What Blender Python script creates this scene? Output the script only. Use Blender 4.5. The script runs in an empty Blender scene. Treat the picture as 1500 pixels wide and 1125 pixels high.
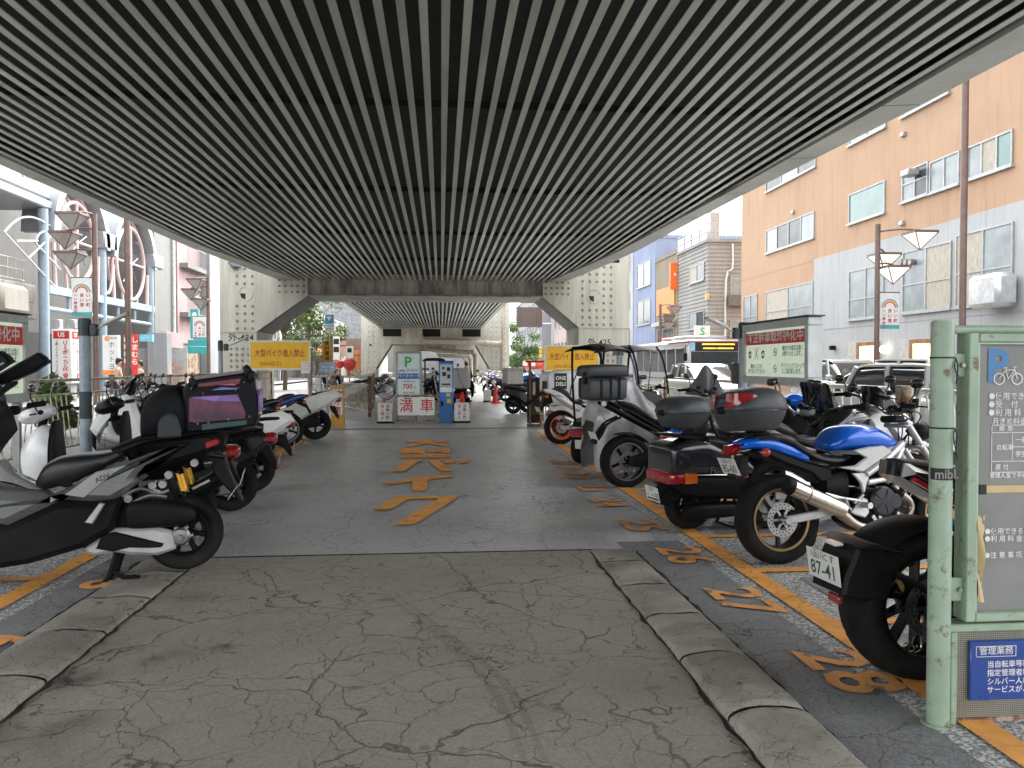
import bpy, math, random
from mathutils import Matrix, Vector
random.seed(7)
C = bpy.context.scene.collection
sc = bpy.context.scene
pi = math.pi
R = math.radians
# ------------------------------------------------------------------ camera, sky, sun, exposure
F, CX, CY, CAMH = 1170.0, 750.0, 562.5, 1.38
VPX, VPY = 646.0, 535.0
pitch = -math.atan((CY - VPY) / F)
yaw = math.atan((CX - VPX) / F * math.cos(pitch))
cam_d = bpy.data.cameras.new('camera'); cam = bpy.data.objects.new('camera', cam_d); C.objects.link(cam)
cam_d.sensor_width = 36; cam_d.lens = 36 * F / 1500.0
cam_d.clip_start = 0.05; cam_d.clip_end = 2000
cam.location = (0, 0, CAMH)
cam.rotation_euler = (pi / 2 + pitch, 0, -yaw)
sc.camera = cam
FW = Vector((math.sin(yaw) * math.cos(pitch), math.cos(yaw) * math.cos(pitch), math.sin(pitch)))
RT = Vector((math.cos(yaw), -math.sin(yaw), 0)); UP = RT.cross(FW)
def ray(px, py): return FW + RT * ((px - CX) / F) - UP * ((py - CY) / F)
def P(px, py, Y):
    d = ray(px, py); t = Y / d.y
    return Vector((d.x * t, Y, CAMH + d.z * t))
def PX(px, py, X):
    d = ray(px, py); t = X / d.x
    return Vector((X, d.y * t, CAMH + d.z * t))
def G(px, py, z=0.0):
    d = ray(px, py); t = (z - CAMH) / d.z
    return Vector((d.x * t, d.y * t, z))
w = bpy.data.worlds.new("World"); sc.world = w; w.use_nodes = True
nt = w.node_tree; nt.nodes.clear()
sky = nt.nodes.new('ShaderNodeTexSky'); sky.sky_type = 'NISHITA'; sky.sun_disc = False
SUN_EL, SUN_AZ = R(58), R(35)          # azimuth clockwise from +Y
sky.sun_elevation = SUN_EL; sky.sun_rotation = SUN_AZ
sky.air_density = 1.0; sky.dust_density = 4.0; sky.ozone_density = 0.6
hs = nt.nodes.new('ShaderNodeHueSaturation'); hs.inputs['Saturation'].default_value = 0.12
bg = nt.nodes.new('ShaderNodeBackground'); bg.inputs['Strength'].default_value = 0.15
wo = nt.nodes.new('ShaderNodeOutputWorld')
nt.links.new(sky.outputs[0], hs.inputs['Color']); nt.links.new(hs.outputs[0], bg.inputs[0]); nt.links.new(bg.outputs[0], wo.inputs[0])
sl = bpy.data.lights.new('sun', 'SUN'); sl.energy = 0.5; sl.angle = R(20); sl.color = (1, .96, .9)
sun = bpy.data.objects.new('sun', sl); C.objects.link(sun)
sd = Vector((math.sin(SUN_AZ) * math.cos(SUN_EL), math.cos(SUN_AZ) * math.cos(SUN_EL), math.sin(SUN_EL)))
sun.rotation_euler = sd.to_track_quat('Z', 'Y').to_euler(); sun.location = (0, -5, 60)
sc.view_settings.view_transform = 'Standard'; sc.view_settings.look = 'None'
sc.view_settings.exposure = 2.75; sc.view_settings.gamma = 1
sc.cycles.max_bounces = 8; sc.cycles.diffuse_bounces = 4

# ------------------------------------------------------------------ materials
MATS = {}
def M(name, col, rough=.5, metal=0, var=.12, scale=6, bump=0., bscale=60, coat=0, rust=0, rustcol=(.16, .07, .03), trans=0,
      emis=0, crack=0, cscale=1.2, speck=0, spec=.5, alpha=1, stretch=None, dust=0, streak=0, flecks=0):
    if name in MATS: return MATS[name]
    m = bpy.data.materials.new(name); m.use_nodes = True; MATS[name] = m
    t = m.node_tree; N = t.nodes; L = t.links; b = N['Principled BSDF']
    tc = N.new('ShaderNodeTexCoord'); mp = N.new('ShaderNodeMapping'); L.new(tc.outputs['Object'], mp.inputs[0])
    if stretch: mp.inputs['Scale'].default_value = stretch
    def noise(s, d=4, r=.55):
        n = N.new('ShaderNodeTexNoise'); n.inputs['Scale'].default_value = s; n.inputs['Detail'].default_value = d
        n.inputs['Roughness'].default_value = r; L.new(mp.outputs[0], n.inputs['Vector']); return n.outputs['Fac']
    def ramp(src, a, c):
        r = N.new('ShaderNodeMapRange'); r.inputs['From Min'].default_value = a; r.inputs['From Max'].default_value = c
        r.interpolation_type = 'SMOOTHSTEP'; L.new(src, r.inputs[0]); return r.outputs[0]
    def mix(f, a, c):
        x = N.new('ShaderNodeMix'); x.data_type = 'RGBA'
        if isinstance(f, float): x.inputs[0].default_value = f
        else: L.new(f, x.inputs[0])
        for i, v in ((6, a), (7, c)):
            if isinstance(v, tuple): x.inputs[i].default_value = (*v, 1)
            else: L.new(v, x.inputs[i])
        return x.outputs[2]
    def mul(a, c):
        x = N.new('ShaderNodeMath'); x.operation = 'MULTIPLY'
        for i, v in ((0, a), (1, c)):
            if isinstance(v, float): x.inputs[i].default_value = v
            else: L.new(v, x.inputs[i])
        return x.outputs[0]
    lo = tuple(max(0, c * (1 - var)) for c in col); hi = tuple(min(1, c * (1 + var)) for c in col)
    out = mix(ramp(noise(scale), .3, .7), lo, hi)
    if speck:
        sp = N.new('ShaderNodeTexVoronoi'); sp.inputs['Scale'].default_value = bscale; L.new(mp.outputs[0], sp.inputs['Vector'])
        sx = N.new('ShaderNodeSeparateColor'); L.new(sp.outputs['Color'], sx.inputs[0])
        d2 = mix(ramp(sx.outputs[0], .2, .95), tuple(c * (1 - speck) for c in col), tuple(min(1, c * (1 + speck * 1.6)) for c in col))
        out = mix(.6, out, d2)
    if dust:
        out = mix(mul(ramp(noise(2.3, 6, .65), .42, .72), float(dust)), out, (.30, .28, .25))
    if streak:
        m2 = N.new('ShaderNodeMapping'); m2.inputs['Scale'].default_value = (2.2, 2.2, .16); L.new(tc.outputs['Object'], m2.inputs[0])
        n2 = N.new('ShaderNodeTexNoise'); n2.inputs['Scale'].default_value = 2.4; n2.inputs['Detail'].default_value = 7; n2.inputs['Roughness'].default_value = .65; L.new(m2.outputs[0], n2.inputs['Vector'])
        out = mix(mul(ramp(n2.outputs['Fac'], .46, .78), float(streak)), out, tuple(c * .5 for c in col))
    if rust:
        out = mix(ramp(noise(9, 8, .7), 1 - rust - .06, 1 - rust + .06), out, rustcol)
    height = None
    if crack:
        nn = N.new('ShaderNodeTexNoise'); nn.inputs['Scale'].default_value = 3.2; nn.inputs['Detail'].default_value = 6; L.new(mp.outputs[0], nn.inputs['Vector'])
        vm = N.new('ShaderNodeVectorMath'); vm.operation = 'MULTIPLY_ADD'; vm.inputs[1].default_value = (.35, .35, .35)
        L.new(nn.outputs['Color'], vm.inputs[0]); L.new(mp.outputs[0], vm.inputs[2])
        tot = None
        for s, wd, ms in ((cscale, .010, .55), (cscale * 2.3, .012, 1.1), (cscale * 4.6, .014, 1.9)):
            v = N.new('ShaderNodeTexVoronoi'); v.feature = 'DISTANCE_TO_EDGE'; v.inputs['Scale'].default_value = s; L.new(vm.outputs[0], v.inputs['Vector'])
            a = ramp(v.outputs['Distance'], wd, 0.0); k = mul(a, ramp(noise(ms, 2), .37, .50))
            if tot is None: tot = k
            else:
                x = N.new('ShaderNodeMath'); x.operation = 'MAXIMUM'; L.new(tot, x.inputs[0]); L.new(k, x.inputs[1]); tot = x.outputs[0]
        ck = mul(tot, float(crack))
        # broad stains
        out = mix(mul(ramp(noise(.9, 6, .6), .52, .72), .45), out, tuple(c * .55 for c in col))
        out = mix(mul(ramp(noise(5.5, 3, .6), .66, .72), .6), out, tuple(c * .35 for c in col))
        if flecks:
            out = mix(ramp(noise(38, 2, .5), .76, .80), out, tuple(min(1, c * 2.4) for c in col)); out = mix(mul(ramp(noise(16, 3, .5), .70, .76), .7), out, tuple(c * .3 for c in col))
        out = mix(ck, out, tuple(c * .14 for c in col)); height = tot
    L.new(out, b.inputs['Base Color'])
    b.inputs['Metallic'].default_value = metal
    rr = N.new('ShaderNodeMapRange'); L.new(noise(scale * 2.3), rr.inputs[0])
    rr.inputs['To Min'].default_value = max(.02, rough - .09); rr.inputs['To Max'].default_value = min(1, rough + .09)
    L.new(rr.outputs[0], b.inputs['Roughness'])
    b.inputs['Specular IOR Level'].default_value = spec
    if coat: b.inputs['Coat Weight'].default_value = coat; b.inputs['Coat Roughness'].default_value = .05
    if trans: b.inputs['Transmission Weight'].default_value = trans
    if alpha < 1: b.inputs['Alpha'].default_value = alpha
    if emis: L.new(out, b.inputs['Emission Color']); b.inputs['Emission Strength'].default_value = emis
    if bump or height:
        bn = N.new('ShaderNodeBump'); bn.inputs['Strength'].default_value = bump or .3; bn.inputs['Distance'].default_value = .01
        h = noise(bscale, 4)
        if height:
            x = N.new('ShaderNodeMath'); x.operation = 'SUBTRACT'; L.new(h, x.inputs[0]); L.new(height, x.inputs[1]); h = x.outputs[0]
        L.new(h, bn.inputs['Height']); L.new(bn.outputs[0], b.inputs['Normal'])
    return m

black_plastic = M('black_plastic', (.007, .007, .008), .42, bump=.05, bscale=300, spec=.16)
matte_black = M('matte_black', (.007, .007, .008), .5, bump=.08, bscale=200, dust=.02, spec=.13)
gloss_black = M('gloss_black', (.006, .006, .007), .12, coat=.8)
rubber = M('tyre_rubber', (.009, .009, .009), .7, bump=.3, bscale=90, dust=.05, spec=.12)
seat_vinyl = M('seat_vinyl', (.011, .011, .013), .36, bump=.15, bscale=260)
steel = M('steel', (.45, .45, .45), .32, 1)
dull_steel = M('dull_steel', (.3, .29, .28), .5, 1, var=.3)
chrome = M('chrome', (.75, .73, .7), .12, 1)
alu = M('cast_aluminium', (.5, .5, .5), .42, .85, bump=.1)
silver_paint = M('silver_paint', (.55, .55, .54), .3, .35, coat=.4)
white_paint = M('white_bike_paint', (.72, .73, .73), .25, coat=.5, var=.05)
grey_paint = M('grey_bike_paint', (.11, .12, .12), .3, .3, coat=.5, var=.06)
blue_paint = M('blue_bike_paint', (.005, .125, .66), .2, .1, coat=.5, var=.06)
red_paint = M('red_bike_paint', (.35, .01, .015), .2, coat=.8)
orange_paint = M('orange_rim_paint', (.8, .13, .02), .35)
gold_rim = M('gold_rim_paint', (.34, .23, .11), .3, .8)
red_lens = M('red_lens', (.27, .005, .008), .08, coat=1, var=.25, scale=40)
amber_lens = M('amber_lens', (.5, .1, .006), .1, coat=1)
lens = M('clear_lens', (.7, .72, .74), .06, coat=1)
smoke_screen = M('smoked_screen', (.012, .013, .015), .08, coat=1)
clear_screen = M('clear_screen', (.75, .8, .82), .04, trans=.0, alpha=.28)
plate_white = M('plate_white', (.62, .62, .58), .4, var=.05)
ink_black = M('ink_black', (.012, .012, .012), .6)
ink_red = M('ink_red', (.5, .015, .02), .5)
ink_white = M('ink_white', (.75, .75, .72), .5)
ink_blue = M('ink_blue', (.02, .08, .35), .5)
ink_green = M('ink_green', (.02, .42, .1), .5)
galv = M('galvanised_grey', (.36, .38, .38), .45, .3, var=.15, rust=.2)

# ------------------------------------------------------------------ mesh builder
def cr(pts, sub):
    """Catmull-Rom through tuples"""
    if sub <= 1 or len(pts) < 3: return [tuple(p) for p in pts]
    out = []
    n = len(pts)
    for i in range(n - 1):
        p0 = pts[max(0, i - 1)]; p1 = pts[i]; p2 = pts[i + 1]; p3 = pts[min(n - 1, i + 2)]
        for k in range(sub):
            t = k / sub
            out.append(tuple(.5 * (2 * b + (c - a) * t + (2 * a - 5 * b + 4 * c - d) * t * t + (3 * b - a - 3 * c + d) * t ** 3) for a, b, c, d in zip(p0, p1, p2, p3)))
    out.append(tuple(pts[-1]))
    return out
class MB:
    def __init__(s): s.v = []; s.f = []; s.m = None
    def add(s, vs, fs):
        o = len(s.v)
        if s.m is not None: vs = [tuple(s.m @ Vector(p)) for p in vs]
        s.v += [tuple(p) for p in vs]; s.f += [tuple(i + o for i in f) for f in fs]; return s
    def bx(s, x0, x1, y0, y1, z0, z1, b=0, rot=None):
        if x0 > x1: x0, x1 = x1, x0
        if y0 > y1: y0, y1 = y1, y0
        if z0 > z1: z0, z1 = z1, z0
        c = Vector(((x0 + x1) / 2, (y0 + y1) / 2, (z0 + z1) / 2)); h = Vector(((x1 - x0) / 2, (y1 - y0) / 2, (z1 - z0) / 2))
        b = min(b, min(h) * .95); vs = []; fs = []
        if b <= 0:
            for sx in (-1, 1):
                for sy in (-1, 1):
                    for sz in (-1, 1): vs.append(Vector((sx * h.x, sy * h.y, sz * h.z)))
            fs = [(0, 1, 3, 2), (4, 6, 7, 5), (0, 4, 5, 1), (2, 3, 7, 6), (0, 2, 6, 4), (1, 5, 7, 3)]
        else:
            idx = {}
            for sx in (-1, 1):
                for sy in (-1, 1):
                    for sz in (-1, 1):
                        for a in range(3):
                            d = [h.x - b, h.y - b, h.z - b]; d[a] += b
                            idx[(sx, sy, sz, a)] = len(vs); vs.append(Vector((sx * d[0], sy * d[1], sz * d[2])))
            for a in range(3):
                o = [(0, 1, 2), (1, 2, 0), (2, 0, 1)][a]
                for sg in (-1, 1):
                    q = []
                    for u, v in ((-1, -1), (1, -1), (1, 1), (-1, 1)):
                        k = [0, 0, 0]; k[o[0]] = sg; k[o[1]] = u; k[o[2]] = v; q.append(idx[(*k, a)])
                    fs.append(tuple(q if sg > 0 else q[::-1]))
                for u in (-1, 1):
                    for v in (-1, 1):
                        k1 = [0] * 3; k2 = [0] * 3
                        k1[o[0]] = -1; k2[o[0]] = 1
                        for k in (k1, k2): k[o[1]] = u; k[o[2]] = v
                        q = [idx[(*k1, o[1])], idx[(*k2, o[1])], idx[(*k2, o[2])], idx[(*k1, o[2])]]
                        fs.append(tuple(q if u * v < 0 else q[::-1]))
            for sx in (-1, 1):
                for sy in (-1, 1):
                    for sz in (-1, 1):
                        q = [idx[(sx, sy, sz, a)] for a in range(3)]
                        fs.append(tuple(q if sx * sy * sz > 0 else q[::-1]))
        if rot is not None: vs = [rot @ p for p in vs]
        return s.add([c + p for p in vs], fs)
    def cbx(s, c, size, b=0, rot=None):
        return s.bx(c[0] - size[0] / 2, c[0] + size[0] / 2, c[1] - size[1] / 2, c[1] + size[1] / 2, c[2] - size[2] / 2, c[2] + size[2] / 2, b, rot)
    def tube(s, pts, r, n=8, sub=1, cap=True):
        pts = [tuple(p) for p in pts]
        if isinstance(r, (int, float)): r = [r] * len(pts)
        pp = cr([(*p, q) for p, q in zip(pts, r)], sub)
        vs = []; fs = []; k = len(pp); prev = None
        for i, p in enumerate(pp):
            a = Vector(pp[max(0, i - 1)][:3]); b = Vector(pp[min(k - 1, i + 1)][:3]); d = b - a
            d = d.normalized() if d.length > 1e-9 else Vector((0, 0, 1))
            if prev is None:
                u = d.cross(Vector((0, 0, 1)))
                if u.length < .1: u = d.cross(Vector((1, 0, 0)))
            else: u = prev - d * prev.dot(d)
            u.normalize(); prev = u; v = d.cross(u)
            for j in range(n):
                t = 2 * pi * j / n
                vs.append(Vector(p[:3]) + (u * math.cos(t) + v * math.sin(t)) * p[3])
        for i in range(k - 1):
            for j in range(n): fs.append((i * n + j, i * n + (j + 1) % n, (i + 1) * n + (j + 1) % n, (i + 1) * n + j))
        if cap: fs += [tuple(range(n - 1, -1, -1)), tuple(range((k - 1) * n, k * n))]
        return s.add(vs, fs)
    def lathe(s, prof, c=(0, 0, 0), ax='y', n=24, closed=False, a0=0, a1=2 * pi):
        """prof: (radius, offset along axis)"""
        full = abs(a1 - a0 - 2 * pi) < 1e-6; m = n if full else n + 1; k = len(prof); vs = []; fs = []
        for i in range(m):
            t = a0 + (a1 - a0) * i / n
            for r, h in prof:
                u, v = r * math.cos(t), r * math.sin(t)
                vs.append({'y': (u, h, v), 'x': (h, u, v), 'z': (u, v, h)}[ax])
        for i in range(n):
            i2 = (i + 1) % m
            for j in range(k if closed else k - 1):
                j2 = (j + 1) % k; fs.append((i * k + j, i * k + j2, i2 * k + j2, i2 * k + j))
        if full and not closed:
            for j in (0, k - 1):
                if prof[j][0] > 1e-6: fs.append(tuple(i * k + j for i in range(m)))
        return s.add([Vector(c) + Vector(p) for p in vs], fs)
    def loft(s, st, n=16, sub=3, y=0, ax='x'):
        """st: (x, zbot, ztop, halfwidth, exponent[, ycentre])"""
        st = [tuple(q) + ((y,) if len(q) == 5 else ()) for q in st]
        st = cr(st, sub); vs = []; fs = []; k = len(st)
        for x, zb, zt, hw, e, yc in st:
            zc = (zb + zt) / 2; hh = abs(zt - zb) / 2; e = max(1.2, e)
            for j in range(n):
                t = 2 * pi * (j + .5) / n; cs, sn = math.cos(t), math.sin(t)
                a = math.copysign(abs(cs) ** (2 / e), cs) * abs(hw); b = math.copysign(abs(sn) ** (2 / e), sn) * hh
                vs.append((x, yc + a, zc + b) if ax == 'x' else ((yc + a, x, zc + b) if ax == 'y' else (zc + b, yc + a, x)))
        for i in range(k - 1):
            for j in range(n): fs.append((i * n + j, i * n + (j + 1) % n, (i + 1) * n + (j + 1) % n, (i + 1) * n + j))
        fs += [tuple(range(n - 1, -1, -1)), tuple(range((k - 1) * n, k * n))]
        return s.add(vs, fs)
    def prism(s, poly, w0, w1, b=0, ax='y', sub=1, w2=None):
        """extrude a polygon (u,v): ax y -> (u,w,v); x -> (w,u,v); z -> (u,v,w). b = chamfer of both caps"""
        if sub > 1: poly = cr(list(poly) + [poly[0]], sub)[:-1]
        n = len(poly); area = sum(poly[i][0] * poly[(i + 1) % n][1] - poly[(i + 1) % n][0] * poly[i][1] for i in range(n))
        if area < 0: poly = poly[::-1]
        def off(d):
            r = []
            for i in range(n):
                p0, p1, p2 = Vector(poly[i - 1]), Vector(poly[i]), Vector(poly[(i + 1) % n])
                e1 = (p1 - p0); e2 = (p2 - p1)
                n1 = Vector((-e1.y, e1.x)); n2 = Vector((-e2.y, e2.x)); nn = (n1.normalized() if n1.length else n1) + (n2.normalized() if n2.length else n2)
                nn = nn.normalized() if nn.length > 1e-6 else nn
                r.append(tuple(p1 + nn * d))
            return r
        if w0 > w1: w0, w1 = w1, w0
        rings = [(off(b), w0), (poly, w0 + b), (poly, w1 - b), (off(b), w1)] if b else [(poly, w0), (poly, w1)]
        vs = []; fs = []
        for pl, wv in rings:
            for u, v in pl: vs.append({'y': (u, wv, v), 'x': (wv, u, v), 'z': (u, v, wv)}[ax])
        for i in range(len(rings) - 1):
            for j in range(n): fs.append((i * n + j, i * n + (j + 1) % n, (i + 1) * n + (j + 1) % n, (i + 1) * n + j))
        fs += [tuple(range(n - 1, -1, -1)), tuple(range((len(rings) - 1) * n, len(rings) * n))]
        return s.add(vs, fs)
    def ball(s, c, r, n=12, sq=(1, 1, 1)):
        k = n // 2; vs = []; fs = []
        for i in range(k + 1):
            a = pi * i / k
            for j in range(n):
                t = 2 * pi * j / n
                vs.append((c[0] + r * sq[0] * math.sin(a) * math.cos(t), c[1] + r * sq[1] * math.sin(a) * math.sin(t), c[2] + r * sq[2] * math.cos(a)))
        for i in range(k):
            for j in range(n): fs.append((i * n + j, (i + 1) * n + j, (i + 1) * n + (j + 1) % n, i * n + (j + 1) % n))
        return s.add(vs, fs)
    def quad(s, *p): return s.add(p, [tuple(range(len(p)))])
    def grid(s, fn, nu, nv):
        vs = [fn(i / nu, j / nv) for i in range(nu + 1) for j in range(nv + 1)]
        fs = [(i * (nv + 1) + j, (i + 1) * (nv + 1) + j, (i + 1) * (nv + 1) + j + 1, i * (nv + 1) + j + 1) for i in range(nu) for j in range(nv)]
        return s.add(vs, fs)
    def text(s, txt, size, mat=None, bold=0., align='CENTER', depth=0, sx=1., spacing=1.):
        """lettering laid in the local XY plane, passed through matrix mat"""
        cu = bpy.data.curves.new('t', 'FONT'); cu.body = txt; cu.size = size; cu.align_x = align; cu.align_y = 'CENTER'
        cu.resolution_u = 2; cu.offset = bold * size; cu.extrude = depth; cu.space_character = spacing
        o = bpy.data.objects.new('t', cu); C.objects.link(o)
        dg = bpy.context.evaluated_depsgraph_get()
        me = bpy.data.meshes.new_from_object(o.evaluated_get(dg))
        k = Matrix.Diagonal((sx, 1, 1, 1)); k = (mat or Matrix()) @ k
        s.add([k @ v.co for v in me.vertices], [tuple(p.vertices) for p in me.polygons])
        bpy.data.objects.remove(o); bpy.data.curves.remove(cu); bpy.data.meshes.remove(me)
        return s
    def build(s, name, mat, parent=None, smooth=True, ang=38, label=None):
        me = bpy.data.meshes.new(name); me.from_pydata(s.v, [], s.f); me.validate(); me.update()
        if smooth:
            me.polygons.foreach_set('use_smooth', [True] * len(me.polygons)); me.set_sharp_from_angle(angle=R(ang))
        me.materials.append(mat)
        o = bpy.data.objects.new(name, me); C.objects.link(o)
        if parent is not None: o.parent = parent
        if label: o['label'] = label
        return o
def tag(o, label, cat, group=None):
    o['label'] = label; o['category'] = cat
    if group: o['group'] = group
    return o
def thing(name, label, cat, loc=(0, 0, 0), rz=0, group=None, rx=0):
    o = bpy.data.objects.new(name, None); C.objects.link(o); o.empty_display_size = .1
    o.location = loc; o.rotation_euler = (rx, 0, rz)
    return tag(o, label, cat, group)
def sub(name, parent, loc=(0, 0, 0), rot=(0, 0, 0)):
    o = bpy.data.objects.new(name, None); C.objects.link(o); o.parent = parent; o.location = loc; o.rotation_euler = rot
    o.empty_display_size = .05; return o
def struct(o, kind='structure'): o['kind'] = kind; return o
KIDS = {}
def copy_tree(o, parent=None, label=None, group=None):
    c = o.copy(); C.objects.link(c)
    if parent is not None: c.parent = parent
    if label: c['label'] = label
    if group: c['group'] = group
    for ch in list(o.children): copy_tree(ch, c)
    return c
def frame_mat(o, x, y):
    """matrix with origin o, x axis, y axis"""
    x = Vector(x).normalized(); z = x.cross(Vector(y)).normalized(); y = z.cross(x)
    m = Matrix.Identity(4)
    for i in range(3): m[i][0] = x[i]; m[i][1] = y[i]; m[i][2] = z[i]; m[i][3] = o[i]
    return m
# ------------------------------------------------------------------ ground, lane, markings
m_road = M('road_asphalt', (.16, .16, .157), .8, scale=.6, var=.15, bump=.25, bscale=150, speck=.2)
m_lane = M('lane_asphalt', (.42, .425, .425), .36, scale=.8, var=.16, bump=.3, bscale=110, crack=.8, cscale=1.5, flecks=1, speck=.18, spec=.6)
m_slab = M('slab_concrete', (.305, .28, .237), .66, scale=1.1, var=.2, bump=.6, bscale=120, crack=.8, cscale=1.0, flecks=1, speck=.14)
m_strip = M('dark_strip_asphalt', (.22, .222, .225), .7, scale=1.2, var=.25, bump=.4, bscale=110, crack=.7, cscale=1.4, speck=.2)
m_aggr = M('exposed_aggregate', (.36, .36, .35), .75, scale=3, var=.2, bump=1.0, bscale=85, speck=.75)
m_kerb = M('kerb_concrete', (.29, .27, .23), .8, scale=2.5, var=.25, bump=.5, bscale=60, crack=.5, cscale=2, rust=.36, rustcol=(.09, .085, .075))
m_mark = M('orange_line_paint', (.82, .37, .08), .65, scale=5, var=.12, bump=.25, bscale=110, rust=.37, rustcol=(.28, .15, .06), crack=.5, cscale=1.2)
m_markw = M('worn_orange_paint', (.78, .36, .11), .7, scale=5, var=.15, bump=.3, bscale=110, rust=.41, rustcol=(.17, .13, .10))
m_white = M('worn_white_paint', (.55, .55, .53), .7, bump=.2, rust=.4, rustcol=(.2, .2, .2))
def sheet(name, m, x0, x1, y0, y1, z, nx=1, ny=1):
    return struct(MB().grid(lambda u, v: (x0 + (x1 - x0) * u, y0 + (y1 - y0) * v, z), nx, ny).build(name, m, smooth=False))
sheet('ground', m_road, -400, 400, -60, 900, -.02)
sheet('lane', m_lane, -5.4, 4.4, -4, 130, 0)
sheet('bay_paving', m_aggr, -5.35, -2.35, -3, 19, .004)
sheet('bay_paving', m_aggr, 1.86, 4.35, -3, 17, .004)
sheet('dark_strip', m_strip, 1.36, 1.858, -3, 6.1, .0042)
sheet('dark_strip', m_strip, -2.352, -1.86, -3, 6.1, .0042)
sheet('dark_patch', m_strip, 2.3, 4.2, 4.55, 4.95, .008)
sheet('dark_patch', m_strip, 2.2, 3.3, 3.55, 3.85, .008)
sheet('dark_patch', m_strip, 2.25, 4.0, 6.2, 6.6, .008)
sheet('ramp_slab', m_slab, -1.72, 1.12, -4, G(900, 806).y, .005)
sheet('pavement', M('pavement_tile', (.2, .19, .18), .8, bump=.2, bscale=40, speck=.2), -14, -11.2, 5, 130, .1)
sheet('pavement', MATS['pavement_tile'], 13.2, 16, 5, 130, .1)
# slab far edge groove
MBk = MB(); yb = G(900, 806).y
MBk.bx(-1.75, 1.2, yb, yb + .018, -.03, .009); struct(MBk.build('slab_joint', M('joint_dirt', (.02, .02, .018), .9)))
from mathutils import noise
def kerb(xa, xb, hmax):
    b = MB(); y = -2.0; L = .62
    while y < yb - .05:
        y2 = min(y + L, yb)
        def fn(u, v):
            yy = y + .009 + (y2 - y - .018) * v; e = min(1, max(0, (yb - yy) / 3.2)); h = .012 + hmax * e
            a = pi * u; xx = (xa + xb) / 2 - (xb - xa) / 2 * math.cos(a)
            ed = min(1, min(v, 1 - v) / .03 + .82)
            nz = noise.noise(Vector((xx * 9, yy * 6, 1))) * .012 + noise.noise(Vector((xx * 30, yy * 24, 3))) * .005
            return (xx, yy, .004 + h * math.sin(a) ** .6 * ed + nz * math.sin(a))
        b.grid(fn, 16, 26); y = y2
    return struct(b.build('kerb', m_kerb, ang=60))
kerb(1.10, 1.42, .062); kerb(-1.70, -2.08, .062)
# crack gaps beside the kerbs
for xx, sg in ((1.10, -1), (-1.70, 1), (1.425, 1), (-2.085, -1)):
    b = MB(); y = -1.5; pts = []
    while y < yb: pts.append((xx + sg * (.012 + random.uniform(-.012, .012)), y, random.uniform(.006, .026))); y += .08
    for i in range(len(pts) - 1):
        (x1, y1, w1), (x2, y2, w2) = pts[i], pts[i + 1]
        b.quad((x1 - w1 / 2, y1, .0085), (x1 + w1 / 2, y1, .0085), (x2 + w2 / 2, y2, .0085), (x2 - w2 / 2, y2, .0085))
    struct(b.build('kerb_crack', MATS['joint_dirt'], smooth=False))
ZM = .0125
m_stain_shade = M('stain_and_shade', (.05, .045, .036), .6)
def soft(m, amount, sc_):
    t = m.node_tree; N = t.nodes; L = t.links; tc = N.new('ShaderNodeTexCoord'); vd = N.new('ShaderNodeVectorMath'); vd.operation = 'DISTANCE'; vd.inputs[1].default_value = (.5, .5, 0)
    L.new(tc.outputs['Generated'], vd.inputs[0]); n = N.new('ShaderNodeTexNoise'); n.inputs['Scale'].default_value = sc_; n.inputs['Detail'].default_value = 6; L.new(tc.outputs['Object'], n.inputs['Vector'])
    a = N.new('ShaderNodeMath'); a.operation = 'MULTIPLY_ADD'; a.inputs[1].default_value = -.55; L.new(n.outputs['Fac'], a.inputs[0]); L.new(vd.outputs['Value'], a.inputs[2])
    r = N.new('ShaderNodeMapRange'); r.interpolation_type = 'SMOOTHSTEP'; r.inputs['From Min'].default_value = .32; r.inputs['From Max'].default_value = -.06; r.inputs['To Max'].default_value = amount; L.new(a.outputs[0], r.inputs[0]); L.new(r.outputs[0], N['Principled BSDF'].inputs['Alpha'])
soft(m_stain_shade, .6, 4)
def flat_patch(name, pts, m=m_stain_shade):
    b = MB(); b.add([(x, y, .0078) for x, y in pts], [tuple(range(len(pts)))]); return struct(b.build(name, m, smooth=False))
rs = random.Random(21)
for px, py, s in ((150, 960, .75), (215, 880, .5), (60, 1080, .6), (330, 950, .09), (640, 990, .08), (820, 990, .05), (100, 1000, .2), (560, 880, .05), (905, 940, .05), (760, 1060, .06), (420, 1040, .07), (660, 870, .04), (520, 1010, .035), (960, 1010, .05), (700, 930, .03)):  # large patches paint in shade and dirt by the near scooter; small ones oil
    g = G(px, py); flat_patch('stain_and_shade', [(g.x + s * (1 + .5 * rs.random()) * math.cos(a * pi / 9) * 1.3, g.y + s * (.5 + .5 * rs.random()) * math.sin(a * pi / 9)) for a in range(18)])
m_skid = M('tyre_mark_rubber', (.03, .03, .03), .6, alpha=.11, var=.5, scale=9)
for pts, wd in (([(560, 870), (640, 930), (720, 1010), (770, 1120)], .05), ([(590, 880), (660, 935), (745, 1010), (800, 1120)], .045)):
    c = cr([tuple(G(*p)[:2]) for p in pts], 8); b = MB(); vs = []
    for i, p in enumerate(c):
        q = c[min(i + 1, len(c) - 1)]; r = c[max(i - 1, 0)]; d = Vector((q[0] - r[0], q[1] - r[1])).normalized(); e = wd / 2 * (.4 + .6 * math.sin(pi * i / (len(c) - 1)))
        vs += [(p[0] - d.y * e, p[1] + d.x * e, .0072), (p[0] + d.y * e, p[1] - d.x * e, .0072)]
    b.add(vs, [(2 * i, 2 * i + 1, 2 * i + 3, 2 * i + 2) for i in range(len(c) - 1)]); struct(b.build('tyre_mark', m_skid, smooth=False))
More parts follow.
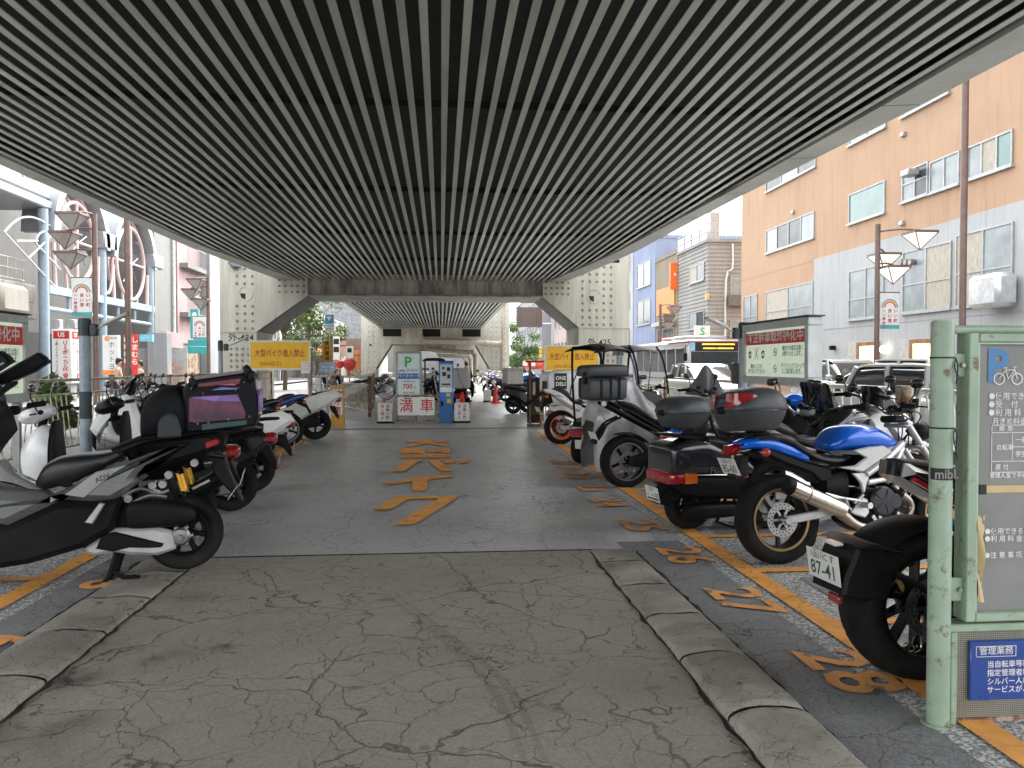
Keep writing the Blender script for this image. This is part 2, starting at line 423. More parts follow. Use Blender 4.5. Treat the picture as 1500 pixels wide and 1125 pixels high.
def marking(name, polys, m=m_mark, z=ZM):
    b = MB()
    for p in polys: b.add([(x, y, z) for x, y in p], [tuple(range(len(p)))])
    return struct(b.build(name, m, smooth=False))
def rect(x0, x1, y0, y1): return [(x0, y0), (x1, y0), (x1, y1), (x0, y1)]
XR, XL = G(1200, 908).x, G(155, 802).x
marking('bay_line', [rect(XR - .065, XR + .065, 2.0, 9.0), rect(XR - .065, XR + .065, 9.06, 16.2)])
marking('bay_line', [rect(XL - .065, XL + .065, 1.0, 9.5), rect(XL - .065, XL + .065, 9.56, 16.5)])
rows = [918, 838, 786, 754, 733, 716, 703, 692, 683, 675, 668]
Yr = [G(1100, r).y for r in rows]
marking('bay_line', [rect(XR + .068, XR + 1.9, y - .05, y + .05) for y in Yr])
Yl = [2.5, 3.45, 4.4, 5.35, 6.3, 7.25, 8.2, 9.2, 10.2, 11.2, 12.2, 13.2, 14.2, 15.2]
marking('bay_line', [rect(XL - 1.9, XL - .068, y - .05, y + .05) for y in Yl])
def floor_text(txt, x, y, size, up, bold=.02, m=m_markw, sx=1.0):
    xa, ya = ((0, -1, 0), (1, 0, 0)) if up > 0 else ((0, 1, 0), (-1, 0, 0))
    return struct(MB().text(txt, size, frame_mat((x, y, ZM), xa, ya), bold=bold, sx=sx).build('bay_number', m, smooth=False))
nums = [('28', 1238, 985), ('27', 1085, 881), ('26', 1000, 815), ('25', 937, 771), ('24', 889, 737), ('23', 865, 716), ('22', 845, 698), ('21', 832, 687), ('20', 822, 678)]
for t, px, py in nums:
    g = G(px, py); floor_text(t, g.x, g.y, .45, 1, sx=1.15)
for t, px, py in (('8', 150, 858), ('9', -10, 945), ('10', 335, 725), ('11', 372, 703), ('12', 400, 683), ('13', 418, 669)):
    g = G(px, py); floor_text(t, g.x + .05, g.y, .45, -1, sx=1.15)
# big lettering on the lane, read from the entrance
zz = lambda pts: [tuple(G(540 + x / 5.77, 620 + y / 5.77)[:2]) for x, y in pts]
big = [[(305, 154), (460, 152), (465, 138), (530, 138), (532, 152), (678, 150), (676, 163), (535, 165), (690, 197), (640, 204), (495, 174), (350, 206), (300, 203), (425, 165), (307, 167)],
       [(275, 218), (470, 216), (472, 260), (385, 262), (385, 255), (360, 262), (262, 262), (262, 250), (275, 248)],
       [(505, 217), (585, 215), (588, 238), (610, 236), (612, 214), (685, 213), (692, 258), (615, 261), (610, 250), (508, 252)],
       [(285, 271), (430, 270), (440, 262), (515, 262), (520, 268), (668, 267), (670, 279), (520, 281), (695, 284), (697, 296), (243, 299), (246, 289), (430, 284), (283, 281)],
       [(330, 315), (445, 313), (292, 414), (188, 416)], [(497, 314), (590, 313), (708, 408), (612, 413)],
       [(635, 314), (722, 312), (735, 340), (645, 342)], [(750, 314), (838, 312), (852, 341), (762, 343)],
       [(125, 512), (420, 462), (716, 436), (720, 458), (500, 486), (490, 577), (365, 580), (370, 500), (122, 532)],
       [(240, 624), (745, 620), (745, 638), (385, 866), (215, 870), (590, 646), (330, 650), (180, 738), (28, 741)]]
marking('lane_lettering', [zz(p) for p in big])
far = [[(262, 768), (330, 752), (440, 760), (440, 768), (340, 764), (275, 778)], [(265, 790), (430, 785), (430, 797), (275, 802)], [(290, 810), (340, 835), (310, 835), (270, 815)], [(360, 812), (425, 835), (390, 837), (350, 817)], [(450, 812), (520, 838), (480, 838), (440, 815)]]
marking('lane_lettering', [[tuple(G(660 + x / 8.04, 500 + y / 8.04)[:2]) for x, y in p] for p in far], m_white)
g1, g2 = G(440, 630), G(880, 634)
marking('lane_seam', [rect(-4.5, 4.2, g1.y, g1.y + .2)], MATS['joint_dirt'] if False else m_strip, .008)
# ------------------------------------------------------------------ viaduct
m_slat = M('slat_metal', (.365, .385, .335), .36, .0, scale=1.2, var=.22, dust=.2, stretch=(4, .35, 1), rust=.22, rustcol=(.2, .18, .14))
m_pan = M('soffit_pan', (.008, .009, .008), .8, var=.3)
m_fasc = M('fascia_panel', (.36, .37, .335), .5, scale=.6, var=.12, dust=.25, streak=.3)
m_conc = M('frame_paint_cream', (.53, .515, .44), .6, scale=.9, streak=.6, var=.1, bump=.1, stretch=(3, 3, .35), dust=.15)
m_beam = M('stained_beam', (.30, .275, .24), .75, scale=1.3, var=.5, bump=.25, stretch=(2.5, 2.5, .5), rust=.35, rustcol=(.07, .06, .05))
m_frame_dark = M('haunch_side_paint', (.11, .105, .09), .65, var=.2)
ZS = 4.5
def deck(label, outL, outR, inL, inR, y0, y1, pitch, w, seams, slat_d=.20):
    """outL.. = lists of (Y, X)"""
    t = thing('viaduct_deck', label, 'viaduct', (0, y0, 0), 0, 'viaduct spans')
    def ip(tab, y):
        if y <= tab[0][0]: return tab[0][1]
        for (a, p), (b, q) in zip(tab, tab[1:]):
            if y <= b: return p + (q - p) * (y - a) / (b - a)
        return tab[-1][1]
    ys = sorted({y0, y1, *[q[0] for tab in (outL, outR, inL, inR) for q in tab if y0 < q[0] < y1]})
    xmin = min(q[1] for q in outL) + .1; xmax = max(q[1] for q in outR) - .1
    b = MB(); x = xmin; dz = -y0
    while x < xmax:
        c = x + w / 2
        ya = max([y0] + [yy for yy in [y0]]); seg = [y for y in [y0 + (y1 - y0) * i / 40 for i in range(41)] if ip(outL, y) + .05 < x and x + w < ip(outR, y) - .05]
        if len(seg) > 1:
            b.bx(x, x + w, seg[0] + dz, seg[-1] + dz, ZS, ZS + .012)
            for q in (-.25 * w, ): pass
        x += pitch
    b.build('slats', m_slat, t, smooth=False)
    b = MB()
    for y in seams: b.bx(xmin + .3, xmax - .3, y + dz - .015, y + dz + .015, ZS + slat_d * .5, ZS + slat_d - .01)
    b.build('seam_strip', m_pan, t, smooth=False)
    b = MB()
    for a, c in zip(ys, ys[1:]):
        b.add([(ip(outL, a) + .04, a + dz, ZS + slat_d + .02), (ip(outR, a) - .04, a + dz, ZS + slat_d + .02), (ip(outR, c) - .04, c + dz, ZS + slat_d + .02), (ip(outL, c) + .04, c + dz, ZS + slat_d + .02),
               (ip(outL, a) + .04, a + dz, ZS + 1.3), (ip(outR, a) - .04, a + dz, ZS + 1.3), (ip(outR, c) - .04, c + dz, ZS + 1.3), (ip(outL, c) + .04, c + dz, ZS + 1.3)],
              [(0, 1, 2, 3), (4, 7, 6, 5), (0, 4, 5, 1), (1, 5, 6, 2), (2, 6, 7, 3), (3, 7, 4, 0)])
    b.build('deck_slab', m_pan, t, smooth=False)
    for o, i, sg in ((outL, inL, -1), (outR, inR, 1)):
        b = MB(); step = 2.45; y = y0
        while y < y1 - .1:
            y2 = min(y + step, y1); a, c = y + .02, y2 - .02
            q = []
            for yy in (a, c):
                xo, xi = ip(o, yy), ip(i, yy)
                q += [(xi, yy + dz, ZS - .035), (xo, yy + dz, ZS - .005), (xo + sg * .12, yy + dz, ZS + .1), (xo + sg * .12, yy + dz, ZS + 1.0), (xi, yy + dz, ZS + .05)]
            b.add(q, [(0, 1, 6, 5), (1, 2, 7, 6), (2, 3, 8, 7), (4, 0, 5, 9), (0, 4, 3, 2, 1), (5, 6, 7, 8, 9)]); y = y2
        b.build('fascia', m_fasc, t, smooth=False)
    return t
YB = 29.7
deck('nearest viaduct span with grey slatted soffit overhead', [(-10, -6.95), (12.4, -6.85), (21.8, -6.6), (28.3, -6.0), (YB, -5.9)], [(-10, 6.0), (8.8, 5.75), (14.6, 5.5), (22.5, 5.3), (26.9, 4.9), (YB, 4.6)],
     [(-10, -6.55), (12.4, -6.5), (21.8, -6.15), (YB, -5.1)], [(-10, 5.35), (8.8, 5.25), (14.6, 5.1), (22.5, 4.75), (YB, 3.95)], -8, YB, .196, .076, [10.1, 15.0, 19.9, 24.8, 5.2])
deck('second viaduct span seen beyond the first crossbeam', [(33, -4.75), (67, -5.1)], [(33, 3.25), (67, 3.4)], [(33, -4.5), (67, -4.9)], [(33, 3.0), (67, 3.2)], 33.05, 66.9, .22, .09, [40, 50, 60])
deck('farthest viaduct span beyond the drain pipes', [(69, -6), (140, -7)], [(69, 4.5), (140, 4)], [(69, -5.7), (140, -6.7)], [(69, 4.2), (140, 3.7)], 69.6, 150, .4, .17, [90])
def portal(label, Y, depth, xl0, xl1, xr0, xr1, zb, ztop, gl, gr, rv, hatch=True, front=None):
    """columns xl0..xl1 and xr0..xr1, beam bottom zb, gusset drop gl (dx, dz)"""
    t = thing('portal_frame', label, 'viaduct pier', (0, Y, 0), 0, 'steel portal frames of the viaduct')
    for x0, x1 in ((xl0, xl1), (xr0, xr1)):
        MB().bx(x0, x1, 0, depth, -.02, ztop, .03).build('column', m_conc, t)
    b = MB(); b.bx(xl1 + .002, xr0 - .002, .12, depth - .12, zb + .07, 5.9); b.build('crossbeam', m_beam, t, smooth=False)
    b = MB(); b.bx(xl1 + .002, xr0 - .002, 0, depth, zb, zb + .067); b.build('beam_flange', M('grimy_flange', (.27, .255, .225), .7, var=.3, scale=1.5, dust=.2), t, smooth=False)
    for side, x, (dx, dz) in ((-1, xl1, gl), (1, xr0, gr)):
        pl = [(x, zb), (x - side * dx, zb), (x, zb - dz)]
        g = MB().prism([(x + side * .0, zb - .003), (x - side * dx, zb - .003), (x, zb - dz)], .16, depth - .16, ax='y').build('haunch', m_frame_dark, t, smooth=False)
        # head plate, riveted, over column top and haunch
        xo = xl0 if side < 0 else xr1
        pts = [(xo - side * .02, zb - dz - .02), (x + side * .05, zb - dz - .02), (x - side * dx, zb - .01), (x - side * dx, ztop), (xo - side * .02, ztop)]
        pb = MB().prism(pts, -.035, -.003, ax='y').build('head_plate', m_conc, t, smooth=False)
        bo = MB()
        wd = abs(xo - x)
        s = rv
        nx = max(2, int(wd * .8 / s)); x_in = x + side * .16
        zz0 = zb - dz + .12; nz = int((ztop - zz0) / (s * 1.0))
        for i in range(nx):
            for j in range(nz):
                zq = zz0 + j * s; xq = x_in + side * i * s
                hx, hz = x + side * wd * .3, zb + .05
                if (xq - hx) ** 2 + (zq - hz) ** 2 < .13: continue
                bo.ball((xq, -.04, zq), .056, 8, (1, .8, 1))
        for i in range(5):
            for j in range(3): bo.ball((x - side * (dx * .92 - i * s * .8) , -.04, zb + .12 + j * s * .8), .05, 8, (1, .7, 1))
        # lower splice plate
        for i in range(nx + 2):
            for j in range(6): bo.ball((x + side * (.12 + i * s * .75), -.008, .9 + j * s * .8), .055, 8, (1, .7, 1))
        bo.build('rivets', M('bolt_heads', (.26, .245, .2), .6, var=.3), pb)
        if hatch:
            hx, hz = x + side * wd * .3, zb + .05
            MB().lathe([(.27, -.036), (.27, -.06), (.24, -.06), (.24, -.04)], (hx, 0, hz), 'y', 28).build('hatch_rim', m_conc, pb)
            MB().prism([(hx, hz), (hx - .2, hz), (hx - .14, hz - .16), (hx, hz - .22)], -.0435, -.041, ax='y').build('hatch_hole', ink_black, pb, smooth=False)
    return t
cl = [P(322, 500, YB).x, P(377, 500, YB).x, P(847, 500, YB).x, P(922, 500, YB).x]
zb1 = P(620, 434, YB).z
gl = (P(451, 434, YB).x - cl[1], zb1 - P(377, 486, YB).z); gr = (cl[2] - P(795, 438, YB).x, zb1 - P(847, 480, YB).z)
pf = portal('nearest cream steel portal frame numbered 424 with riveted head plates', YB, 2.9, *cl, zb1, 6.6, gl, gr, .27)
b = MB(); b.text('外-424', .32, frame_mat((cl[0] + .75, -.006, P(350, 495, YB).z), (1, 0, 0), (0, 0, 1)), bold=.01)
b.text('外-425', .32, frame_mat((cl[3] - 1.15, -.006, P(880, 502, YB).z), (1, 0, 0), (0, 0, 1)), bold=.01); b.build('pier_number', ink_black, pf, smooth=False)
Y2 = 67.0
c2 = [P(529, 520, Y2).x, P(551, 520, Y2).x, P(717, 520, Y2).x, P(746, 520, Y2).x]
zb2 = P(640, 505, Y2).z
p2 = portal('second portal frame of the viaduct with drain pipes on it', Y2, 2.6, *c2, zb2, 6.6, (P(573, 505, Y2).x - c2[1], zb2 - P(551, 540, Y2).z), (c2[2] - P(697, 505, Y2).x, zb2 - P(717, 540, Y2).z), .42)
b = MB(); b.bx(c2[1] + .01, c2[2] - .01, -.08, -.004, zb2 + .05, ZS - .01); b.build('beam_face', m_conc, p2, smooth=False)
b = MB()
for a0, a1 in ((561, 588), (618, 645), (677, 704)): b.bx(P(a0, 480, Y2).x, P(a1, 480, Y2).x, -.1, -.082, P(600, 493, Y2).z, P(600, 482, Y2).z)
b.build('beam_recess', m_pan, p2, smooth=False)
Y3 = 104.0
c3 = [P(575, 520, Y3).x, P(588, 520, Y3).x, P(692, 520, Y3).x, P(712, 520, Y3).x]
portal('third portal frame far under the viaduct', Y3, 2.6, *c3, P(640, 514, Y3).z, 6.6, (2.2, 2.2), (2.2, 2.2), .8, False)
m_pipe = M('drain_pipe_paint', (.42, .38, .31), .55, var=.2, rust=.3)
def pipe(label, pts, r, Y, n=10):
    b = MB(); q = [P(x, y, Y) for x, y in pts]; b.tube(q, r, n, 1)
    for p in q[1:-1]: b.ball(p, r * 1.18, 10)
    for a, c in zip(q, q[1:]):
        k = int((c - a).length / 2.4)
        for i in range(1, k + 1):
            mid = a + (c - a) * i / (k + 1); d = (c - a).normalized() * .07; b.tube([mid - d, mid + d], r * 1.3, n)
    return tag(b.build('drain_pipe', m_pipe), label, 'pipe', 'drain pipes under the viaduct')
pipe('upper drain pipe crossing the beam and running down the right column', [(615, 482), (615, 492), (621, 499), (690, 501.5), (733, 504), (737, 509), (737, 557)], .24, Y2 - .8)
pipe('thinner drain pipe below the wide crossing pipe', [(626, 507), (628, 511), (640, 513.5), (692, 516), (696, 521), (696, 560)], .2, Y2 + 3.4)
pipe('short drain pipe hanging lowest under the far beam', [(641, 518), (645, 521), (687, 522), (690, 527), (690, 556)], .2, Y2 + 14)
pipe('tall vertical drain pipe beside the second right column', [(738, 440), (738, 556)], .2, Y2 - 1.6)
# ------------------------------------------------------------------ motorcycles: shared builders
def wheel(par, x, z, r, w, rr, rim_m=matte_black, spokes=5, disc=0, side=-1, hero=False, y=0, lip=None, wspoke=.035):
    """local x forward, axle along y"""
    wh = sub('wheel', par, (x, y, z))
    prof = [(rr - .012, -.34 * w), (rr + .008, -.40 * w), (rr + (r - rr) * .42, -.5 * w), (r - (r - rr) * .22, -.44 * w), (r - (r - rr) * .07, -.27 * w), (r, -.1 * w)]
    prof = prof + [(a, -b) for a, b in prof[::-1]]
    b = MB()
    if hero:
        n = 160; k = len(prof); fine = cr([(a, c) for a, c in prof], 2); k = len(fine); vs = []; fs = []
        for i in range(n):
            t = 2 * pi * i / n
            for j, (a, c) in enumerate(fine):
                q = abs(c) / w
                if .05 < q < .47 and a > rr + .5 * (r - rr) and (i + int(q * 26) * (1 if c > 0 else 1)) % 10 < 2: a -= .006
                vs.append((a * math.cos(t), c, a * math.sin(t)))
        for i in range(n):
            i2 = (i + 1) % n
            for j in range(k): fs.append((i * k + j, i * k + (j + 1) % k, i2 * k + (j + 1) % k, i2 * k + j))
        b.add(vs, fs)
    else: b.lathe(prof, n=36, closed=True)
    b.build('tyre', rubber, wh, ang=50)
    b = MB()
    b.lathe([(rr, -.36 * w), (rr - .004, -.40 * w), (rr - .014, -.40 * w), (rr - .02, -.33 * w), (rr - .03, -.1 * w), (rr - .03, .1 * w), (rr - .02, .33 * w), (rr - .014, .40 * w), (rr - .004, .40 * w), (rr, .36 * w)], n=40, closed=True)
    b.lathe([(.018, -.34 * w), (.045, -.34 * w), (.05, -.2 * w), (.04, 0), (.05, .2 * w), (.045, .34 * w), (.018, .34 * w)], n=20)
    if spokes:
        for i in range(spokes):
            t = 2 * pi * i / spokes + .3; m = Matrix.Rotation(t, 4, 'Y'); b.m = m
            if spokes > 12: b.tube([(.04, .05 * (-1) ** i, 0), (rr - .02, 0, 0)], .0025, 4)
            else:
                for o in ((0,) if spokes > 4 else (0,)): b.prism([(.03, -wspoke * .8), (rr * .55, -wspoke * .42), (rr - .02, -wspoke * .62), (rr - .02, wspoke * .62), (rr * .55, wspoke * .42), (.03, wspoke * .8)], -.13 * w, .13 * w, .006)
            b.m = None
    b.build('rim', rim_m, wh)
    if lip: MB().lathe([(rr + .002, -.405 * w), (rr + .002, -.425 * w), (rr - .014, -.425 * w), (rr - .016, -.4 * w)], n=48, closed=True).lathe([(rr + .002, .405 * w), (rr + .002, .425 * w), (rr - .014, .425 * w), (rr - .016, .4 * w)], n=48, closed=True).build('rim_lip', lip, wh)
    if disc:
        b = MB(); yd = side * w * .46
        b.lathe([(disc * .62, yd - .002), (disc, yd - .002), (disc, yd + .002), (disc * .62, yd + .002)], n=44, closed=True)
        for i in range(6):
            b.m = Matrix.Rotation(2 * pi * i / 6, 4, 'Y'); b.bx(.03, disc * .66, yd - .0035, yd + .0035, -.008, .008); b.m = None
        d = b.build('brake_disc', steel, wh)
        b = MB()
        for i in range(20):
            for q in (.72, .88):
                t = 2 * pi * (i + (q > .8) * .5) / 20; b.lathe([(.0, -.0005), (.006, -.0005), (.006, .0005), (.0, .0005)], (disc * q * math.cos(t), yd + side * .0028, disc * q * math.sin(t)), 'y', 6)
        if hero: b.build('disc_holes', ink_black, d)
        MB().cbx((disc * .85, yd, disc * .25) , (.1, .05, .075), .015).build('brake_caliper', matte_black, wh)
    return wh
def plate(par, x, z, txt, top='品川', tilt=20, y=0, w=.23, h=.125, face=1):
    """number plate facing -x"""
    rot = Matrix.Rotation(R(-tilt), 3, 'Y')
    b = MB().cbx((x, y, z), (.004, w, h), .0015, rot).build('number_plate', plate_white, par)
    o = Vector((x, y, z)) + rot @ Vector((-.0026, 0, 0)); m = frame_mat(o, (0, -1, 0), rot @ Vector((0, 0, 1)))
    if txt not in ('85-60', '87-41', '・・95'): return
    q = MB(); q.text(txt, h * .66, m @ Matrix.Translation((0, -h * .15, 0)), bold=.012, sx=.95); q.text(top, h * .3, m @ Matrix.Translation((0, h * .32, 0)), bold=.008)
    q.build('plate_lettering', M('plate_green', (.02, .06, .04), .6), b, smooth=False)
def mirror(par, x, y, z, sgn, ln=.16, m=gloss_black, name='mirror'):
    b = MB(); b.tube([(x, y, z), (x + .03, y + sgn * .05, z + ln * .6), (x + .02, y + sgn * .08, z + ln)], .006, 6)
    b.loft([(x - .008, z + ln - .022, z + ln + .026, .05, 2.6, y + sgn * .1), (x, z + ln - .03, z + ln + .034, .062, 2.8, y + sgn * .1), (x + .016, z + ln - .026, z + ln + .03, .055, 2.6, y + sgn * .1), (x + .032, z + ln - .012, z + ln + .016, .03, 2, y + sgn * .1)], 14, 2)
    return b.build(name, m, par)
def handlebar(par, x, z, half=.36, rise=.06, back=.1, m=steel, grip=matte_black):
    pts = [(x, 0, z), (x + .01, .07, z), (x - .01, .17, z + rise), (x - back, half - .12, z + rise + .01), (x - back - .03, half, z + rise)]
    full = [(p[0], -p[1], p[2]) for p in pts[:0:-1]] + pts
    h = MB().tube(full, .011, 8, 3).build('handlebar', m, par)
    b = MB()
    for s in (-1, 1):
        b.tube([(x - back, s * (half - .13), z + rise + .01), (x - back - .035, s * (half + .01), z + rise)], .018, 10)
        b.cbx((x - back + .02, s * (half - .16), z + rise + .01), (.06, .06, .05), .012)
        b.tube([(x - back + .04, s * (half - .15), z + rise), (x - back + .06, s * (half - .05), z + rise - .005), (x - back + .035, s * (half + .03), z + rise - .01)], .006, 6)
        b.lathe([(0, -.02), (.026, -.02), (.026, .02), (0, .02)], (x + .03, s * .19, z + rise + .035), 'z', 12)
        b.tube([(x + .02, s * .15, z + rise), (x + .09, s * .08, z - .06), (x + .06, s * .02, z - .22)], .005, 5, 3)
    b.build('grip', grip, h)
    return h
def indicator(par, x, y, z, sgn, m=amber_lens):
    MB().tube([(x, y, z), (x, y + sgn * .06, z)], .008, 6).lathe([(0, -.03), (.02, -.02), (.03, .0), (.028, .022), (0, .028)], (x, y + sgn * .075, z), 'x', 12).build('indicator', m, par)
def moto(label, loc, rz, body=gloss_black, r=.3, fr=.3, tw=.16, fw=.12, wb=1.4, rim=matte_black, frim=None, lip=None, disc=.11, seat=seat_vinyl, tail=None, fairing=None, muf=steel,
         group=None, txt='12-34', spokes=5, hero=False, rx=0, panel=alu, kind='motorcycle', screen=smoke_screen, tz=.0, lens_m=red_lens, mirrors=True, name='motorcycle'):
    t = thing(name, label, kind, loc, rz, group, rx)
    tail = tail or body; rr = r * .72
    wheel(t, 0, r, r, tw, rr, rim, spokes, disc, -1, hero, lip=lip)
    wheel(t, wb, fr, fr, fw, fr * .72, frim or rim, spokes, .15, -1, False, lip=lip)
    hx, hz = wb - .40, .88 + tz
    b = MB()
    for s in (-1, 1): b.prism([(-.04, r - .03), (.05, r - .045), (.5, .36), (.56, .40), (.5, .47), (.1, r + .04), (-.04, r + .03)], s * (tw * .62), s * (tw * .62 + .035), .008)
    b.build('swingarm', panel, t)
    b = MB()  # engine
    b.loft([(.5, .30, .46, .1, 4), (.58, .22, .52, .15, 4), (.74, .2, .54, .16, 4), (.86, .24, .5, .13, 4), (.9, .3, .45, .08, 3)], 16, 3)
    for i in range(9): b.m = Matrix.Translation((.8, 0, .5)) @ Matrix.Rotation(R(25), 4, 'Y'); b.bx(-.09, .09, -.13, .13, i * .024, i * .024 + .012, .004); b.m = None
    b.loft([(.7, .72, .80, .1, 4), (.8, .70, .82, .14, 4), (.92, .68, .78, .1, 4)], 12, 2)
    e = b.build('engine', matte_black, t)
    b = MB()
    for s in (-1, 1):
        b.lathe([(.105, .15), (.105, .172), (.09, .184), (0, .186)] if s > 0 else [(.105, -.15), (.105, -.172), (.09, -.184), (0, -.186)], (.64, 0, .37), 'y', 24)
        b.lathe([(.06, .14 * s), (.06, .172 * s), (.05, .18 * s), (0, .18 * s)], (.8, 0, .34), 'y', 18)
    b.build('engine_cover', dull_steel, e)
    b = MB()
    for s in (-1, 1):
        b.tube([(hx, s * .05, hz), (hx - .25, s * .17, hz - .12), (.55, s * .17, .6), (.52, s * .15, .4)], .024, 8, 3)
        b.tube([(hx - .02, s * .05, hz - .16), (.86, s * .15, .5), (.84, s * .14, .28)], .018, 8, 3)
        b.tube([(.55, s * .15, .62), (.2, s * .12, .74), (-.12, s * .08, .8 + tz)], .014, 8, 2)
    b.build('frame', matte_black, t)
    MB().loft([(.36, .73, .80, .11, 2.6), (.44, .72, .88, .15, 2.6), (.6, .74, .99 + tz, .17, 2.4), (.75, .76, 1.02 + tz, .165, 2.3), (.9, .8, .97 + tz, .12, 2.3), (hx + .0, .84, .9, .06, 2.2)], 20, 4).build('fuel_tank', body, t)
    MB().loft([(-.14, .86 + tz, .9 + tz, .07, 2.6), (-.02, .8 + tz, .9 + tz, .11, 3), (.1, .76, .86 + tz, .12, 3), (.2, .72, .8, .13, 3), (.34, .70, .785, .12, 3), (.46, .72, .82, .09, 3)], 16, 4).build('seat', seat, t)
    tl = MB().loft([(-.33, .84 + tz, .885 + tz, .05, 2.6), (-.2, .79 + tz, .89 + tz, .085, 2.8), (.0, .71 + tz * .5, .83 + tz, .12, 2.8), (.2, .62, .74, .14, 3), (.34, .6, .72, .13, 3)], 16, 4).build('tail_fairing', tail, t)
    MB().loft([(-.375, .845 + tz, .875 + tz, .03, 2.2), (-.35, .835 + tz, .885 + tz, .055, 2.6), (-.315, .83 + tz, .882 + tz, .06, 2.6)], 12, 3).build('tail_light', lens_m, t)
    MB().prism([(-.2, .80 + tz), (-.3, .80 + tz), (-.40, .62), (-.42, .55), (-.39, .55), (-.33, .66), (-.16, .74)], -.08, .08, .01).build('rear_fender', black_plastic, t)
    plate(t, -.415, .60, txt, tilt=18)
    for s in (-1, 1): indicator(t, -.3, s * .06, .76 + tz, s)
    b = MB()
    for s in (-1, 1): b.tube([(hx - .04, s * .1, hz + .12), (hx + .12, s * .1, hz - .13), (hx + .15, s * .1, hz - .19)], .024, 10); b.tube([(hx + .14, s * .1, hz - .17), (wb, s * .1, fr)], .03, 10)
    b.cbx((hx, 0, hz + .1), (.07, .25, .03), .01); b.cbx((hx + .1, 0, hz - .08), (.07, .25, .035), .01)
    b.build('front_fork', alu, t)
    MB().lathe([(fr + .03, -fw * .5), (fr + .045, 0), (fr + .03, fw * .5), (fr + .02, fw * .5), (fr + .035, 0), (fr + .02, -fw * .5)], (wb, 0, fr), 'y', 18, True, R(20), R(150)).build('front_fender', body if fairing else black_plastic, t)
    if fairing:
        MB().loft([(hx - .14, .68, .94, .22, 2.8), (hx + .05, .55, 1.0, .25, 2.6), (hx + .22, .6, 1.0, .2, 2.4), (hx + .36, .7, .9, .1, 2.2), (hx + .42, .76, .84, .04, 2)], 18, 4).build('front_fairing', fairing, t)
        MB().prism([(.5, .5), (.62, .26), (.9, .22), (1.0, .4), (hx + .1, .7), (hx - .1, .8), (.8, .68)], -.2, .2, .05).build('side_fairing', fairing, t)
        MB().prism([(hx - .02, 1.0), (hx + .22, .98), (hx + .06, 1.14), (hx - .04, 1.2)], -.13, .13, .03).build('windscreen', screen, t)
    else:
        MB().loft([(hx + .1, .86, .92, .05, 2), (hx + .16, .8, .97, .09, 2), (hx + .24, .8, .97, .09, 2)], 18, 3).build('headlight_shell', body, t)
        MB().lathe([(.082, 0), (.06, .02), (0, .026)], (hx + .243, 0, .885), 'x', 20).build('headlight', lens, t)
        MB().cbx((hx + .06, 0, hz + .2), (.05, .16, .1), .03, Matrix.Rotation(R(-30), 3, 'Y')).build('instrument', black_plastic, t)
    handlebar(t, hx - .02, hz + .15, m=matte_black if fairing else steel)
    if mirrors:
        for s in (-1, 1): mirror(t, hx - .1, s * .22, hz + .2, s)
    b = MB(); b.tube([(.9, -.12, .5), (.95, -.14, .3), (.85, -.15, .2), (.55, -.15, .2), (.36, -.17, .3)], .022, 8, 4); b.build('exhaust_pipe', dull_steel, t)
    MB().lathe([(.0, 0), (.03, 0), (.055, .06), (.058, .4), (.05, .45), (.03, .455), (.03, .42), (0, .42)], (0, 0, 0), 'x', 20)
    b = MB(); d = Vector((-.42, 0, .2)).normalized(); a = Vector((.38, -.19, .29))
    b.tube([a, a + d * .06, a + d * .4, a + d * .45], [.03, .052, .056, .045], 18); b.build('muffler', muf, t)
    MB().tube([(.55, .12, .3), (.46, .2, .02)], .012, 8).cbx((.46, .21, .012), (.06, .05, .012)).build('side_stand', matte_black, t)
    return t
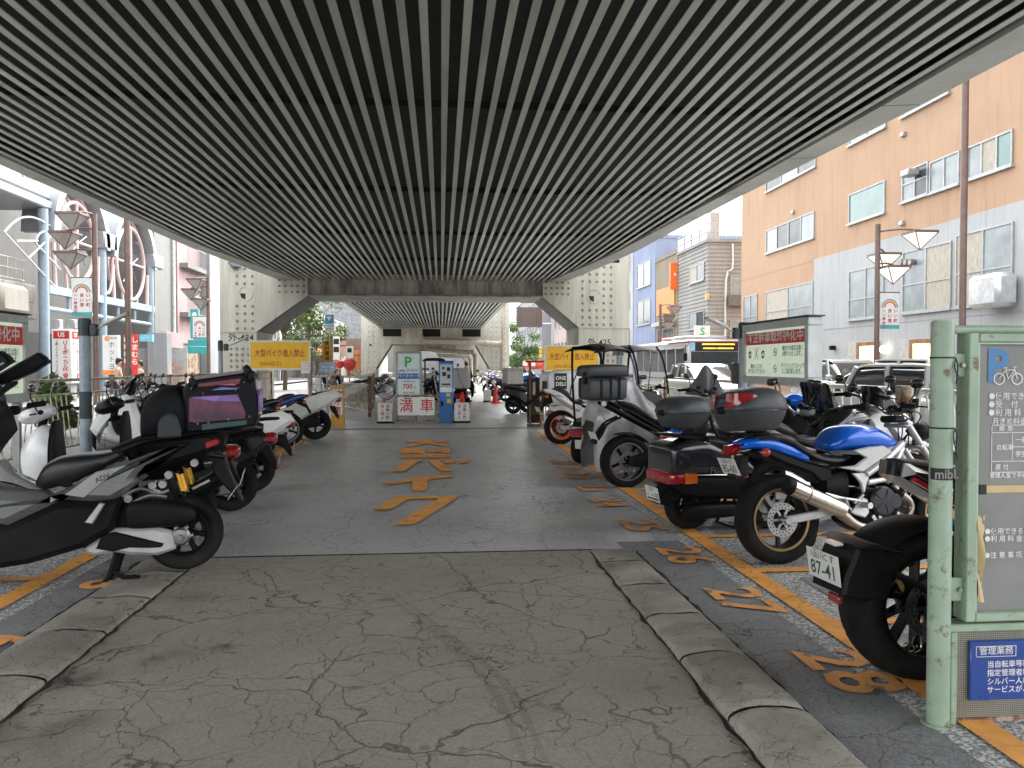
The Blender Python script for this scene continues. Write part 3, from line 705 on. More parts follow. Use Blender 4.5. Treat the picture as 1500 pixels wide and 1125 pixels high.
def scooter(label, loc, rz, body=white_paint, inner=black_plastic, seat=seat_vinyl, wb=1.28, r=.25, tw=.13, s=1., group=None, maxi=False, screen=None, txt='23-45', rim=matte_black, hero=False,
            taillens=red_lens, kind='scooter', lens_front=lens, tailm=None):
    t = thing('scooter', label, kind, loc, rz, group)
    k = lambda L: [(a * s, c * s) for a, c in L]
    wheel(t, 0, r, r, tw, r * .62, rim, 5, 0, -1, hero); wheel(t, wb * s, r, r, tw * .9, r * .62, rim, 5, .1, 1, hero)
    hx = (wb - .30) * s
    if maxi:
        MB().prism(k([(-.42, .72), (-.3, .82), (.1, .72), (.36, .6), (.5, .52), (.78, .5), (.95, .62), (1.05, .95), (1.2, .98), (1.42, .74), (1.40, .62), (1.15, .5), (.95, .28), (.4, .26), (.1, .42), (-.2, .56)]), -.2 * s, .2 * s, .05, sub=2).build('body', body, t)
        MB().prism(k([(.3, .3), (.95, .3), (1.02, .22), (.9, .15), (.35, .18)]), -.19, .19, .03).build('floor_board', inner, t)
        MB().prism(k([(.92, .62), (1.0, .95), (.9, 1.02), (.84, .8), (.8, .55)]), -.17 * s, .17 * s, .03).build('inner_legshield', inner, t)
        MB().prism(k([(1.12, .93), (1.28, .9), (1.06, 1.18), (1.01, 1.2)]), -.16, .16, .05).build('windscreen', screen or smoke_screen, t)
        MB().loft([(-.36, .78, .84, .1, 2.6), (-.2, .76, .9, .15, 3), (.05, .7, .86, .16, 3), (.15, .68, .8, .16, 3), (.4, .62, .76, .15, 3), (.52, .6, .7, .1, 3)], 16, 4).build('seat', seat, t)
        MB().loft([(1.36, .68, .78, .16, 2.4), (1.42, .7, .77, .1, 2.2), (1.44, .72, .75, .05, 2)], 14, 3).build('headlight', lens_front, t)
    else:
        MB().prism(k([(-.36, .66), (-.3, .76), (.0, .72), (.34, .62), (.42, .56), (.4, .34), (.28, .28), (.12, .4), (-.2, .52)]), -.16, .16, .05, sub=2).build('body', tailm or body, t)
        MB().prism(k([(.3, .34), (.95, .32), (.98, .22), (.36, .2)]), -.17, .17, .03).build('floor_board', inner, t)
        MB().loft([(.28, .74, .96, .18, 3), (.38, .80, .97, .195, 3), (.58, .86, .965, .2, 3), (.78, .875, .95, .175, 3), (.9, .88, .935, .13, 2.6), (.96, .885, .92, .07, 2.2)], 20, 3, ax='z').build('inner_legshield', inner, t)
        MB().loft([(.92 * s, .36, .92, .2, 2.6), (1.0 * s, .38, .93, .18, 2.4), (1.08 * s, .46, .86, .12, 2.3), (1.14 * s, .56, .76, .05, 2)], 18, 3).build('front_shield', body, t)
        MB().loft([(-.3, .76, .82, .09, 2.6), (-.16, .74, .86, .14, 3), (.06, .70, .83, .15, 3), (.28, .64, .78, .14, 3), (.4, .6, .7, .1, 3)], 16, 4).build('seat', seat, t)
        MB().lathe([(r + .03, -.06), (r + .05, 0), (r + .03, .06), (r + .02, .06), (r + .04, 0), (r + .02, -.06)], (wb * s, 0, r), 'y', 18, True, R(20), R(165)).build('front_fender', body, t)
        MB().loft([(hx - .06, 1.0, 1.06, .05, 2), (hx + .03, .95, 1.1, .14, 2.3), (hx + .12, .93, 1.06, .12, 2.2), (hx + .17, .95, 1.02, .06, 2)], 14, 3).build('headset', body if body is not gloss_black else inner, t)
        MB().loft([(hx + .15, .97, 1.03, .08, 2.3), (hx + .18, .98, 1.02, .05, 2)], 12, 2).build('headlight', lens_front, t)
    b = MB(); zb = 1.02
    b.tube([(hx - .06, .36, zb + .02), (hx, .12, zb + .01), (hx + .02, 0, zb), (hx, -.12, zb + .01), (hx - .06, -.36, zb + .02)], .012, 8, 3)
    hb = b.build('handlebar', steel, t)
    b = MB()
    for q in (-1, 1): b.tube([(hx - .035, q * .24, zb + .015), (hx - .07, q * .38, zb + .02)], .018, 10); b.tube([(hx + .01, q * .2, zb), (hx + .02, q * .3, zb), (hx, q * .37, zb)], .006, 5)
    b.build('grip', matte_black, hb)
    for q in (-1, 1): mirror(t, hx, q * .2, zb + .02, q, .17)
    MB().tube([(hx + .0, 0, zb), (hx + .1, 0, .6), (wb * s - .03, 0, r + .12)], .03, 8).tube([(wb * s, -.08, r), (wb * s - .03, -.07, r + .2)], .022, 8).tube([(wb * s, .08, r), (wb * s - .03, .07, r + .2)], .022, 8).build('front_fork', matte_black, t)
    b = MB()
    b.prism(k([(-.08, r - .05), (.06, r - .08), (.42, r - .03), (.5, r + .08), (.3, r + .12), (.06, r + .1), (-.06, r + .06)]), tw * .6, tw * .6 + .09, .02, sub=2)
    b.loft([(-.05, r + .12, r + .2, .05, 3, .12), (.1, r + .1, r + .26, .06, 3, .12), (.3, r + .12, r + .25, .06, 3, .12)], 12, 2)
    b.build('engine_unit', dull_steel if not maxi else matte_black, t)
    b = MB(); b.tube([(.3, -.15, .24), (.12, -.16, .22), (.05, -.17, .27), (-.2, -.18, .36), (-.24, -.18, .375)], [.018, .02, .055, .058, .04], 14, 2); b.build('muffler', matte_black, t)
    b = MB(); b.tube([(.0, .1, r), (-.06, .1, r + .34)], .016, 8)
    for i in range(9): b.lathe([(.03, -.008), (.036, 0), (.03, .008)], (-.012 - .005 * i, .1, r + .09 + i * .024), 'z', 10)
    b.build('shock_absorber', dull_steel, t)
    zt = .72 if maxi else .66
    MB().loft([(-.43 * s, zt, zt + .06, .07, 2.4), (-.4 * s, zt - .03, zt + .08, .13, 2.6), (-.33 * s, zt - .03, zt + .08, .14, 2.6)], 14, 2).build('tail_light', taillens, t)
    MB().prism([(-.25, .62), (-.36, .62), (-.44, .4), (-.41, .38), (-.3, .52)], -.07, .07, .01).build('rear_fender', black_plastic, t)
    plate(t, -.44, .47, txt, tilt=16)
    b = MB()
    for q in (-1, 1): b.tube([(.0, q * .13, .80), (-.25, q * .13, .86), (-.42, q * .08, .87), (-.44, 0, .87)], .011, 7, 3)
    b.build('grab_rail', matte_black, t)
    MB().tube([(.32, .1, .22), (.24, .14, .015)], .014, 8).tube([(.32, -.1, .22), (.24, -.14, .015)], .014, 8).tube([(.24, -.16, .015), (.24, .16, .015)], .012, 8).build('centre_stand', matte_black, t)
    return t
def topbox(label, parent_thing, x, z, L=.42, W=.4, H=.3, m=None, lens_on=True, style='shell', rz=0, group=None):
    """hard case resting on a rack: a thing of its own, placed in the bike's space"""
    m = m or M('case_plastic', (.04, .044, .048), .42, bump=.1, bscale=250)
    mw = Matrix.LocRotScale(parent_thing.location, parent_thing.rotation_euler, None)
    loc = mw @ Vector((x, 0, z))
    t = thing('top_box', label, 'top case', loc, parent_thing.rotation_euler.z + rz, group, parent_thing.rotation_euler.x)
    l, h = L / 2, H
    if style == 'shell':
        # tub and lid, rear at -x
        MB().loft([(0, -l * .72, l * .72, W * .36, 3.4), (.02, -l * .8, l * .8, W * .4, 3.6), (h * .3, -l * .92, l * .95, W * .47, 3.8), (h * .46, -l * .97, l, W * .5, 4)], 32, 3, ax='z').build('tub', m, t)
        MB().loft([(h * .475, -l * .96, l * .985, W * .49, 4), (h * .49, -l, l * 1.02, W * .515, 4), (h * .7, -l * .9, l * 1.0, W * .5, 3.6), (h * .88, -l * .66, l * .86, W * .43, 3.2), (h * .97, -l * .3, l * .6, W * .3, 2.6), (h, -l * .05, l * .3, W * .12, 2.2)], 32, 3, ax='z').build('lid', m, t)
        if lens_on:
            for s in (-1, 1):
                def fn(u, v, s=s):
                    a = -.5 + .9 * u; hw = .085 * (1 - u) ** .6 + .004; zc = h * (.66 + .12 * u)
                    zz = zc + (v - .5) * 2 * hw * .62; rr = 1 - .05 * max(0, (zz / h - .62)) * 4
                    ang = pi + s * (.12 + 1.35 * u)
                    cx, sy = math.cos(ang), math.sin(ang)
                    e = 2 / 3.7; k = math.copysign(abs(cx) ** e, cx), math.copysign(abs(sy) ** e, sy)
                    return (k[0] * l * 1.01 * rr + (.0), k[1] * W * .516 * rr, zz)
                MB().grid(fn, 14, 5).build('reflector', red_lens, t)
        MB().cbx((-l * .98, 0, h * .47), (.03, .09, .05), .01).build('lock', black_plastic, t)
    else:
        MB().loft([(-l, .03, h * .62, W * .44, 5), (-l * .94, .0, h * .64, W * .48, 6), (l * .9, 0, h * .64, W * .48, 6), (l, .03, h * .62, W * .44, 5)], 24, 2).build('tub', m, t)
        MB().loft([(-l * 1.06, h * .66, h * .9, W * .47, 5), (-l, h * .65, h * .98, W * .5, 6), (l * .92, h * .65, h, W * .5, 6), (l * 1.02, h * .66, h * .92, W * .46, 5)], 24, 2).build('lid', m, t)
        b = MB()
        for q in (-.5, 0, .5): b.bx(-l * 1.03, l * .98, q * W * .8 - .012, q * W * .8 + .012, h * .1, h * .6) if q else b.cbx((-l * 1.06, 0, h * .62), (.03, .11, .14), .012)
        for q in (-.45, .1, .6): b.bx(q * L * .5 - .01, q * L * .5 + .01, -W * .515, -W * .48, h * .05, h * .62)
        b.build('ribs', black_plastic, t)
        MB().lathe([(0, -.01), (.03, -.01), (.03, .01), (0, .01)], (-l * .3, -W * .46, -.03), 'y', 16).build('badge', steel, t)
    return t
def gyro(label, loc, rz, body=gloss_black, box=None, canopy=True, lettering=None, group='three wheeled canopy scooters'):
    """three-wheeled delivery scooter with a roof"""
    t = thing('canopy_scooter', label, 'scooter', loc, rz, group)
    for s in (-1, 1): wheel(t, 0, .22, .22, .13, .13, matte_black, 5, 0, -1, False, s * .19)
    wheel(t, 1.35, .22, .22, .11, .13, matte_black, 5, .08, 1)
    MB().prism([(-.3, .42), (-.26, .6), (.1, .66), (.45, .62), (.5, .3), (.2, .24), (-.2, .34)], -.24, .24, .06, sub=2).build('body', body, t)
    MB().prism([(.4, .2), (1.0, .2), (1.04, .3), (.44, .32)], -.2, .2, .03).build('floor_board', black_plastic, t)
    MB().loft([(1.0, .28, .95, .26, 3), (1.1, .3, .98, .25, 2.6), (1.24, .4, .9, .18, 2.4), (1.36, .5, .76, .08, 2)], 18, 3).build('front_shield', body, t)
    MB().lathe([(0, 0), (.07, 0), (.06, .02), (0, .03)], (1.33, 0, .68), 'x', 18).build('headlight', lens, t)
    MB().loft([(.0, .66, .74, .12, 3), (.1, .64, .8, .16, 3), (.4, .62, .76, .15, 3), (.5, .6, .7, .1, 3)], 16, 3).build('seat', seat_vinyl, t)
    handlebar(t, .98, .98, .34, .04, .06, m=matte_black)
    for s in (-1, 1): mirror(t, 1.05, s * .26, 1.0, s, .2)
    MB().tube([(1.05, 0, .9), (1.3, 0, .3)], .03, 8).build('front_fork', matte_black, t)
    MB().loft([(-.33, .4, .5, .2, 3), (-.31, .38, .52, .22, 3), (-.28, .38, .52, .22, 3)], 12, 2).build('tail_light', red_lens, t)
    plate(t, -.34, .3, '17-52', tilt=8)
    if canopy:
        b = MB()
        for s in (-1, 1): b.tube([(-.16, s * .2, .6), (-.2, s * .22, 1.2), (-.16, s * .24, 1.62)], .017, 8, 3)
        b.tube([(-.16, -.24, 1.62), (-.16, .24, 1.62)], .02, 8); b.build('rear_pillar', matte_black, t)
        MB().grid(lambda u, v: (-.3 + 1.1 * u, (v - .5) * (.62 - .1 * u), 1.62 + .07 * math.sin(pi * min(1, u * .7 + .1)) - .16 * (v - .5) ** 2 * 2), 14, 10).grid(lambda u, v: (-.3 + 1.1 * u, (v - .5) * (.62 - .1 * u), 1.608 + .07 * math.sin(pi * min(1, u * .7 + .1)) - .16 * (v - .5) ** 2 * 2), 14, 10).build('roof', matte_black, t)
        arc = cr([(.8, 1.665), (.98, 1.55), (1.14, 1.32), (1.24, 1.05), (1.26, .92)], 5)
        MB().grid(lambda u, v: (arc[int(round(u * (len(arc) - 1)))][0] - .1 * (2 * v - 1) ** 2, (v - .5) * .54, arc[int(round(u * (len(arc) - 1)))][1]), len(arc) - 1, 10).build('windscreen', clear_screen, t)
        b = MB()
        for s in (-1, 1): b.tube([(a - .1, s * .27, c) for a, c in arc], .015, 7)
        b.build('windscreen_frame', matte_black, t)
        MB().tube([(.98, 0, .98), (1.22, .05, 1.5)], .007, 6).build('wiper', matte_black, t)
    if box:
        bx = MB().loft([(-.42, .66, 1.18, .24, 6), (-.38, .62, 1.26, .28, 6), (.1, .62, 1.3, .29, 6), (.3, .62, 1.24, .28, 5), (.42, .66, 1.0, .25, 4)], 28, 2).build('cargo_box', box, t)
        MB().prism([(-.05, .64), (.0, 1.0), (.14, 1.28), (.16, 1.28), (.02, .98), (-.03, .64)], -.296, .296).build('box_seam', ink_black, bx)
        if lettering:
            MB().bx(-.33, -.08, -.292, -.284, .93, 1.23, .004).build('logo_panel', ink_black, bx)
            MB().text(lettering[0], .1, frame_mat((-.205, -.294, 1.135), (1, 0, 0), (0, 0, 1)), bold=.03).text(lettering[1], .1, frame_mat((-.205, -.294, 1.025), (1, 0, 0), (0, 0, 1)), bold=.03).build('logo_lettering', ink_white, bx, smooth=False)
            MB().bx(-.428, -.42, -.13, .13, .78, 1.08, .003).build('logo_panel', ink_black, bx)
    return t
def cover(label, loc, rz, m, L=2.0, peak=1.2, group='motorcycles under cloth covers', prof=None):
    """a motorcycle under a draped cloth cover"""
    prof = prof or [(-.45, .72, .22), (-.3, .86, .26), (.0, .84, .3), (.3, .82, .34), (.6, .98, .36), (.85, peak - .1, .4), (1.0, peak, .4), (1.12, peak - .08, .36), (1.3, .95, .3), (1.5, .66, .24), (1.62, .4, .18)]
    pr = cr(prof, 4); n = 48
    def fn(u, v):
        i = u * (len(pr) - 1); a = pr[int(i)]; x, zt, hw = a
        ang = -pi / 2 * 0 + pi * v     # over the top from -y to +y
        yy = -math.cos(ang) ; zz = math.sin(ang)
        yv = math.copysign(abs(yy) ** .5, yy) * hw * (1 + .12 * abs(yy)); zv = .1 + (zt - .1) * zz ** .42 if zz > 0 else .1
        fold = .018 * math.sin(x * 19 + yy * 5) * (1 - zz * .6) + .012 * math.sin(x * 41 + zz * 7)
        return (x + .015 * math.sin(zz * 13 + x * 7), yv * (1 + fold * 2.2), zv + fold * .6)
    o = MB().grid(fn, len(pr) - 1, n).build('covered_motorcycle', m, ang=80)
    o.location = loc; o.rotation_euler = (0, 0, rz)
    return tag(o, label, 'covered motorcycle', group)
def bicycle(label, loc, rz, m=silver_paint, group='parked bicycles', basket=True, rx=0):
    t = thing('bicycle', label, 'bicycle', loc, rz, group, rx); wb = 1.05; r = .33
    for x in (0, wb):
        wh = sub('wheel', t, (x, 0, r))
        MB().lathe([(r - .03, -.017), (r, -.012), (r, .012), (r - .03, .017)], n=28, closed=True).build('tyre', rubber, wh)
        b = MB(); b.lathe([(r - .045, -.01), (r - .03, -.012), (r - .03, .012), (r - .045, .01)], n=28, closed=True); b.lathe([(0, -.04), (.02, -.04), (.02, .04), (0, .04)], n=10)
        for i in range(16): a = 2 * pi * i / 16; b.tube([(0, .02 * (-1) ** i, 0), ((r - .04) * math.cos(a), 0, (r - .04) * math.sin(a))], .0025, 3)
        b.build('rim', steel, wh)
    b = MB(); bb = (.42, 0, .28); hd = (wb - .14, 0, .82); st = (.26, 0, .72)
    for p, q in ((bb, hd), (bb, st), (st, (hd[0] - .03, 0, .7)), (bb, (0, .05, r)), (bb, (0, -.05, r)), (st, (0, .05, r)), (st, (0, -.05, r))): b.tube([p, q], .016, 7)
    b.tube([hd, (wb - .08, 0, .66)], .02, 8)
    for s in (-1, 1): b.tube([(wb - .08, s * .03, .66), (wb, s * .05, r)], .012, 6)
    b.build('frame', m, t)
    MB().tube([(.0 + hd[0] - .16, .28, 1.0), (hd[0] - .02, .2, 1.02), (hd[0] - .02, 0, .95), (hd[0] - .02, -.2, 1.02), (hd[0] - .16, -.28, 1.0)], .012, 7, 3).tube([(hd[0], 0, .8), (hd[0] - .02, 0, .96)], .014, 6).build('handlebar', steel, t)
    MB().loft([(.08, .84, .9, .09, 2.4), (.16, .82, .9, .1, 2.4), (.34, .86, .89, .03, 2)], 12, 3).tube([(.27, 0, .7), (.24, 0, .85)], .013, 6).build('saddle', seat_vinyl, t)
    for x in (0, wb): pass
    MB().lathe([(r + .02, -.025), (r + .03, 0), (r + .02, .025)], (0, 0, r), 'y', 18, False, R(10), R(170)).lathe([(r + .02, -.025), (r + .03, 0), (r + .02, .025)], (wb, 0, r), 'y', 18, False, R(40), R(190)).build('mudguard', m, t)
    MB().lathe([(0, -.005), (.09, -.005), (.09, .005), (0, .005)], (.42, -.06, .28), 'y', 18).tube([(.42, -.07, .28), (.3, -.08, .16)], .008, 5).cbx((.3, -.13, .16), (.09, .09, .02)).build('crank', dull_steel, t)
    if basket:
        b = MB(); x0 = wb - .05
        for i in range(7): y = -.16 + i * .053; b.tube([(x0 + .28, y, .95), (x0 + .24, y * .8, .72), (x0 + .02, y * .8, .72), (x0, y, .95)], .003, 4)
        for z, k in ((.95, 1), (.84, .9), (.73, .8)): b.tube([(x0, -.16 * k, z), (x0 + .27, -.16 * k, z), (x0 + .27, .16 * k, z), (x0, .16 * k, z), (x0, -.16 * k, z)], .005, 4)
        b.build('basket', steel, t)
    return t
# ------------------------------------------------------------------ hero: adventure scooter, left foreground
def place(px, py, dx=0, dy=0):
    g = G(px, py); return (g.x + dx, g.y + dy, 0)
satin = M('satin_grey_panel', (.19, .2, .195), .3, .3, var=.06, coat=.4, scale=3)
gold = M('gold_shock', (.62, .33, .04), .3, .7)
def adv():
    loc = (P(270, 779, 5.45).x, 5.45, 0)
    t = thing('scooter', 'large grey adventure scooter on its centre stand in the left foreground', 'scooter', loc, R(189), 'scooters in the left row')
    q = lambda L: [((1020 - x) / 828, (1048 - z) / 828) for x, z in L]
    wheel(t, 0, .275, .247, .135, .165, matte_black, 7, .1, -1, True); wheel(t, 1.32, .25, .25, .12, .17, matte_black, 7, .12, 1, True)
    pr = lambda L, w, b=.02, sub=1: MB().prism(q(L), -w, w, b, sub=sub)
    pr([(-380, 600), (20, 680), (200, 720), (440, 607), (620, 615), (740, 600), (700, 760), (560, 850), (300, 920), (0, 955), (-200, 955), (-330, 850)], .2, .04).build('lower_fairing', matte_black, t)
    pr([(-330, 500), (-60, 500), (40, 515), (150, 535), (330, 558), (450, 590), (440, 604), (205, 716), (20, 668), (-240, 640), (-330, 590)], .225, .05).build('side_panel', satin, t)
    MB().prism(q([(-300, 480), (-60, 490), (30, 515), (60, 555), (-20, 625), (-120, 640), (-300, 610)]), .2, .238, .012).build('side_inlay', M('dark_satin_panel', (.08, .085, .085), .4, .3), t)
    pr([(330, 585), (450, 565), (550, 490), (830, 378), (1065, 318), (985, 372), (850, 442), (792, 500), (822, 520), (690, 618), (560, 612), (445, 602)], .185, .045).build('tail_panel', satin, t)
    b = MB()
    for sg in (-1, 1):
        b.prism(q([(470, 570), (620, 455), (770, 425), (700, 470), (560, 590)]), sg * .183, sg * .193, .004)
    b.build('tail_inlay', M('light_satin', (.3, .31, .31), .3, .4, coat=.4), t)
    b = MB(); 
    for sg in (1,):
        b.text('ADV', .045, frame_mat(Vector(((1020 - 650) / 828, .1955, (1048 - 490) / 828)), (-1, 0, .42), (.42, 0, 1)), bold=.01)
    b.build('side_emblem', ink_black, t, smooth=False)
    # seat: rider dip then pillion
    st = [(1020 - x, 1048 - a, 1048 - c, w, e) for x, a, c, w, e in [(835, 330, 300, 60, 2.6), (760, 375, 312, 110, 3), (690, 420, 350, 125, 3), (600, 470, 366, 128, 3), (500, 520, 372, 122, 3), (410, 545, 388, 105, 3), (345, 555, 430, 85, 2.8), (305, 535, 500, 50, 2.2)]]
    MB().loft([(a / 828, z0 / 828, z1 / 828, w / 828, e) for a, z0, z1, w, e in st], 18, 4).build('seat', seat_vinyl, t)
    pr([(700, 350), (800, 305), (1150, 262), (1245, 296), (1235, 345), (1110, 402), (885, 462), (792, 503), (850, 440), (1062, 319)], .15, .04).build('tail_cowl', matte_black, t)
    b = MB(); b.prism(q([(690, 355), (830, 288), (1290, 240), (1300, 252), (860, 315), (720, 372)]), -.16, .16, .012)
    for sg in (-1, 1): b.tube([(x, sg * .17, z) for x, z in q([(690, 345), (800, 300), (900, 285), (1240, 250)])], .013, 8, 3)
    b.build('luggage_rack', black_plastic, t)
    pr([(1138, 318), (1205, 296), (1222, 312), (1216, 332), (1150, 360)], .156, .012).build('tail_light', red_lens, t)
    MB().cbx(((1020 - 1195) / 828, .1, (1048 - 342) / 828), (.05, .01, .03), .003, Matrix.Rotation(R(30), 3, 'Y')).build('tax_sticker', M('pink_sticker', (.6, .18, .2), .6), t)
    pr([(1150, 402), (1240, 415), (1262, 500), (1330, 660), (1300, 640), (1190, 520)], .07, .012).build('rear_fender', black_plastic, t)
    plate(t, -.31, .53, '38-71', tilt=34, w=.16, h=.1)
    for sg in (-1, 1): indicator(t, -.17, sg * .08, .745, sg, smoke_screen)
    # drive unit
    b = MB(); b.prism(q([(560, 850), (700, 762), (900, 765), (975, 788), (1004, 830), (992, 888), (905, 915), (780, 905), (690, 885), (600, 900), (560, 880)]), .09, .165, .02); b.build('drive_cover', silver_paint, t)
    MB().prism(q([(640, 790), (700, 775), (880, 832), (940, 850), (925, 870), (860, 870), (770, 862), (690, 880), (610, 860)]), .16, .178, .01).build('drive_cover_inlay', matte_black, t)
    b = MB(); b.lathe([(.0, .1), (.05, .12), (.06, .15), (.045, .165), (0, .17)], (0, 0, .275), 'y', 20).tube([(0, .16, .275), (0, .2, .275)], .018, 8)
    for i in range(6): a = i * pi / 3; b.cbx((.06 * math.cos(a), .13, .275 + .06 * math.sin(a)), (.03, .04, .03), .008)
    b.build('rear_hub', dull_steel, t)
    x0 = [(760, 640, 760, .05), (800, 622, 768, .06), (960, 630, 765, .062), (1060, 655, 750, .06), (1095, 690, 735, .04)]
    MB().loft([((1020 - x) / 828, (1048 - c) / 828, (1048 - a) / 828, w, 4, .13) for x, a, c, w in x0], 16, 3).build('air_cleaner', matte_black, t)
    MB().prism(q([(700, 650), (820, 560), (960, 520), (1000, 640), (760, 770), (640, 850)]), -.12, .1, .03).build('engine_case', matte_black, t)
    b = MB()
    for pts in ([(730, 600), (820, 560), (900, 590), (960, 575)], [(770, 640), (860, 600), (950, 610)], [(900, 520), (880, 560), (920, 580)]): b.tube([(x, .12, z) for x, z in q(pts)], .012, 7, 3)
    for p in q([(760, 610), (880, 545), (930, 540), (1090, 430), (960, 490)]): b.lathe([(0, .1), (.025, .1), (.025, .14), (0, .14)], (p[0], 0, p[1]), 'y', 12)
    b.build('engine_fittings', dull_steel, t)
    for sg in (1, -1):
        b = MB(); a, c = q([(1008, 470), (1045, 610)]); b.tube([(a[0], sg * .15, a[1]), (c[0], sg * .15, c[1])], .014, 8)
        e = b.build('shock_absorber', matte_black, t)
        b = MB(); a, c = q([(1020, 488), (1042, 572)]); b.tube([(a[0], sg * .15, a[1]), (c[0], sg * .15, c[1])], .024, 14)
        for i in range(7):
            k = i / 6; b.tube([(a[0] + (c[0] - a[0]) * k - .001, sg * .15, a[1] + (c[1] - a[1]) * k + .003), (a[0] + (c[0] - a[0]) * k + .001, sg * .15, a[1] + (c[1] - a[1]) * k - .003)], .029, 14)
        b.build('shock_body', gold, e)
    b = MB(); b.tube([(x, -.16, z) for x, z in q([(820, 760), (1000, 690), (1060, 620), (1190, 545)])], [.03, .05, .06, .06], 14); b.build('muffler', matte_black, t)
    MB().prism(q([(1045, 592), (1140, 545), (1150, 558), (1055, 606)]), -.24, -.1, .004).build('heat_shield', steel, t)
    MB().prism(q([(570, 712), (606, 722), (664, 622), (640, 614)]), .19, .235, .008).build('passenger_step', silver_paint, t)
    b = MB()
    for sg in (-1, 1): b.tube([(x, sg * .1, z) for x, z in q([(700, 880), (690, 930), (655, 1040)])], .02, 8, 2)
    b.tube([((1020 - 650) / 828, -.17, .012), ((1020 - 650) / 828, .17, .012)], .016, 8)
    b.tube([(x, .16, z) for x, z in q([(690, 985), (740, 1020), (800, 1018)])], .014, 8, 2)
    b.cbx((.27, .16, .03), (.05, .05, .02), .005); b.build('centre_stand', matte_black, t)
    # floor and cockpit
    pr([(-60, 470), (40, 425), (130, 398), (185, 468), (335, 552), (200, 545), (20, 505)], .13, .05, 1).build('tunnel_cover', M('bright_tunnel_panel', (.5, .5, .5), .25, .3, coat=.6), t)
    pr([(-260, 520), (75, 470), (50, 440), (110, 340), (175, 250), (150, 150), (90, 60), (-60, 40), (-190, 60), (-300, 300)], .2, .06).build('front_cowl', matte_black, t)
    zp = lambda px, py: ((1020 - (px * 3.75)) / 828, (1048 - (py - 560) * 3.75) / 828)
    pg = [zp(*p) for p in ((-70, 640), (-50, 540), (-20, 470), (-6, 466), (30, 585), (20, 600), (-10, 610))]
    MB().prism(pg, -.2, .2, .02).build('windscreen', smoke_screen, t)
    for sg in (1, -1):
        pg = [zp(*p) for p in ((5, 552), (18, 543), (62, 516), (70, 522), (76, 530), (55, 545), (25, 560), (8, 566))]
        mr = MB().prism(pg, sg * .34 - .055, sg * .34 + .055, .012).build('mirror', black_plastic, t)
        MB().tube([(zp(-4, 572)[0], sg * .3, zp(0, 572)[1]), (zp(70, 532)[0], sg * .34 + sg * .06, zp(0, 532)[1])], .008, 7).build('mirror_edge', dull_steel, mr)
        MB().tube([(zp(22, 556)[0], sg * .34, zp(0, 556)[1]), (zp(10, 600)[0], sg * .24, zp(0, 600)[1])], .008, 6).build('mirror_stem', matte_black, mr)
    c = zp(49, 568)
    ph = MB().cbx((c[0], .12, c[1]), (.16, .09, .025), .008, Matrix.Rotation(R(38), 3, 'Y')).build('phone_holder', black_plastic, t)
    MB().cbx((c[0] - .005, .12, c[1] + .013), (.14, .08, .006), .003, Matrix.Rotation(R(38), 3, 'Y')).build('screen_rim', steel, ph)
    hb = MB(); hb.tube([(zp(62, 600)[0], .37, zp(0, 592)[1]), (zp(30, 600)[0], .2, zp(0, 605)[1]), (zp(20, 600)[0], 0, zp(0, 615)[1]), (zp(30, 600)[0], -.2, zp(0, 605)[1]), (zp(62, 600)[0], -.37, zp(0, 592)[1])], .012, 8, 3)
    h = hb.build('handlebar', dull_steel, t)
    b = MB(); rnd = random.Random(3)
    for sg in (-1, 1):
        b.tube([(zp(52, 0)[0], sg * .27, zp(0, 594)[1]), (zp(64, 0)[0], sg * .4, zp(0, 592)[1])], .019, 10)
        b.tube([(zp(30, 0)[0], sg * .22, zp(0, 600)[1]), (zp(34, 0)[0], sg * .38, zp(0, 600)[1])], .007, 6)
        b.cbx((zp(36, 0)[0], sg * .22, zp(0, 600)[1]), (.07, .07, .06), .015)
    for i in range(7):
        a = zp(rnd.uniform(0, 30), rnd.uniform(575, 620)); c2 = zp(rnd.uniform(5, 35), rnd.uniform(590, 640))
        b.tube([(a[0], rnd.uniform(-.2, .25), a[1]), ((a[0] + c2[0]) / 2 - .03, rnd.uniform(0, .3), (a[1] + c2[1]) / 2), (c2[0], rnd.uniform(-.1, .2), c2[1])], .006, 5, 4)
    b.build('grip', matte_black, h)
    b = MB(); c = zp(8, 632)
    b.loft([(c[0] - .05, c[1] - .03, c[1] + .03, .06, 2.2, .16), (c[0], c[1] - .04, c[1] + .045, .08, 2.2, .16), (c[0] + .1, c[1] - .03, c[1] + .03, .05, 2.2, .16)], 14, 3).build('knuckle_trim', chrome, t)
    return t, zp
ADV, zpA = adv()
mwA = Matrix.LocRotScale(ADV.location, ADV.rotation_euler, None)
# black rucksack in front of the delivery cube, both strapped on the rack
def bagpt(zx, zy): return ((1020 - zx) / 828, (1048 - zy) / 828)
bag_m = M('black_nylon', (.009, .01, .012), .7, bump=.25, bscale=160, var=.3, spec=.15)
st = [(x, a, c, w) for x, a, c, w in [(815, 290, 200, 60), (825, 292, 150, 120), (850, 292, 80, 165), (900, 290, 35, 185), (950, 288, 15, 190), (1010, 286, 18, 185), (1050, 284, 60, 165), (1068, 282, 110, 130)]]
b = MB(); b.loft([((1020 - x) / 828, (1048 - a) / 828, (1048 - c) / 828, w / 828, 3) for x, a, c, w in st], 22, 4)
bag = tag(b.build('rucksack', bag_m), 'black rounded rucksack strapped on the rack behind the grey scooter seat', 'bag'); bag.matrix_world = mwA
pk = MB(); pk.prism([bagpt(*p) for p in ((922, 285), (925, 210), (950, 170), (985, 158), (1015, 175), (1030, 220), (1032, 282))], .205, .245, .015, sub=2); pk.build('pocket', M('grey_nylon', (.03, .032, .035), .65, bump=.3, bscale=200), bag)
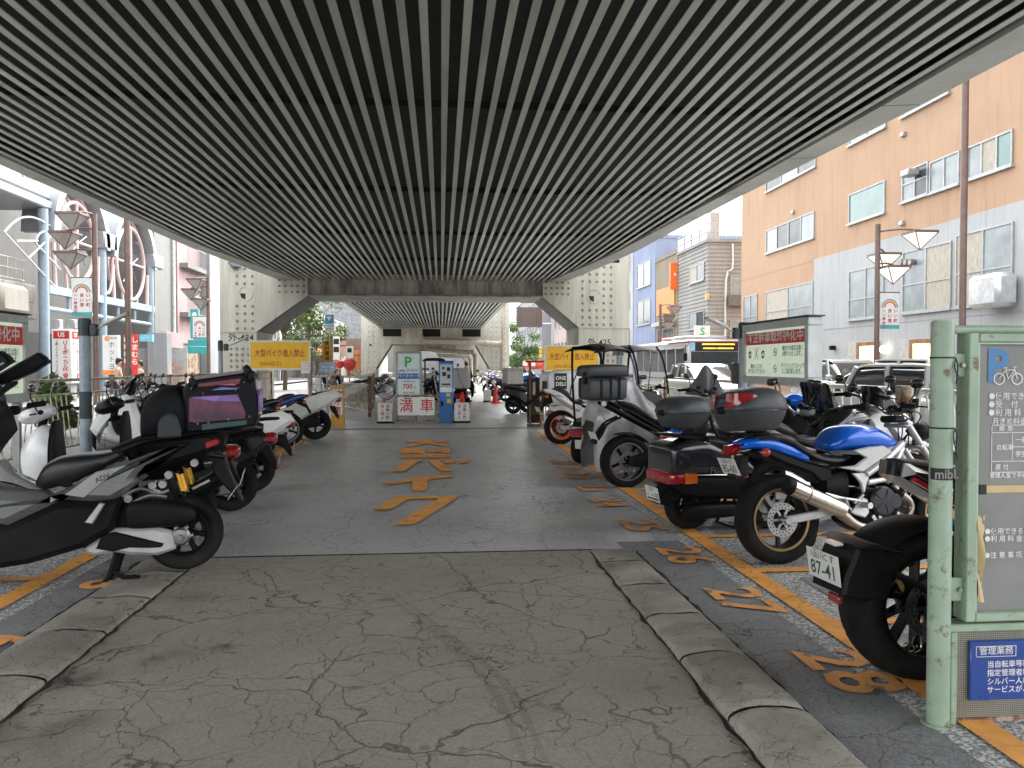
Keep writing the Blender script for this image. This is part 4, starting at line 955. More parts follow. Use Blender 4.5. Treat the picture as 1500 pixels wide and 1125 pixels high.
# cube: image corners from the close-up (zoom scale 6.25, origin 180,520)
def cz(x, y): return zpA(180 + x / 6.25, 520 + y / 6.25)
purple = M('purple_film', (.10, .012, .05), .2, coat=.25, var=.6, scale=7)
violet = M('violet_film', (.2, .1, .36), .2, coat=.3, var=.4, scale=9)
cb = thing('delivery_bag', 'purple and black see-through delivery cube bag on the rear rack of the grey scooter', 'bag', ADV.location, ADV.rotation_euler.z)
cw = .215
cube = [cz(*p) for p in ((640, 690), (612, 300), (690, 215), (1130, 150), (1215, 180), (1240, 560), (1220, 640))]
MB().prism(cube, -cw, cw, .02).build('shell', M('cube_black', (.007, .007, .009), .45, bump=.2, bscale=120, spec=.15), cb)
MB().prism([cz(*p) for p in ((690, 365), (1075, 345), (1140, 520), (1135, 575), (720, 605), (660, 590), (665, 380))], cw - .02, cw + .008, .006).build('side_window', purple, cb)
MB().prism([cz(*p) for p in ((690, 372), (1068, 350), (1095, 418), (870, 415), (800, 400), (705, 390))], cw, cw + .013, .004).build('window_sheen_panel', violet, cb)
MB().prism([cz(*p) for p in ((740, 250), (1110, 205), (1090, 262), (1060, 275), (960, 270), (740, 290))], cw - .02, cw + .008, .006).build('lid_window', M('crimson_film', (.15, .01, .04), .25, coat=.2, var=.4), cb)
MB().prism([cz(*p) for p in ((850, 315), (940, 282), (1060, 290), (1100, 290), (1060, 312))], cw, cw + .012, .004).build('lid_strip', M('blue_film', (.05, .12, .32), .25, coat=1), cb)
MB().prism([cz(*p) for p in ((905, 270), (1040, 248), (1068, 274), (960, 274))], cw, cw + .013, .004).build('lid_strip', M('pink_film', (.45, .03, .15), .25, coat=1), cb)
MB().prism([cz(*p) for p in ((770, 612), (1150, 578), (1152, 625), (770, 668))], cw, cw + .012, .004).build('base_band', M('teal_band', (.01, .05, .05), .4), cb)
b = MB()
for p in ((690, 298), (785, 342), (1060, 310), (1130, 245), (740, 608), (1172, 550), (830, 600), (995, 575)):
    a = cz(*p); b.ball((a[0], cw + .012, a[1]), .007, 8)
b.build('rivets', steel, cb)
rx_ = cz(1235, 400)[0] - .005
MB().bx(rx_ - .014, rx_ + .002, -.15, .16, cz(0, 520)[1], cz(0, 310)[1], .005).build('rear_panel', violet, cb)
b = MB(); b.tube([cz(690, 215)[:1] + (-cw,) + cz(690, 212)[1:], cz(1130, 0)[:1] + (-cw,) + cz(0, 146)[1:]], .012, 6); b.tube([cz(690, 215)[:1] + (cw,) + cz(690, 212)[1:], cz(1130, 0)[:1] + (cw,) + cz(0, 146)[1:]], .012, 6)
b.build('top_piping', M('pink_piping', (.25, .2, .22), .4), cb)
for p in ((700, 250), (1150, 150), (1180, 190)): 
    a = cz(*p); MB().cbx((a[0], cw - .03, a[1]), (.05, .1, .09), .02).build('buckle', black_plastic, cb)
MB().prism([cz(*p) for p in ((1215, 215), (1250, 240), (1262, 545), (1235, 540))], -.05, .1, .004).build('reflective_strip', M('reflective_grey', (.5, .5, .52), .3), cb)
# ------------------------------------------------------------------ hero: blue naked motorcycle
def blue_bike():
    t = thing('motorcycle', 'blue naked motorcycle with silver trellis frame and chrome muffler, plate 85-60', 'motorcycle', place(1140, 826), R(9), 'motorcycles in the right row', R(-4))
    q = lambda L: [((x - 385) / 795, (1100 - z) / 868) for x, z in L]
    dark_gold = M('dark_wheel_paint', (.025, .022, .02), .4, .3)
    wheel(t, 0, .312, .312, .15, .215, dark_gold, 5, .118, -1, True, lip=gold_rim, wspoke=.022); wheel(t, 1.40, .298, .298, .11, .215, dark_gold, 5, .15, -1, True, lip=gold_rim, wspoke=.022)
    b = MB()
    for s in (-1, 1): b.prism(q([(360, 850), (380, 805), (600, 775), (780, 735), (800, 790), (640, 820), (390, 855)]), s * .095, s * .125, .008)
    b.build('swingarm', silver_paint, t)
    MB().lathe([(0, -.15), (.025, -.15), (.025, .15), (0, .15)], (0, 0, .312), 'y', 12).build('axle', steel, t)
    # tail and seat
    MB().loft([(-.31, .80, .855, .05, 2.4), (-.24, .80, .875, .085, 2.8), (-.1, .79, .885, .1, 3), (.05, .745, .84, .115, 3), (.19, .70, .76, .12, 3)], 18, 4).build('tail_fairing', blue_paint, t)
    b = MB(); b.prism(q([(200, 420), (330, 400), (520, 475), (690, 530), (700, 600), (620, 620), (560, 560), (400, 500), (300, 450)]), -.1, .1, .02); b.build('undertail', black_plastic, t)
    MB().loft([(-.2, .85, .905, .07, 2.6), (-.1, .85, .915, .1, 3), (.0, .84, .91, .115, 3), (.085, .81, .885, .12, 3), (.1, .80, .865, .12, 3), (.16, .76, .825, .13, 3), (.26, .71, .765, .135, 3), (.4, .68, .745, .125, 3), (.5, .69, .74, .1, 3), (.58, .71, .735, .05, 2.4)], 20, 5).build('seat', seat_vinyl, t)
    MB().loft([(.375, .79, .83, .09, 2.4), (.41, .77, .88, .13, 2.5), (.48, .775, .94, .165, 2.5), (.6, .77, .965, .172, 2.3), (.72, .77, .955, .165, 2.3), (.84, .77, .905, .14, 2.3), (.93, .79, .85, .09, 2.2)], 24, 5).build('fuel_tank', blue_paint, t)
    MB().lathe([(0, 0), (.035, 0), (.033, .012), (0, .014)], (.62, 0, .962), 'z', 20).build('filler_cap', steel, t)
    b = MB()
    for s in (-1, 1): b.prism(q([(690, 522), (800, 515), (870, 470), (790, 425), (880, 405), (990, 400), (1045, 438), (850, 560)]), s * .14, s * .172, .014)
    b.build('side_cover', M('pearl_side_cover', (.62, .62, .60), .28, coat=.6, var=.05), t)
    MB().prism(q([(70, 432), (92, 380), (190, 362), (180, 380), (140, 410), (100, 440)]), -.07, .07, .025).build('tail_light', red_lens, t)
    for s in (-1, 1): indicator(t, (245 - 385) / 795 - .0, s * .09, (1100 - 420) / 868, s, M('red_indicator', (.4, .04, .03), .15, coat=1))
    MB().prism(q([(160, 440), (200, 430), (190, 560), (120, 590), (110, 560)]), -.06, .06, .01).build('rear_fender', black_plastic, t)
    plate(t, (100 - 385) / 795, (1100 - 505) / 868, '85-60', top='1品川 を', tilt=24)
    # rack
    b = MB()
    for s in (-1, 1): b.tube([(x, s * .1, z) for x, z in q([(140, 325), (210, 312), (330, 330), (420, 385), (510, 440)])], .008, 7, 3); b.tube([(x, s * .09, z) for x, z in q([(260, 345), (340, 375), (480, 430)])], .006, 6)
    for x in (150, 230, 300): 
        a = q([(x, 318)])[0]; b.tube([(a[0], -.1, a[1]), (a[0], .1, a[1])], .007, 6)
    a = q([(90, 318)])[0]; b.cbx((-.22, 0, .91), (.26, .2, .012), .004)
    b.build('luggage_rack', matte_black, t)
    # trellis frame
    b = MB(); r_ = .019
    for s in (-1, 1):
        y = s * .15; y2 = s * .09
        L = lambda *p: [(x, s * (.16 if x < .75 else .16 - (x - .75) * .35), z) for x, z in q(p)]
        b.tube(L((1165, 395), (1000, 490), (870, 570)), .026, 10, 2); b.tube(L((1085, 600), (880, 620)), .02, 8); b.tube(L((960, 530), (1030, 620)), .018, 8)
        b.tube(L((1100, 490), (1040, 610)), .018, 8); b.tube(L((1165, 420), (1100, 500)), .02, 8); b.tube(L((1140, 560), (1060, 620)), .022, 8)
        b.prism(q([(780, 560), (900, 560), (870, 640), (860, 680), (845, 680), (830, 620)]), s * .14, s * .165, .01)
        b.lathe([(0, s * .17), (.035, s * .17), (.03, s * .2), (0, s * .2)], (*[q([(1075, 620)])[0][0]], 0, q([(1075, 620)])[0][1]), 'y', 14)
    b.build('trellis_frame', silver_paint, t)
    # engine
    b = MB(); b.loft([(.5, .26, .44, .1, 4), (.6, .2, .5, .15, 4), (.78, .2, .5, .16, 4), (.9, .25, .42, .12, 3)], 18, 3)
    for ang, cx, cz_ in ((38, .86, .46), (-32, .66, .56)):
        for i in range(8): b.m = Matrix.Translation((cx, 0, cz_)) @ Matrix.Rotation(R(ang), 4, 'Y'); b.bx(-.08, .08, -.12, .12, i * .022, i * .022 + .011, .004); b.m = None
    e = b.build('engine', matte_black, t)
    b = MB(); ec = M('dark_engine_cover', (.035, .037, .042), .38, .5)
    c = q([(965, 735)])[0]; b.lathe([(.105, -.15), (.105, -.178), (.09, -.192), (.02, -.196), (0, -.196)], (c[0], 0, c[1]), 'y', 30)
    c = q([(1035, 740)])[0]; b.lathe([(.055, -.15), (.055, -.185), (.045, -.195), (0, -.196)], (c[0], 0, c[1]), 'y', 20)
    for i in range(5): 
        c = q([(965, 735)])[0]; b.m = Matrix.Translation((c[0], 0, c[1])) @ Matrix.Rotation(R(72 * i), 4, 'Y'); b.bx(.02, .085, -.199, -.19, -.004, .004); b.m = None
    b.build('engine_cover', ec, e)
    b = MB(); rnd = random.Random(5)
    for i in range(16):
        c = q([(rnd.uniform(1000, 1130), rnd.uniform(600, 700))])[0]; b.cbx((c[0], rnd.uniform(-.14, .1), c[1]), (rnd.uniform(.02, .06), rnd.uniform(.03, .08), rnd.uniform(.02, .05)), .008, Matrix.Rotation(rnd.uniform(0, 3), 3, 'Y'))
    for i in range(8):
        c = q([(rnd.uniform(880, 1100), rnd.uniform(810, 850))])[0]; b.lathe([(0, -.15), (.014, -.15), (.014, -.17), (0, -.17)], (c[0], 0, c[1]), 'y', 8)
    b.build('cylinder_fittings', alu, e)
    MB().loft([(.34, .42, .62, .1, 3), (.5, .4, .66, .12, 3)], 12, 1).build('battery_case', black_plastic, t)
    # footrest plate
    b = MB()
    for s in (-1, 1):
        b.prism(q([(750, 790), (830, 705), (865, 720), (872, 800), (845, 830), (780, 810)]), s * .15, s * .18, .008)
        for p in ([(600, 675), (700, 705), (830, 730)], [(640, 690), (760, 780)], [(720, 700), (745, 770)], [(840, 690), (780, 740)]): b.tube([(x, s * .17, z) for x, z in q(p)], .011, 7)
        a = q([(835, 750)])[0]; b.lathe([(0, s * .18), (.022, s * .18), (.022, s * .25), (0, s * .25)], (a[0], 0, a[1]), 'y', 10)
    b.build('footrest_bracket', alu, t)
    # exhaust
    a0, a1 = [Vector((x, -.2, z)) for x, z in q([(690, 772), (345, 608)])]; d = (a1 - a0)
    mu = MB().tube([a0 - d * .02, a0, a0 + d * .06, a0 + d * .9], [.035, .052, .056, .058], 24).build('muffler', M('polished_muffler', (.72, .66, .58), .16, 1), t)
    MB().tube([a0 + d * .9, a0 + d * .93, a1], [.0595, .0595, .05], 24).build('end_cap', black_plastic, mu)
    MB().tube([a0 + d * .62, a0 + d * .65], .0605, 24).build('muffler_band', dull_steel, mu)
    b = MB(); P3 = lambda L, y: [(x, y, z) for x, z in q(L)]
    b.tube(P3([(1085, 700), (1130, 740), (1135, 800), (1060, 862), (900, 890), (790, 870), (700, 805), (675, 775)], -.18), [.024, .024, .024, .024, .026, .03, .04, .045], 12, 4)
    b.build('exhaust_pipe', M('heat_stained_steel', (.38, .34, .31), .38, 1, var=.3), t)
    b = MB(); b.tube(P3([(715, 900), (690, 1000), (672, 1025)], .14), .012, 8).tube(P3([(620, 950), (665, 1010)], .14), .006, 6); b.cbx((.37, .15, .012), (.07, .05, .012)); b.build('side_stand', matte_black, t)
    # front end
    b = MB()
    for s in (-1, 1): b.tube([(1.0, s * .1, .98), (1.22, s * .1, .66)], .023, 10); b.tube([(1.2, s * .1, .68), (1.4, s * .1, .3)], .03, 10)
    b.cbx((1.02, 0, .95), (.07, .25, .035), .012, Matrix.Rotation(R(-25), 3, 'Y')); b.cbx((1.13, 0, .8), (.07, .25, .04), .012, Matrix.Rotation(R(-25), 3, 'Y')); b.build('front_fork', alu, t)
    MB().loft([(1.12, .88, .92, .05, 2), (1.18, .83, .96, .075, 2), (1.24, .83, .96, .075, 2)], 18, 3).build('headlight_shell', matte_black, t)
    MB().lathe([(.07, 0), (.05, .02), (0, .026)], (1.243, 0, .895), 'x', 20).build('headlight', lens, t)
    MB().lathe([(.335, -.06), (.35, 0), (.335, .06), (.325, .06), (.34, 0), (.325, -.06)], (1.4, 0, .298), 'y', 18, True, R(25), R(150)).build('front_fender', blue_paint, t)
    for y in (-.06, .06): MB().lathe([(0, 0), (.05, 0), (.052, .04), (.035, .06), (0, .06)], (1.04, y, 1.03), 'z', 18).build('instrument', black_plastic, t)
    handlebar(t, .98, 1.03, .37, .05, .09, m=steel)
    for s in (-1, 1): mirror(t, .9, s * .24, 1.08, s, .15)
    MB().cbx((.93, -.05, .99), (.1, .16, .05), .015).build('switch_box', black_plastic, t)
    b = MB(); rnd = random.Random(9)
    for i in range(6): b.tube([(.95, rnd.uniform(-.25, .25), 1.06), (1.12, rnd.uniform(-.15, .15), .98 + rnd.uniform(-.05, .1)), (1.08, rnd.uniform(-.1, .1), .8)], .005, 5, 4)
    b.build('control_cables', ink_black, t)
    b = MB(); b.tube([(.36, 0, .38), (.42, 0, .62)], .018, 8)
    for i in range(8): b.lathe([(.03, -.006), (.036, 0), (.03, .006)], (.37 + i * .006, 0, .42 + i * .022), 'z', 12)
    b.build('shock_absorber', M('dark_red_spring', (.2, .03, .03), .4), t)
    return t
BLUE = blue_bike()
topbox('large dark grey top box with a red lens on the blue motorcycle rack', BLUE, -.2, .93, .42, .46, .30)
# ------------------------------------------------------------------ hero: long black scooter with plate 95
def fusion():
    t = thing('scooter', 'long low black touring scooter with angular tail and wide red lamp', 'scooter', place(1008, 775), R(12), 'scooters in the right row')
    q = lambda L: [((x - 645) / 610, (1065 - z) / 673) for x, z in L]
    wheel(t, 0, .215, .215, .13, .125, matte_black, 5, 0, -1, True); wheel(t, 1.6, .23, .23, .12, .14, matte_black, 5, .1, -1)
    MB().loft([(-.27, .50, .68, .19, 7), (-.25, .49, .72, .225, 8), (-.12, .485, .755, .24, 7), (.05, .48, .76, .245, 6), (.2, .475, .70, .25, 5), (.42, .46, .60, .25, 5), (.5, .44, .54, .23, 4)], 28, 3).build('tail_body', M('dark_metallic_body', (.02, .022, .025), .2, .3, coat=.8), t)
    MB().loft([(-.26, .40, .49, .19, 5), (-.1, .3, .484, .21, 5), (.3, .26, .478, .22, 5), (.9, .2, .42, .23, 5), (1.2, .18, .36, .2, 4)], 20, 3).build('lower_body', black_plastic, t)
    MB().prism(q([(600, 400), (700, 470), (720, 560), (560, 560)]), -.2, .2, .04) if False else None
    b = MB(); b.loft([(-.285, .415, .505, .2, 6), (-.27, .41, .51, .226, 7), (-.17, .415, .508, .236, 7)], 24, 2); b.build('tail_light', red_lens, t)
    for s in (-1, 1): MB().prism([(-.16, .418), (-.05, .42), (-.05, .50), (-.16, .508)], s * .2, s * .242, .006).build('indicator', amber_lens, t)
    for s in (-1, 1): MB().bx(.36, .42, s * .24, s * .25, .45, .475, .003).build('side_reflector', red_lens, t)
    MB().prism(q([(520, 790), (600, 790), (560, 890), (470, 910), (440, 880)]), -.1, .1, .015).build('plate_bracket', black_plastic, t)
    plate(t, -.335, .315, '・・95', top='1品川', tilt=12, y=.0)
    q3 = [Vector((x, -.254, z)) for x, z in ((.02, .515), (.3, .49))]
    MB().tube([(-.06, -.2465, .49), (.1, -.2505, .487), (.38, -.2535, .474)], .004, 6).build('trim_strip', chrome, t)
    MB().text('Fusion', .075, frame_mat(Vector((.17, -.2535, .518)), (1, 0, -.06), (.25, 0, 1)), bold=.006, sx=1.2, depth=.001).build('emblem', chrome, t, smooth=False)
    MB().loft([(.1, .70, .80, .16, 3), (.22, .66, .80, .18, 3), (.45, .6, .73, .17, 3), (.55, .55, .70, .17, 3), (.8, .52, .62, .16, 3), (.98, .5, .58, .1, 2.6)], 18, 4).build('seat', seat_vinyl, t)
    MB().loft([(-.02, .8, .92, .1, 3, 0), (.02, .78, 1.02, .14, 3.4, 0), (.1, .78, 1.04, .13, 3.4, 0), (.13, .8, .98, .1, 3, 0)], 16, 3).build('backrest', seat_vinyl, t)
    b = MB()
    for s in (-1, 1): b.tube([(.1, s * .16, .98), (.16, s * .19, .8), (.38, s * .21, .77), (.46, s * .2, .68)], .015, 8, 3)
    b.tube([(.1, -.16, .98), (.06, 0, 1.0), (.1, .16, .98)], .015, 8, 3); b.build('grab_rail', matte_black, t)
    MB().prism([(.1, .8), (-.28, .82), (-.26, .80), (.0, .755), (.1, .75)], -.1, .1, .01).build('luggage_rack', matte_black, t)
    MB().prism([(.9, .5), (1.0, .56), (1.15, .9), (1.22, .96), (1.45, .86), (1.9, .6), (1.95, .5), (1.75, .46), (1.5, .52), (1.3, .3), (1.0, .26)], -.25, .25, .07).build('front_fairing', gloss_black, t)
    MB().prism([(1.3, .9), (1.44, .88), (1.26, 1.22), (1.22, 1.23)], -.2, .2, .03).build('windscreen', smoke_screen, t)
    MB().loft([(1.86, .5, .62, .2, 3), (1.94, .52, .6, .14, 2.4)], 14, 2).build('headlight', lens, t)
    handlebar(t, 1.08, .96, .36, .06, .13, m=steel)
    MB().cbx((1.1, -.1, .98), (.1, .12, .08), .02).build('brake_reservoir', M('grey_reservoir', (.16, .165, .17), .45), t)
    for s in (-1, 1): mirror(t, 1.02, s * .22, 1.02, s, .2)
    MB().loft([(-.12, .12, .22, .05, 3, -.15), (.0, .11, .24, .065, 3, -.15), (.35, .12, .24, .065, 3, -.15), (.42, .14, .22, .05, 3, -.15)], 16, 3).build('muffler', black_plastic, t)
    MB().tube([(.42, .1, .22), (.36, .14, .015)], .014, 8).tube([(.42, -.1, .22), (.36, -.14, .015)], .014, 8).tube([(.36, -.16, .015), (.36, .16, .015)], .012, 8).build('centre_stand', matte_black, t)
    MB().tube([(1.2, 0, .9), (1.5, 0, .5), (1.6, 0, .3)], .03, 8).build('front_fork', matte_black, t)
    return t
FUS = fusion()
topbox('smaller plain black top box behind the low black scooter tail', FUS, -.06, .86, .40, .40, .27, lens_on=False)
# ------------------------------------------------------------------ hero: fat-tyred black motorcycle, plate 87-41
def fat_bike():
    t = thing('motorcycle', 'black motorcycle with very wide rear tyre and low plate 87-41, behind the green post', 'motorcycle', place(1338, 990), R(7), 'motorcycles in the right row')
    q = lambda L: [((x - 1395) / 850, (1000 - z) / 939) for x, z in L]
    wheel(t, 0, .335, .335, .23, .225, gloss_black, 10, .13, -1, True, wspoke=.02); wheel(t, 1.58, .31, .31, .12, .215, gloss_black, 10, .16, -1)
    b = MB()
    for s in (-1, 1): b.prism([(-.05, .31), (.06, .29), (.5, .36), (.62, .4), (.5, .47), (.1, .39), (-.05, .37)], s * .14, s * .18, .01)
    b.build('swingarm', matte_black, t)
    MB().lathe([(.355, -.13), (.372, -.08), (.378, 0), (.372, .08), (.355, .13), (.345, .13), (.366, 0), (.345, -.13)], (0, 0, .335), 'y', 22, True, R(55), R(140)).build('tyre_hugger', matte_black, t)
    b = MB(); b.prism(q([(1085, 425), (1140, 412), (1250, 440), (1232, 560), (1200, 640), (1110, 640), (1025, 610), (1035, 540)]), -.12, .12, .015)
    b.prism(q([(1080, 420), (1130, 405), (1260, 440), (1245, 452), (1130, 425)]), -.15, .15, .006); pb = b.build('plate_bracket', black_plastic, t)
    b = MB(); 
    for s in (-1, 1): b.tube([(-.2, s * .13, .5), (-.05, s * .16, .42), (.0, s * .17, .335)], .016, 8, 3)
    b.build('bracket_arm', matte_black, t)
    plate(t, -.452, .515, '87-41', top='1品川C す', tilt=8, h=.13)
    MB().bx(-.445, -.425, -.1, -.02, .375, .41, .004).build('reflector', M('dark_red_reflector', (.22, .03, .02), .2, coat=1), t)
    MB().bx(-.43, -.385, -.05, .05, .607, .622, .006).build('plate_lamp', lens, t)
    MB().prism([(-.13, .90), (-.12, .96), (.1, .93), (.4, .8), (.45, .66), (.3, .66), (.05, .8)], -.12, .12, .04).build('tail_fairing', gloss_black, t)
    MB().prism([(-.1, .885), (.06, .80), (.3, .66), (.31, .672), (.08, .815), (-.09, .9)], -.123, .123, .002).build('tail_stripe', red_paint, t)
    MB().loft([(-.1, .93, .97, .08, 2.6), (.1, .88, .95, .13, 3), (.3, .78, .86, .16, 3), (.5, .76, .83, .14, 3)], 16, 3).build('seat', seat_vinyl, t)
    MB().loft([(.46, .76, .86, .12, 2.5), (.6, .76, 1.0, .19, 2.4), (.8, .78, 1.02, .2, 2.3), (1.05, .82, .95, .12, 2.2)], 20, 4).build('fuel_tank', gloss_black, t)
    MB().prism([(.5, .7), (.5, .45), (.68, .22), (.95, .22), (1.1, .4), (1.12, .7), (.9, .78)], -.19, .19, .05).build('engine', matte_black, t)
    MB().prism([(.34, .70), (.46, .72), (.42, .5), (.36, .52)], -.2, .2, .02).build('side_cover', blue_paint, t)
    b = MB()
    for s in (-1, 1): b.tube([(1.12, s * .11, .95), (1.58, s * .11, .31)], .03, 10)
    b.build('front_fork', alu, t)
    MB().loft([(1.18, .8, .9, .06, 2), (1.28, .74, .96, .11, 2), (1.36, .74, .95, .11, 2)], 18, 3).build('headlight_shell', gloss_black, t)
    handlebar(t, 1.05, 1.06, .42, .06, .14, m=matte_black)
    for s in (-1, 1): mirror(t, 1.0, s * .28, 1.1, s, .2)
    b = MB(); b.tube([(.9, -.15, .4), (.7, -.2, .24), (.3, -.22, .25)], .035, 10, 3).tube([(.3, -.22, .25), (-.1, -.23, .36)], [.05, .05], 14); b.build('muffler', matte_black, t)
    MB().tube([(.6, .12, .3), (.52, .24, .02)], .012, 8).build('side_stand', matte_black, t)
    return t
fat_bike()
# ------------------------------------------------------------------ right row
GR, GL_ = 'motorcycles in the right row', 'motorcycles in the left row'
def r5():
    t = thing('motorcycle', 'black naked motorcycle with single sided swingarm and high square box on rails', 'motorcycle', place(916, 714), R(10), GR)
    wheel(t, 0, .298, .298, .18, .215, gloss_black, 5, .115, -1, True, lip=M('thin_rim_stripe', (.2, .21, .25), .3, .5)); wheel(t, 1.42, .298, .298, .12, .215, gloss_black, 5, .15, -1)
    MB().prism([(.0, .36), (-.02, .26), (.12, .24), (.5, .34), (.6, .4), (.52, .5), (.3, .44)], -.17, -.1, .02).build('swingarm', matte_black, t)
    MB().lathe([(.32, -.1), (.33, 0), (.32, .1), (.31, .1), (.322, 0), (.31, -.1)], (0, 0, .298), 'y', 14, True, R(40), R(110)).build('tyre_hugger', matte_black, t)
    b = MB()
    for s in (-1, 1):
        b.tube([(-.3, s * .07, .96), (-.1, s * .09, .86), (.25, s * .1, .68), (.5, s * .12, .55)], .02, 8, 3); b.tube([(-.24, s * .08, .98), (.1, s * .1, .82), (.45, s * .12, .62)], .012, 8, 3)
        b.tube([(-.08, s * .06, .8), (-.25, s * .06, .72), (-.33, s * .05, .58)], .014, 7, 3)
    b.build('tail_rails', matte_black, t)
    MB().prism([(-.14, .97), (-.06, .98), (.12, .9), (.4, .74), (.5, .6), (.36, .6), (.2, .72), (-.02, .86)], -.1, .1, .03).build('tail_fairing', gloss_black, t)
    MB().loft([(-.1, .96, .985, .06, 2.4), (.05, .9, .96, .1, 3), (.2, .8, .87, .12, 3), (.3, .74, .80, .13, 3), (.45, .71, .775, .12, 3), (.56, .71, .76, .08, 3)], 16, 4).build('seat', seat_vinyl, t)
    MB().prism([(-.3, .68), (-.24, .72), (-.3, .6), (-.38, .5), (-.4, .52)], -.08, .08, .008).build('rear_fender', black_plastic, t)
    plate(t, -.385, .58, '41-09', tilt=24)
    MB().loft([(.48, .74, .82, .1, 2.5), (.6, .74, .95, .16, 2.4), (.78, .76, 1.0, .175, 2.3), (1.0, .8, .92, .1, 2.2)], 18, 4).build('fuel_tank', gloss_black, t)
    MB().prism([(.5, .7), (.5, .4), (.64, .24), (.9, .24), (1.05, .4), (1.05, .7), (.9, .76)], -.17, .17, .05).build('engine', matte_black, t)
    b = MB()
    for s in (-1, 1): b.tube([(1.02, s * .1, .98), (1.42, s * .1, .3)], .028, 10)
    b.build('front_fork', alu, t)
    MB().loft([(1.1, .84, .92, .06, 2), (1.18, .78, .97, .1, 2), (1.24, .78, .96, .1, 2)], 18, 3).build('headlight_shell', gloss_black, t)
    handlebar(t, .98, 1.03, .37, .05, .1, m=matte_black)
    for s in (-1, 1): mirror(t, .92, s * .24, 1.07, s, .18)
    b = MB(); b.tube([(.85, -.1, .4), (.7, -.16, .22), (.45, -.17, .22)], .025, 8, 3).tube([(.45, -.17, .22), (.2, -.18, .3)], .05, 12); b.build('muffler', matte_black, t)
    MB().tube([(.55, .12, .3), (.46, .2, .02)], .012, 8).build('side_stand', matte_black, t)
    return t
N5 = r5()
topbox('square black hard box with ribbed sides on the high rear rails', N5, -.28, .99, .40, .42, .40, style='square')
silver_cloth = M('silver_cover_cloth', (.36, .36, .37), .34, .3, var=.25, scale=4, bump=.15, bscale=30)
dark_cloth = M('dark_grey_cover_cloth', (.16, .165, .17), .5, .1, var=.2, scale=4, bump=.15, bscale=30)
cover('motorcycle under a shiny silver cover behind the black bike with square box', (P(908, 690, 9.8).x, 9.8, 0), R(10), silver_cloth, 2.0, 1.24, prof=[(-.42, .7, .2), (-.38, .92, .27), (-.2, 1.08, .3), (0, 1.2, .2), (.1, 1.22, .18), (.28, .98, .28), (.55, .82, .33), (.8, .82, .38), (1.0, .86, .36), (1.2, .8, .3), (1.4, .6, .2)])
cover('motorcycle under a dark grey cover with a tall peak, behind the two top boxes', (P(985, 690, 9.7).x, 9.7, 0), R(10), dark_cloth, 2.0, 1.33, prof=[(-.2, .7, .2), (-.1, .92, .28), (.1, .98, .32), (.25, 1.04, .34), (.36, 1.2, .26), (.45, 1.38, .1), (.55, 1.18, .26), (.7, .95, .32), (1.0, .82, .34), (1.25, .7, .26), (1.45, .5, .16)])
scooter('blue and black scooter tucked between the low black scooter and the blue motorcycle', (P(1030, 720, 7.55).x, 7.55, 0), R(10), blue_paint, s=1.0, group='scooters in the right row')
moto('white fronted motorcycle with black vents at the right fence behind the blue tank', (P(1085, 760, 6.1).x + .42, 6.5, 0), R(10), gloss_black, fairing=white_paint, group=GR, txt='31-06', tz=.02)
gyro('black three wheeled scooter with a canopy just behind the covered bikes', (P(868, 680, 11.0).x, 11.0, 0), R(56))
gyro('black canopy scooter with a tall curved clear windscreen nearer the bus', (P(908, 668, 11.9).x, 11.9, 0), R(50))
# supermoto with orange rims
sm = moto('white and black supermoto with orange rims and upswept muffler', place(821, 651), R(12), white_paint, r=.3, fr=.3, tw=.14, wb=1.45, rim=orange_paint, spokes=20, group=GR, txt='50-22', tail=white_paint, disc=.1, tz=.08, panel=silver_paint, mirrors=False)
d0 = Vector((.28, -.17, .6))
MB().tube([d0, d0 + Vector((-.06, 0, .03)), d0 + Vector((-.38, 0, .22)), d0 + Vector((-.42, 0, .245))], [.03, .055, .055, .04], 16).build('upswept_muffler', silver_paint, sm)
MB().prism([(-.3, .9), (-.36, .92), (-.6, .75), (-.66, .68), (-.56, .72), (-.4, .84)], -.05, .05, .008).build('rear_fender', black_plastic, sm)
gyro('white delivery scooter with rounded white cargo box lettered ONE DELI', (P(828, 640, 15.2).x, 15.2, 0), R(12), white_paint, box=white_paint, canopy=False, lettering=('ONE', 'DELI'), group='delivery scooters')
# beyond the barrier, right
s1 = scooter('black delivery scooter with a pale grey cargo box on its rack beyond the rusty barrier', place(752, 606), R(12), gloss_black, group='scooters beyond the barrier')
mwS = Matrix.LocRotScale(s1.location, s1.rotation_euler, None)
cbx_ = tag(MB().loft([(-.24, .0, .42, .24, 8), (-.22, 0, .46, .26, 8), (.22, 0, .46, .26, 8), (.24, 0, .42, .24, 8)], 28, 1).build('cargo_box', M('pale_grey_box', (.5, .5, .47), .5, var=.06)), 'pale grey square cargo box on the black delivery scooter', 'cargo box')
cbx_.location = mwS @ Vector((-.02, 0, .84)); cbx_.rotation_euler.z = R(12)
MB().bx(-.25, .25, -.268, .268, .385, .40, .004).build('lid_seam', M('box_seam_grey', (.25, .25, .24), .6), cbx_)
scooter('second black scooter close behind the pale cargo box', (place(768, 602)[0], 23.0, 0), R(12), gloss_black, group='scooters beyond the barrier', maxi=True)
base = None
far_specs = [(740, 588, blue_paint, 'blue sport motorcycle farther along the right row', True), (727, 583, gloss_black, 'dark motorcycle with raised black seat by the red cone', False), (716, 580, silver_paint, 'silver motorcycle beside the far white block', False),
             (736, 577, gloss_black, 'black naked motorcycle far along the right row', False), (722, 573, blue_paint, 'far blue motorcycle half hidden in the right row', True), (742, 572, white_paint, 'white faired motorcycle far beside the second right column', True)]
protoA = {}
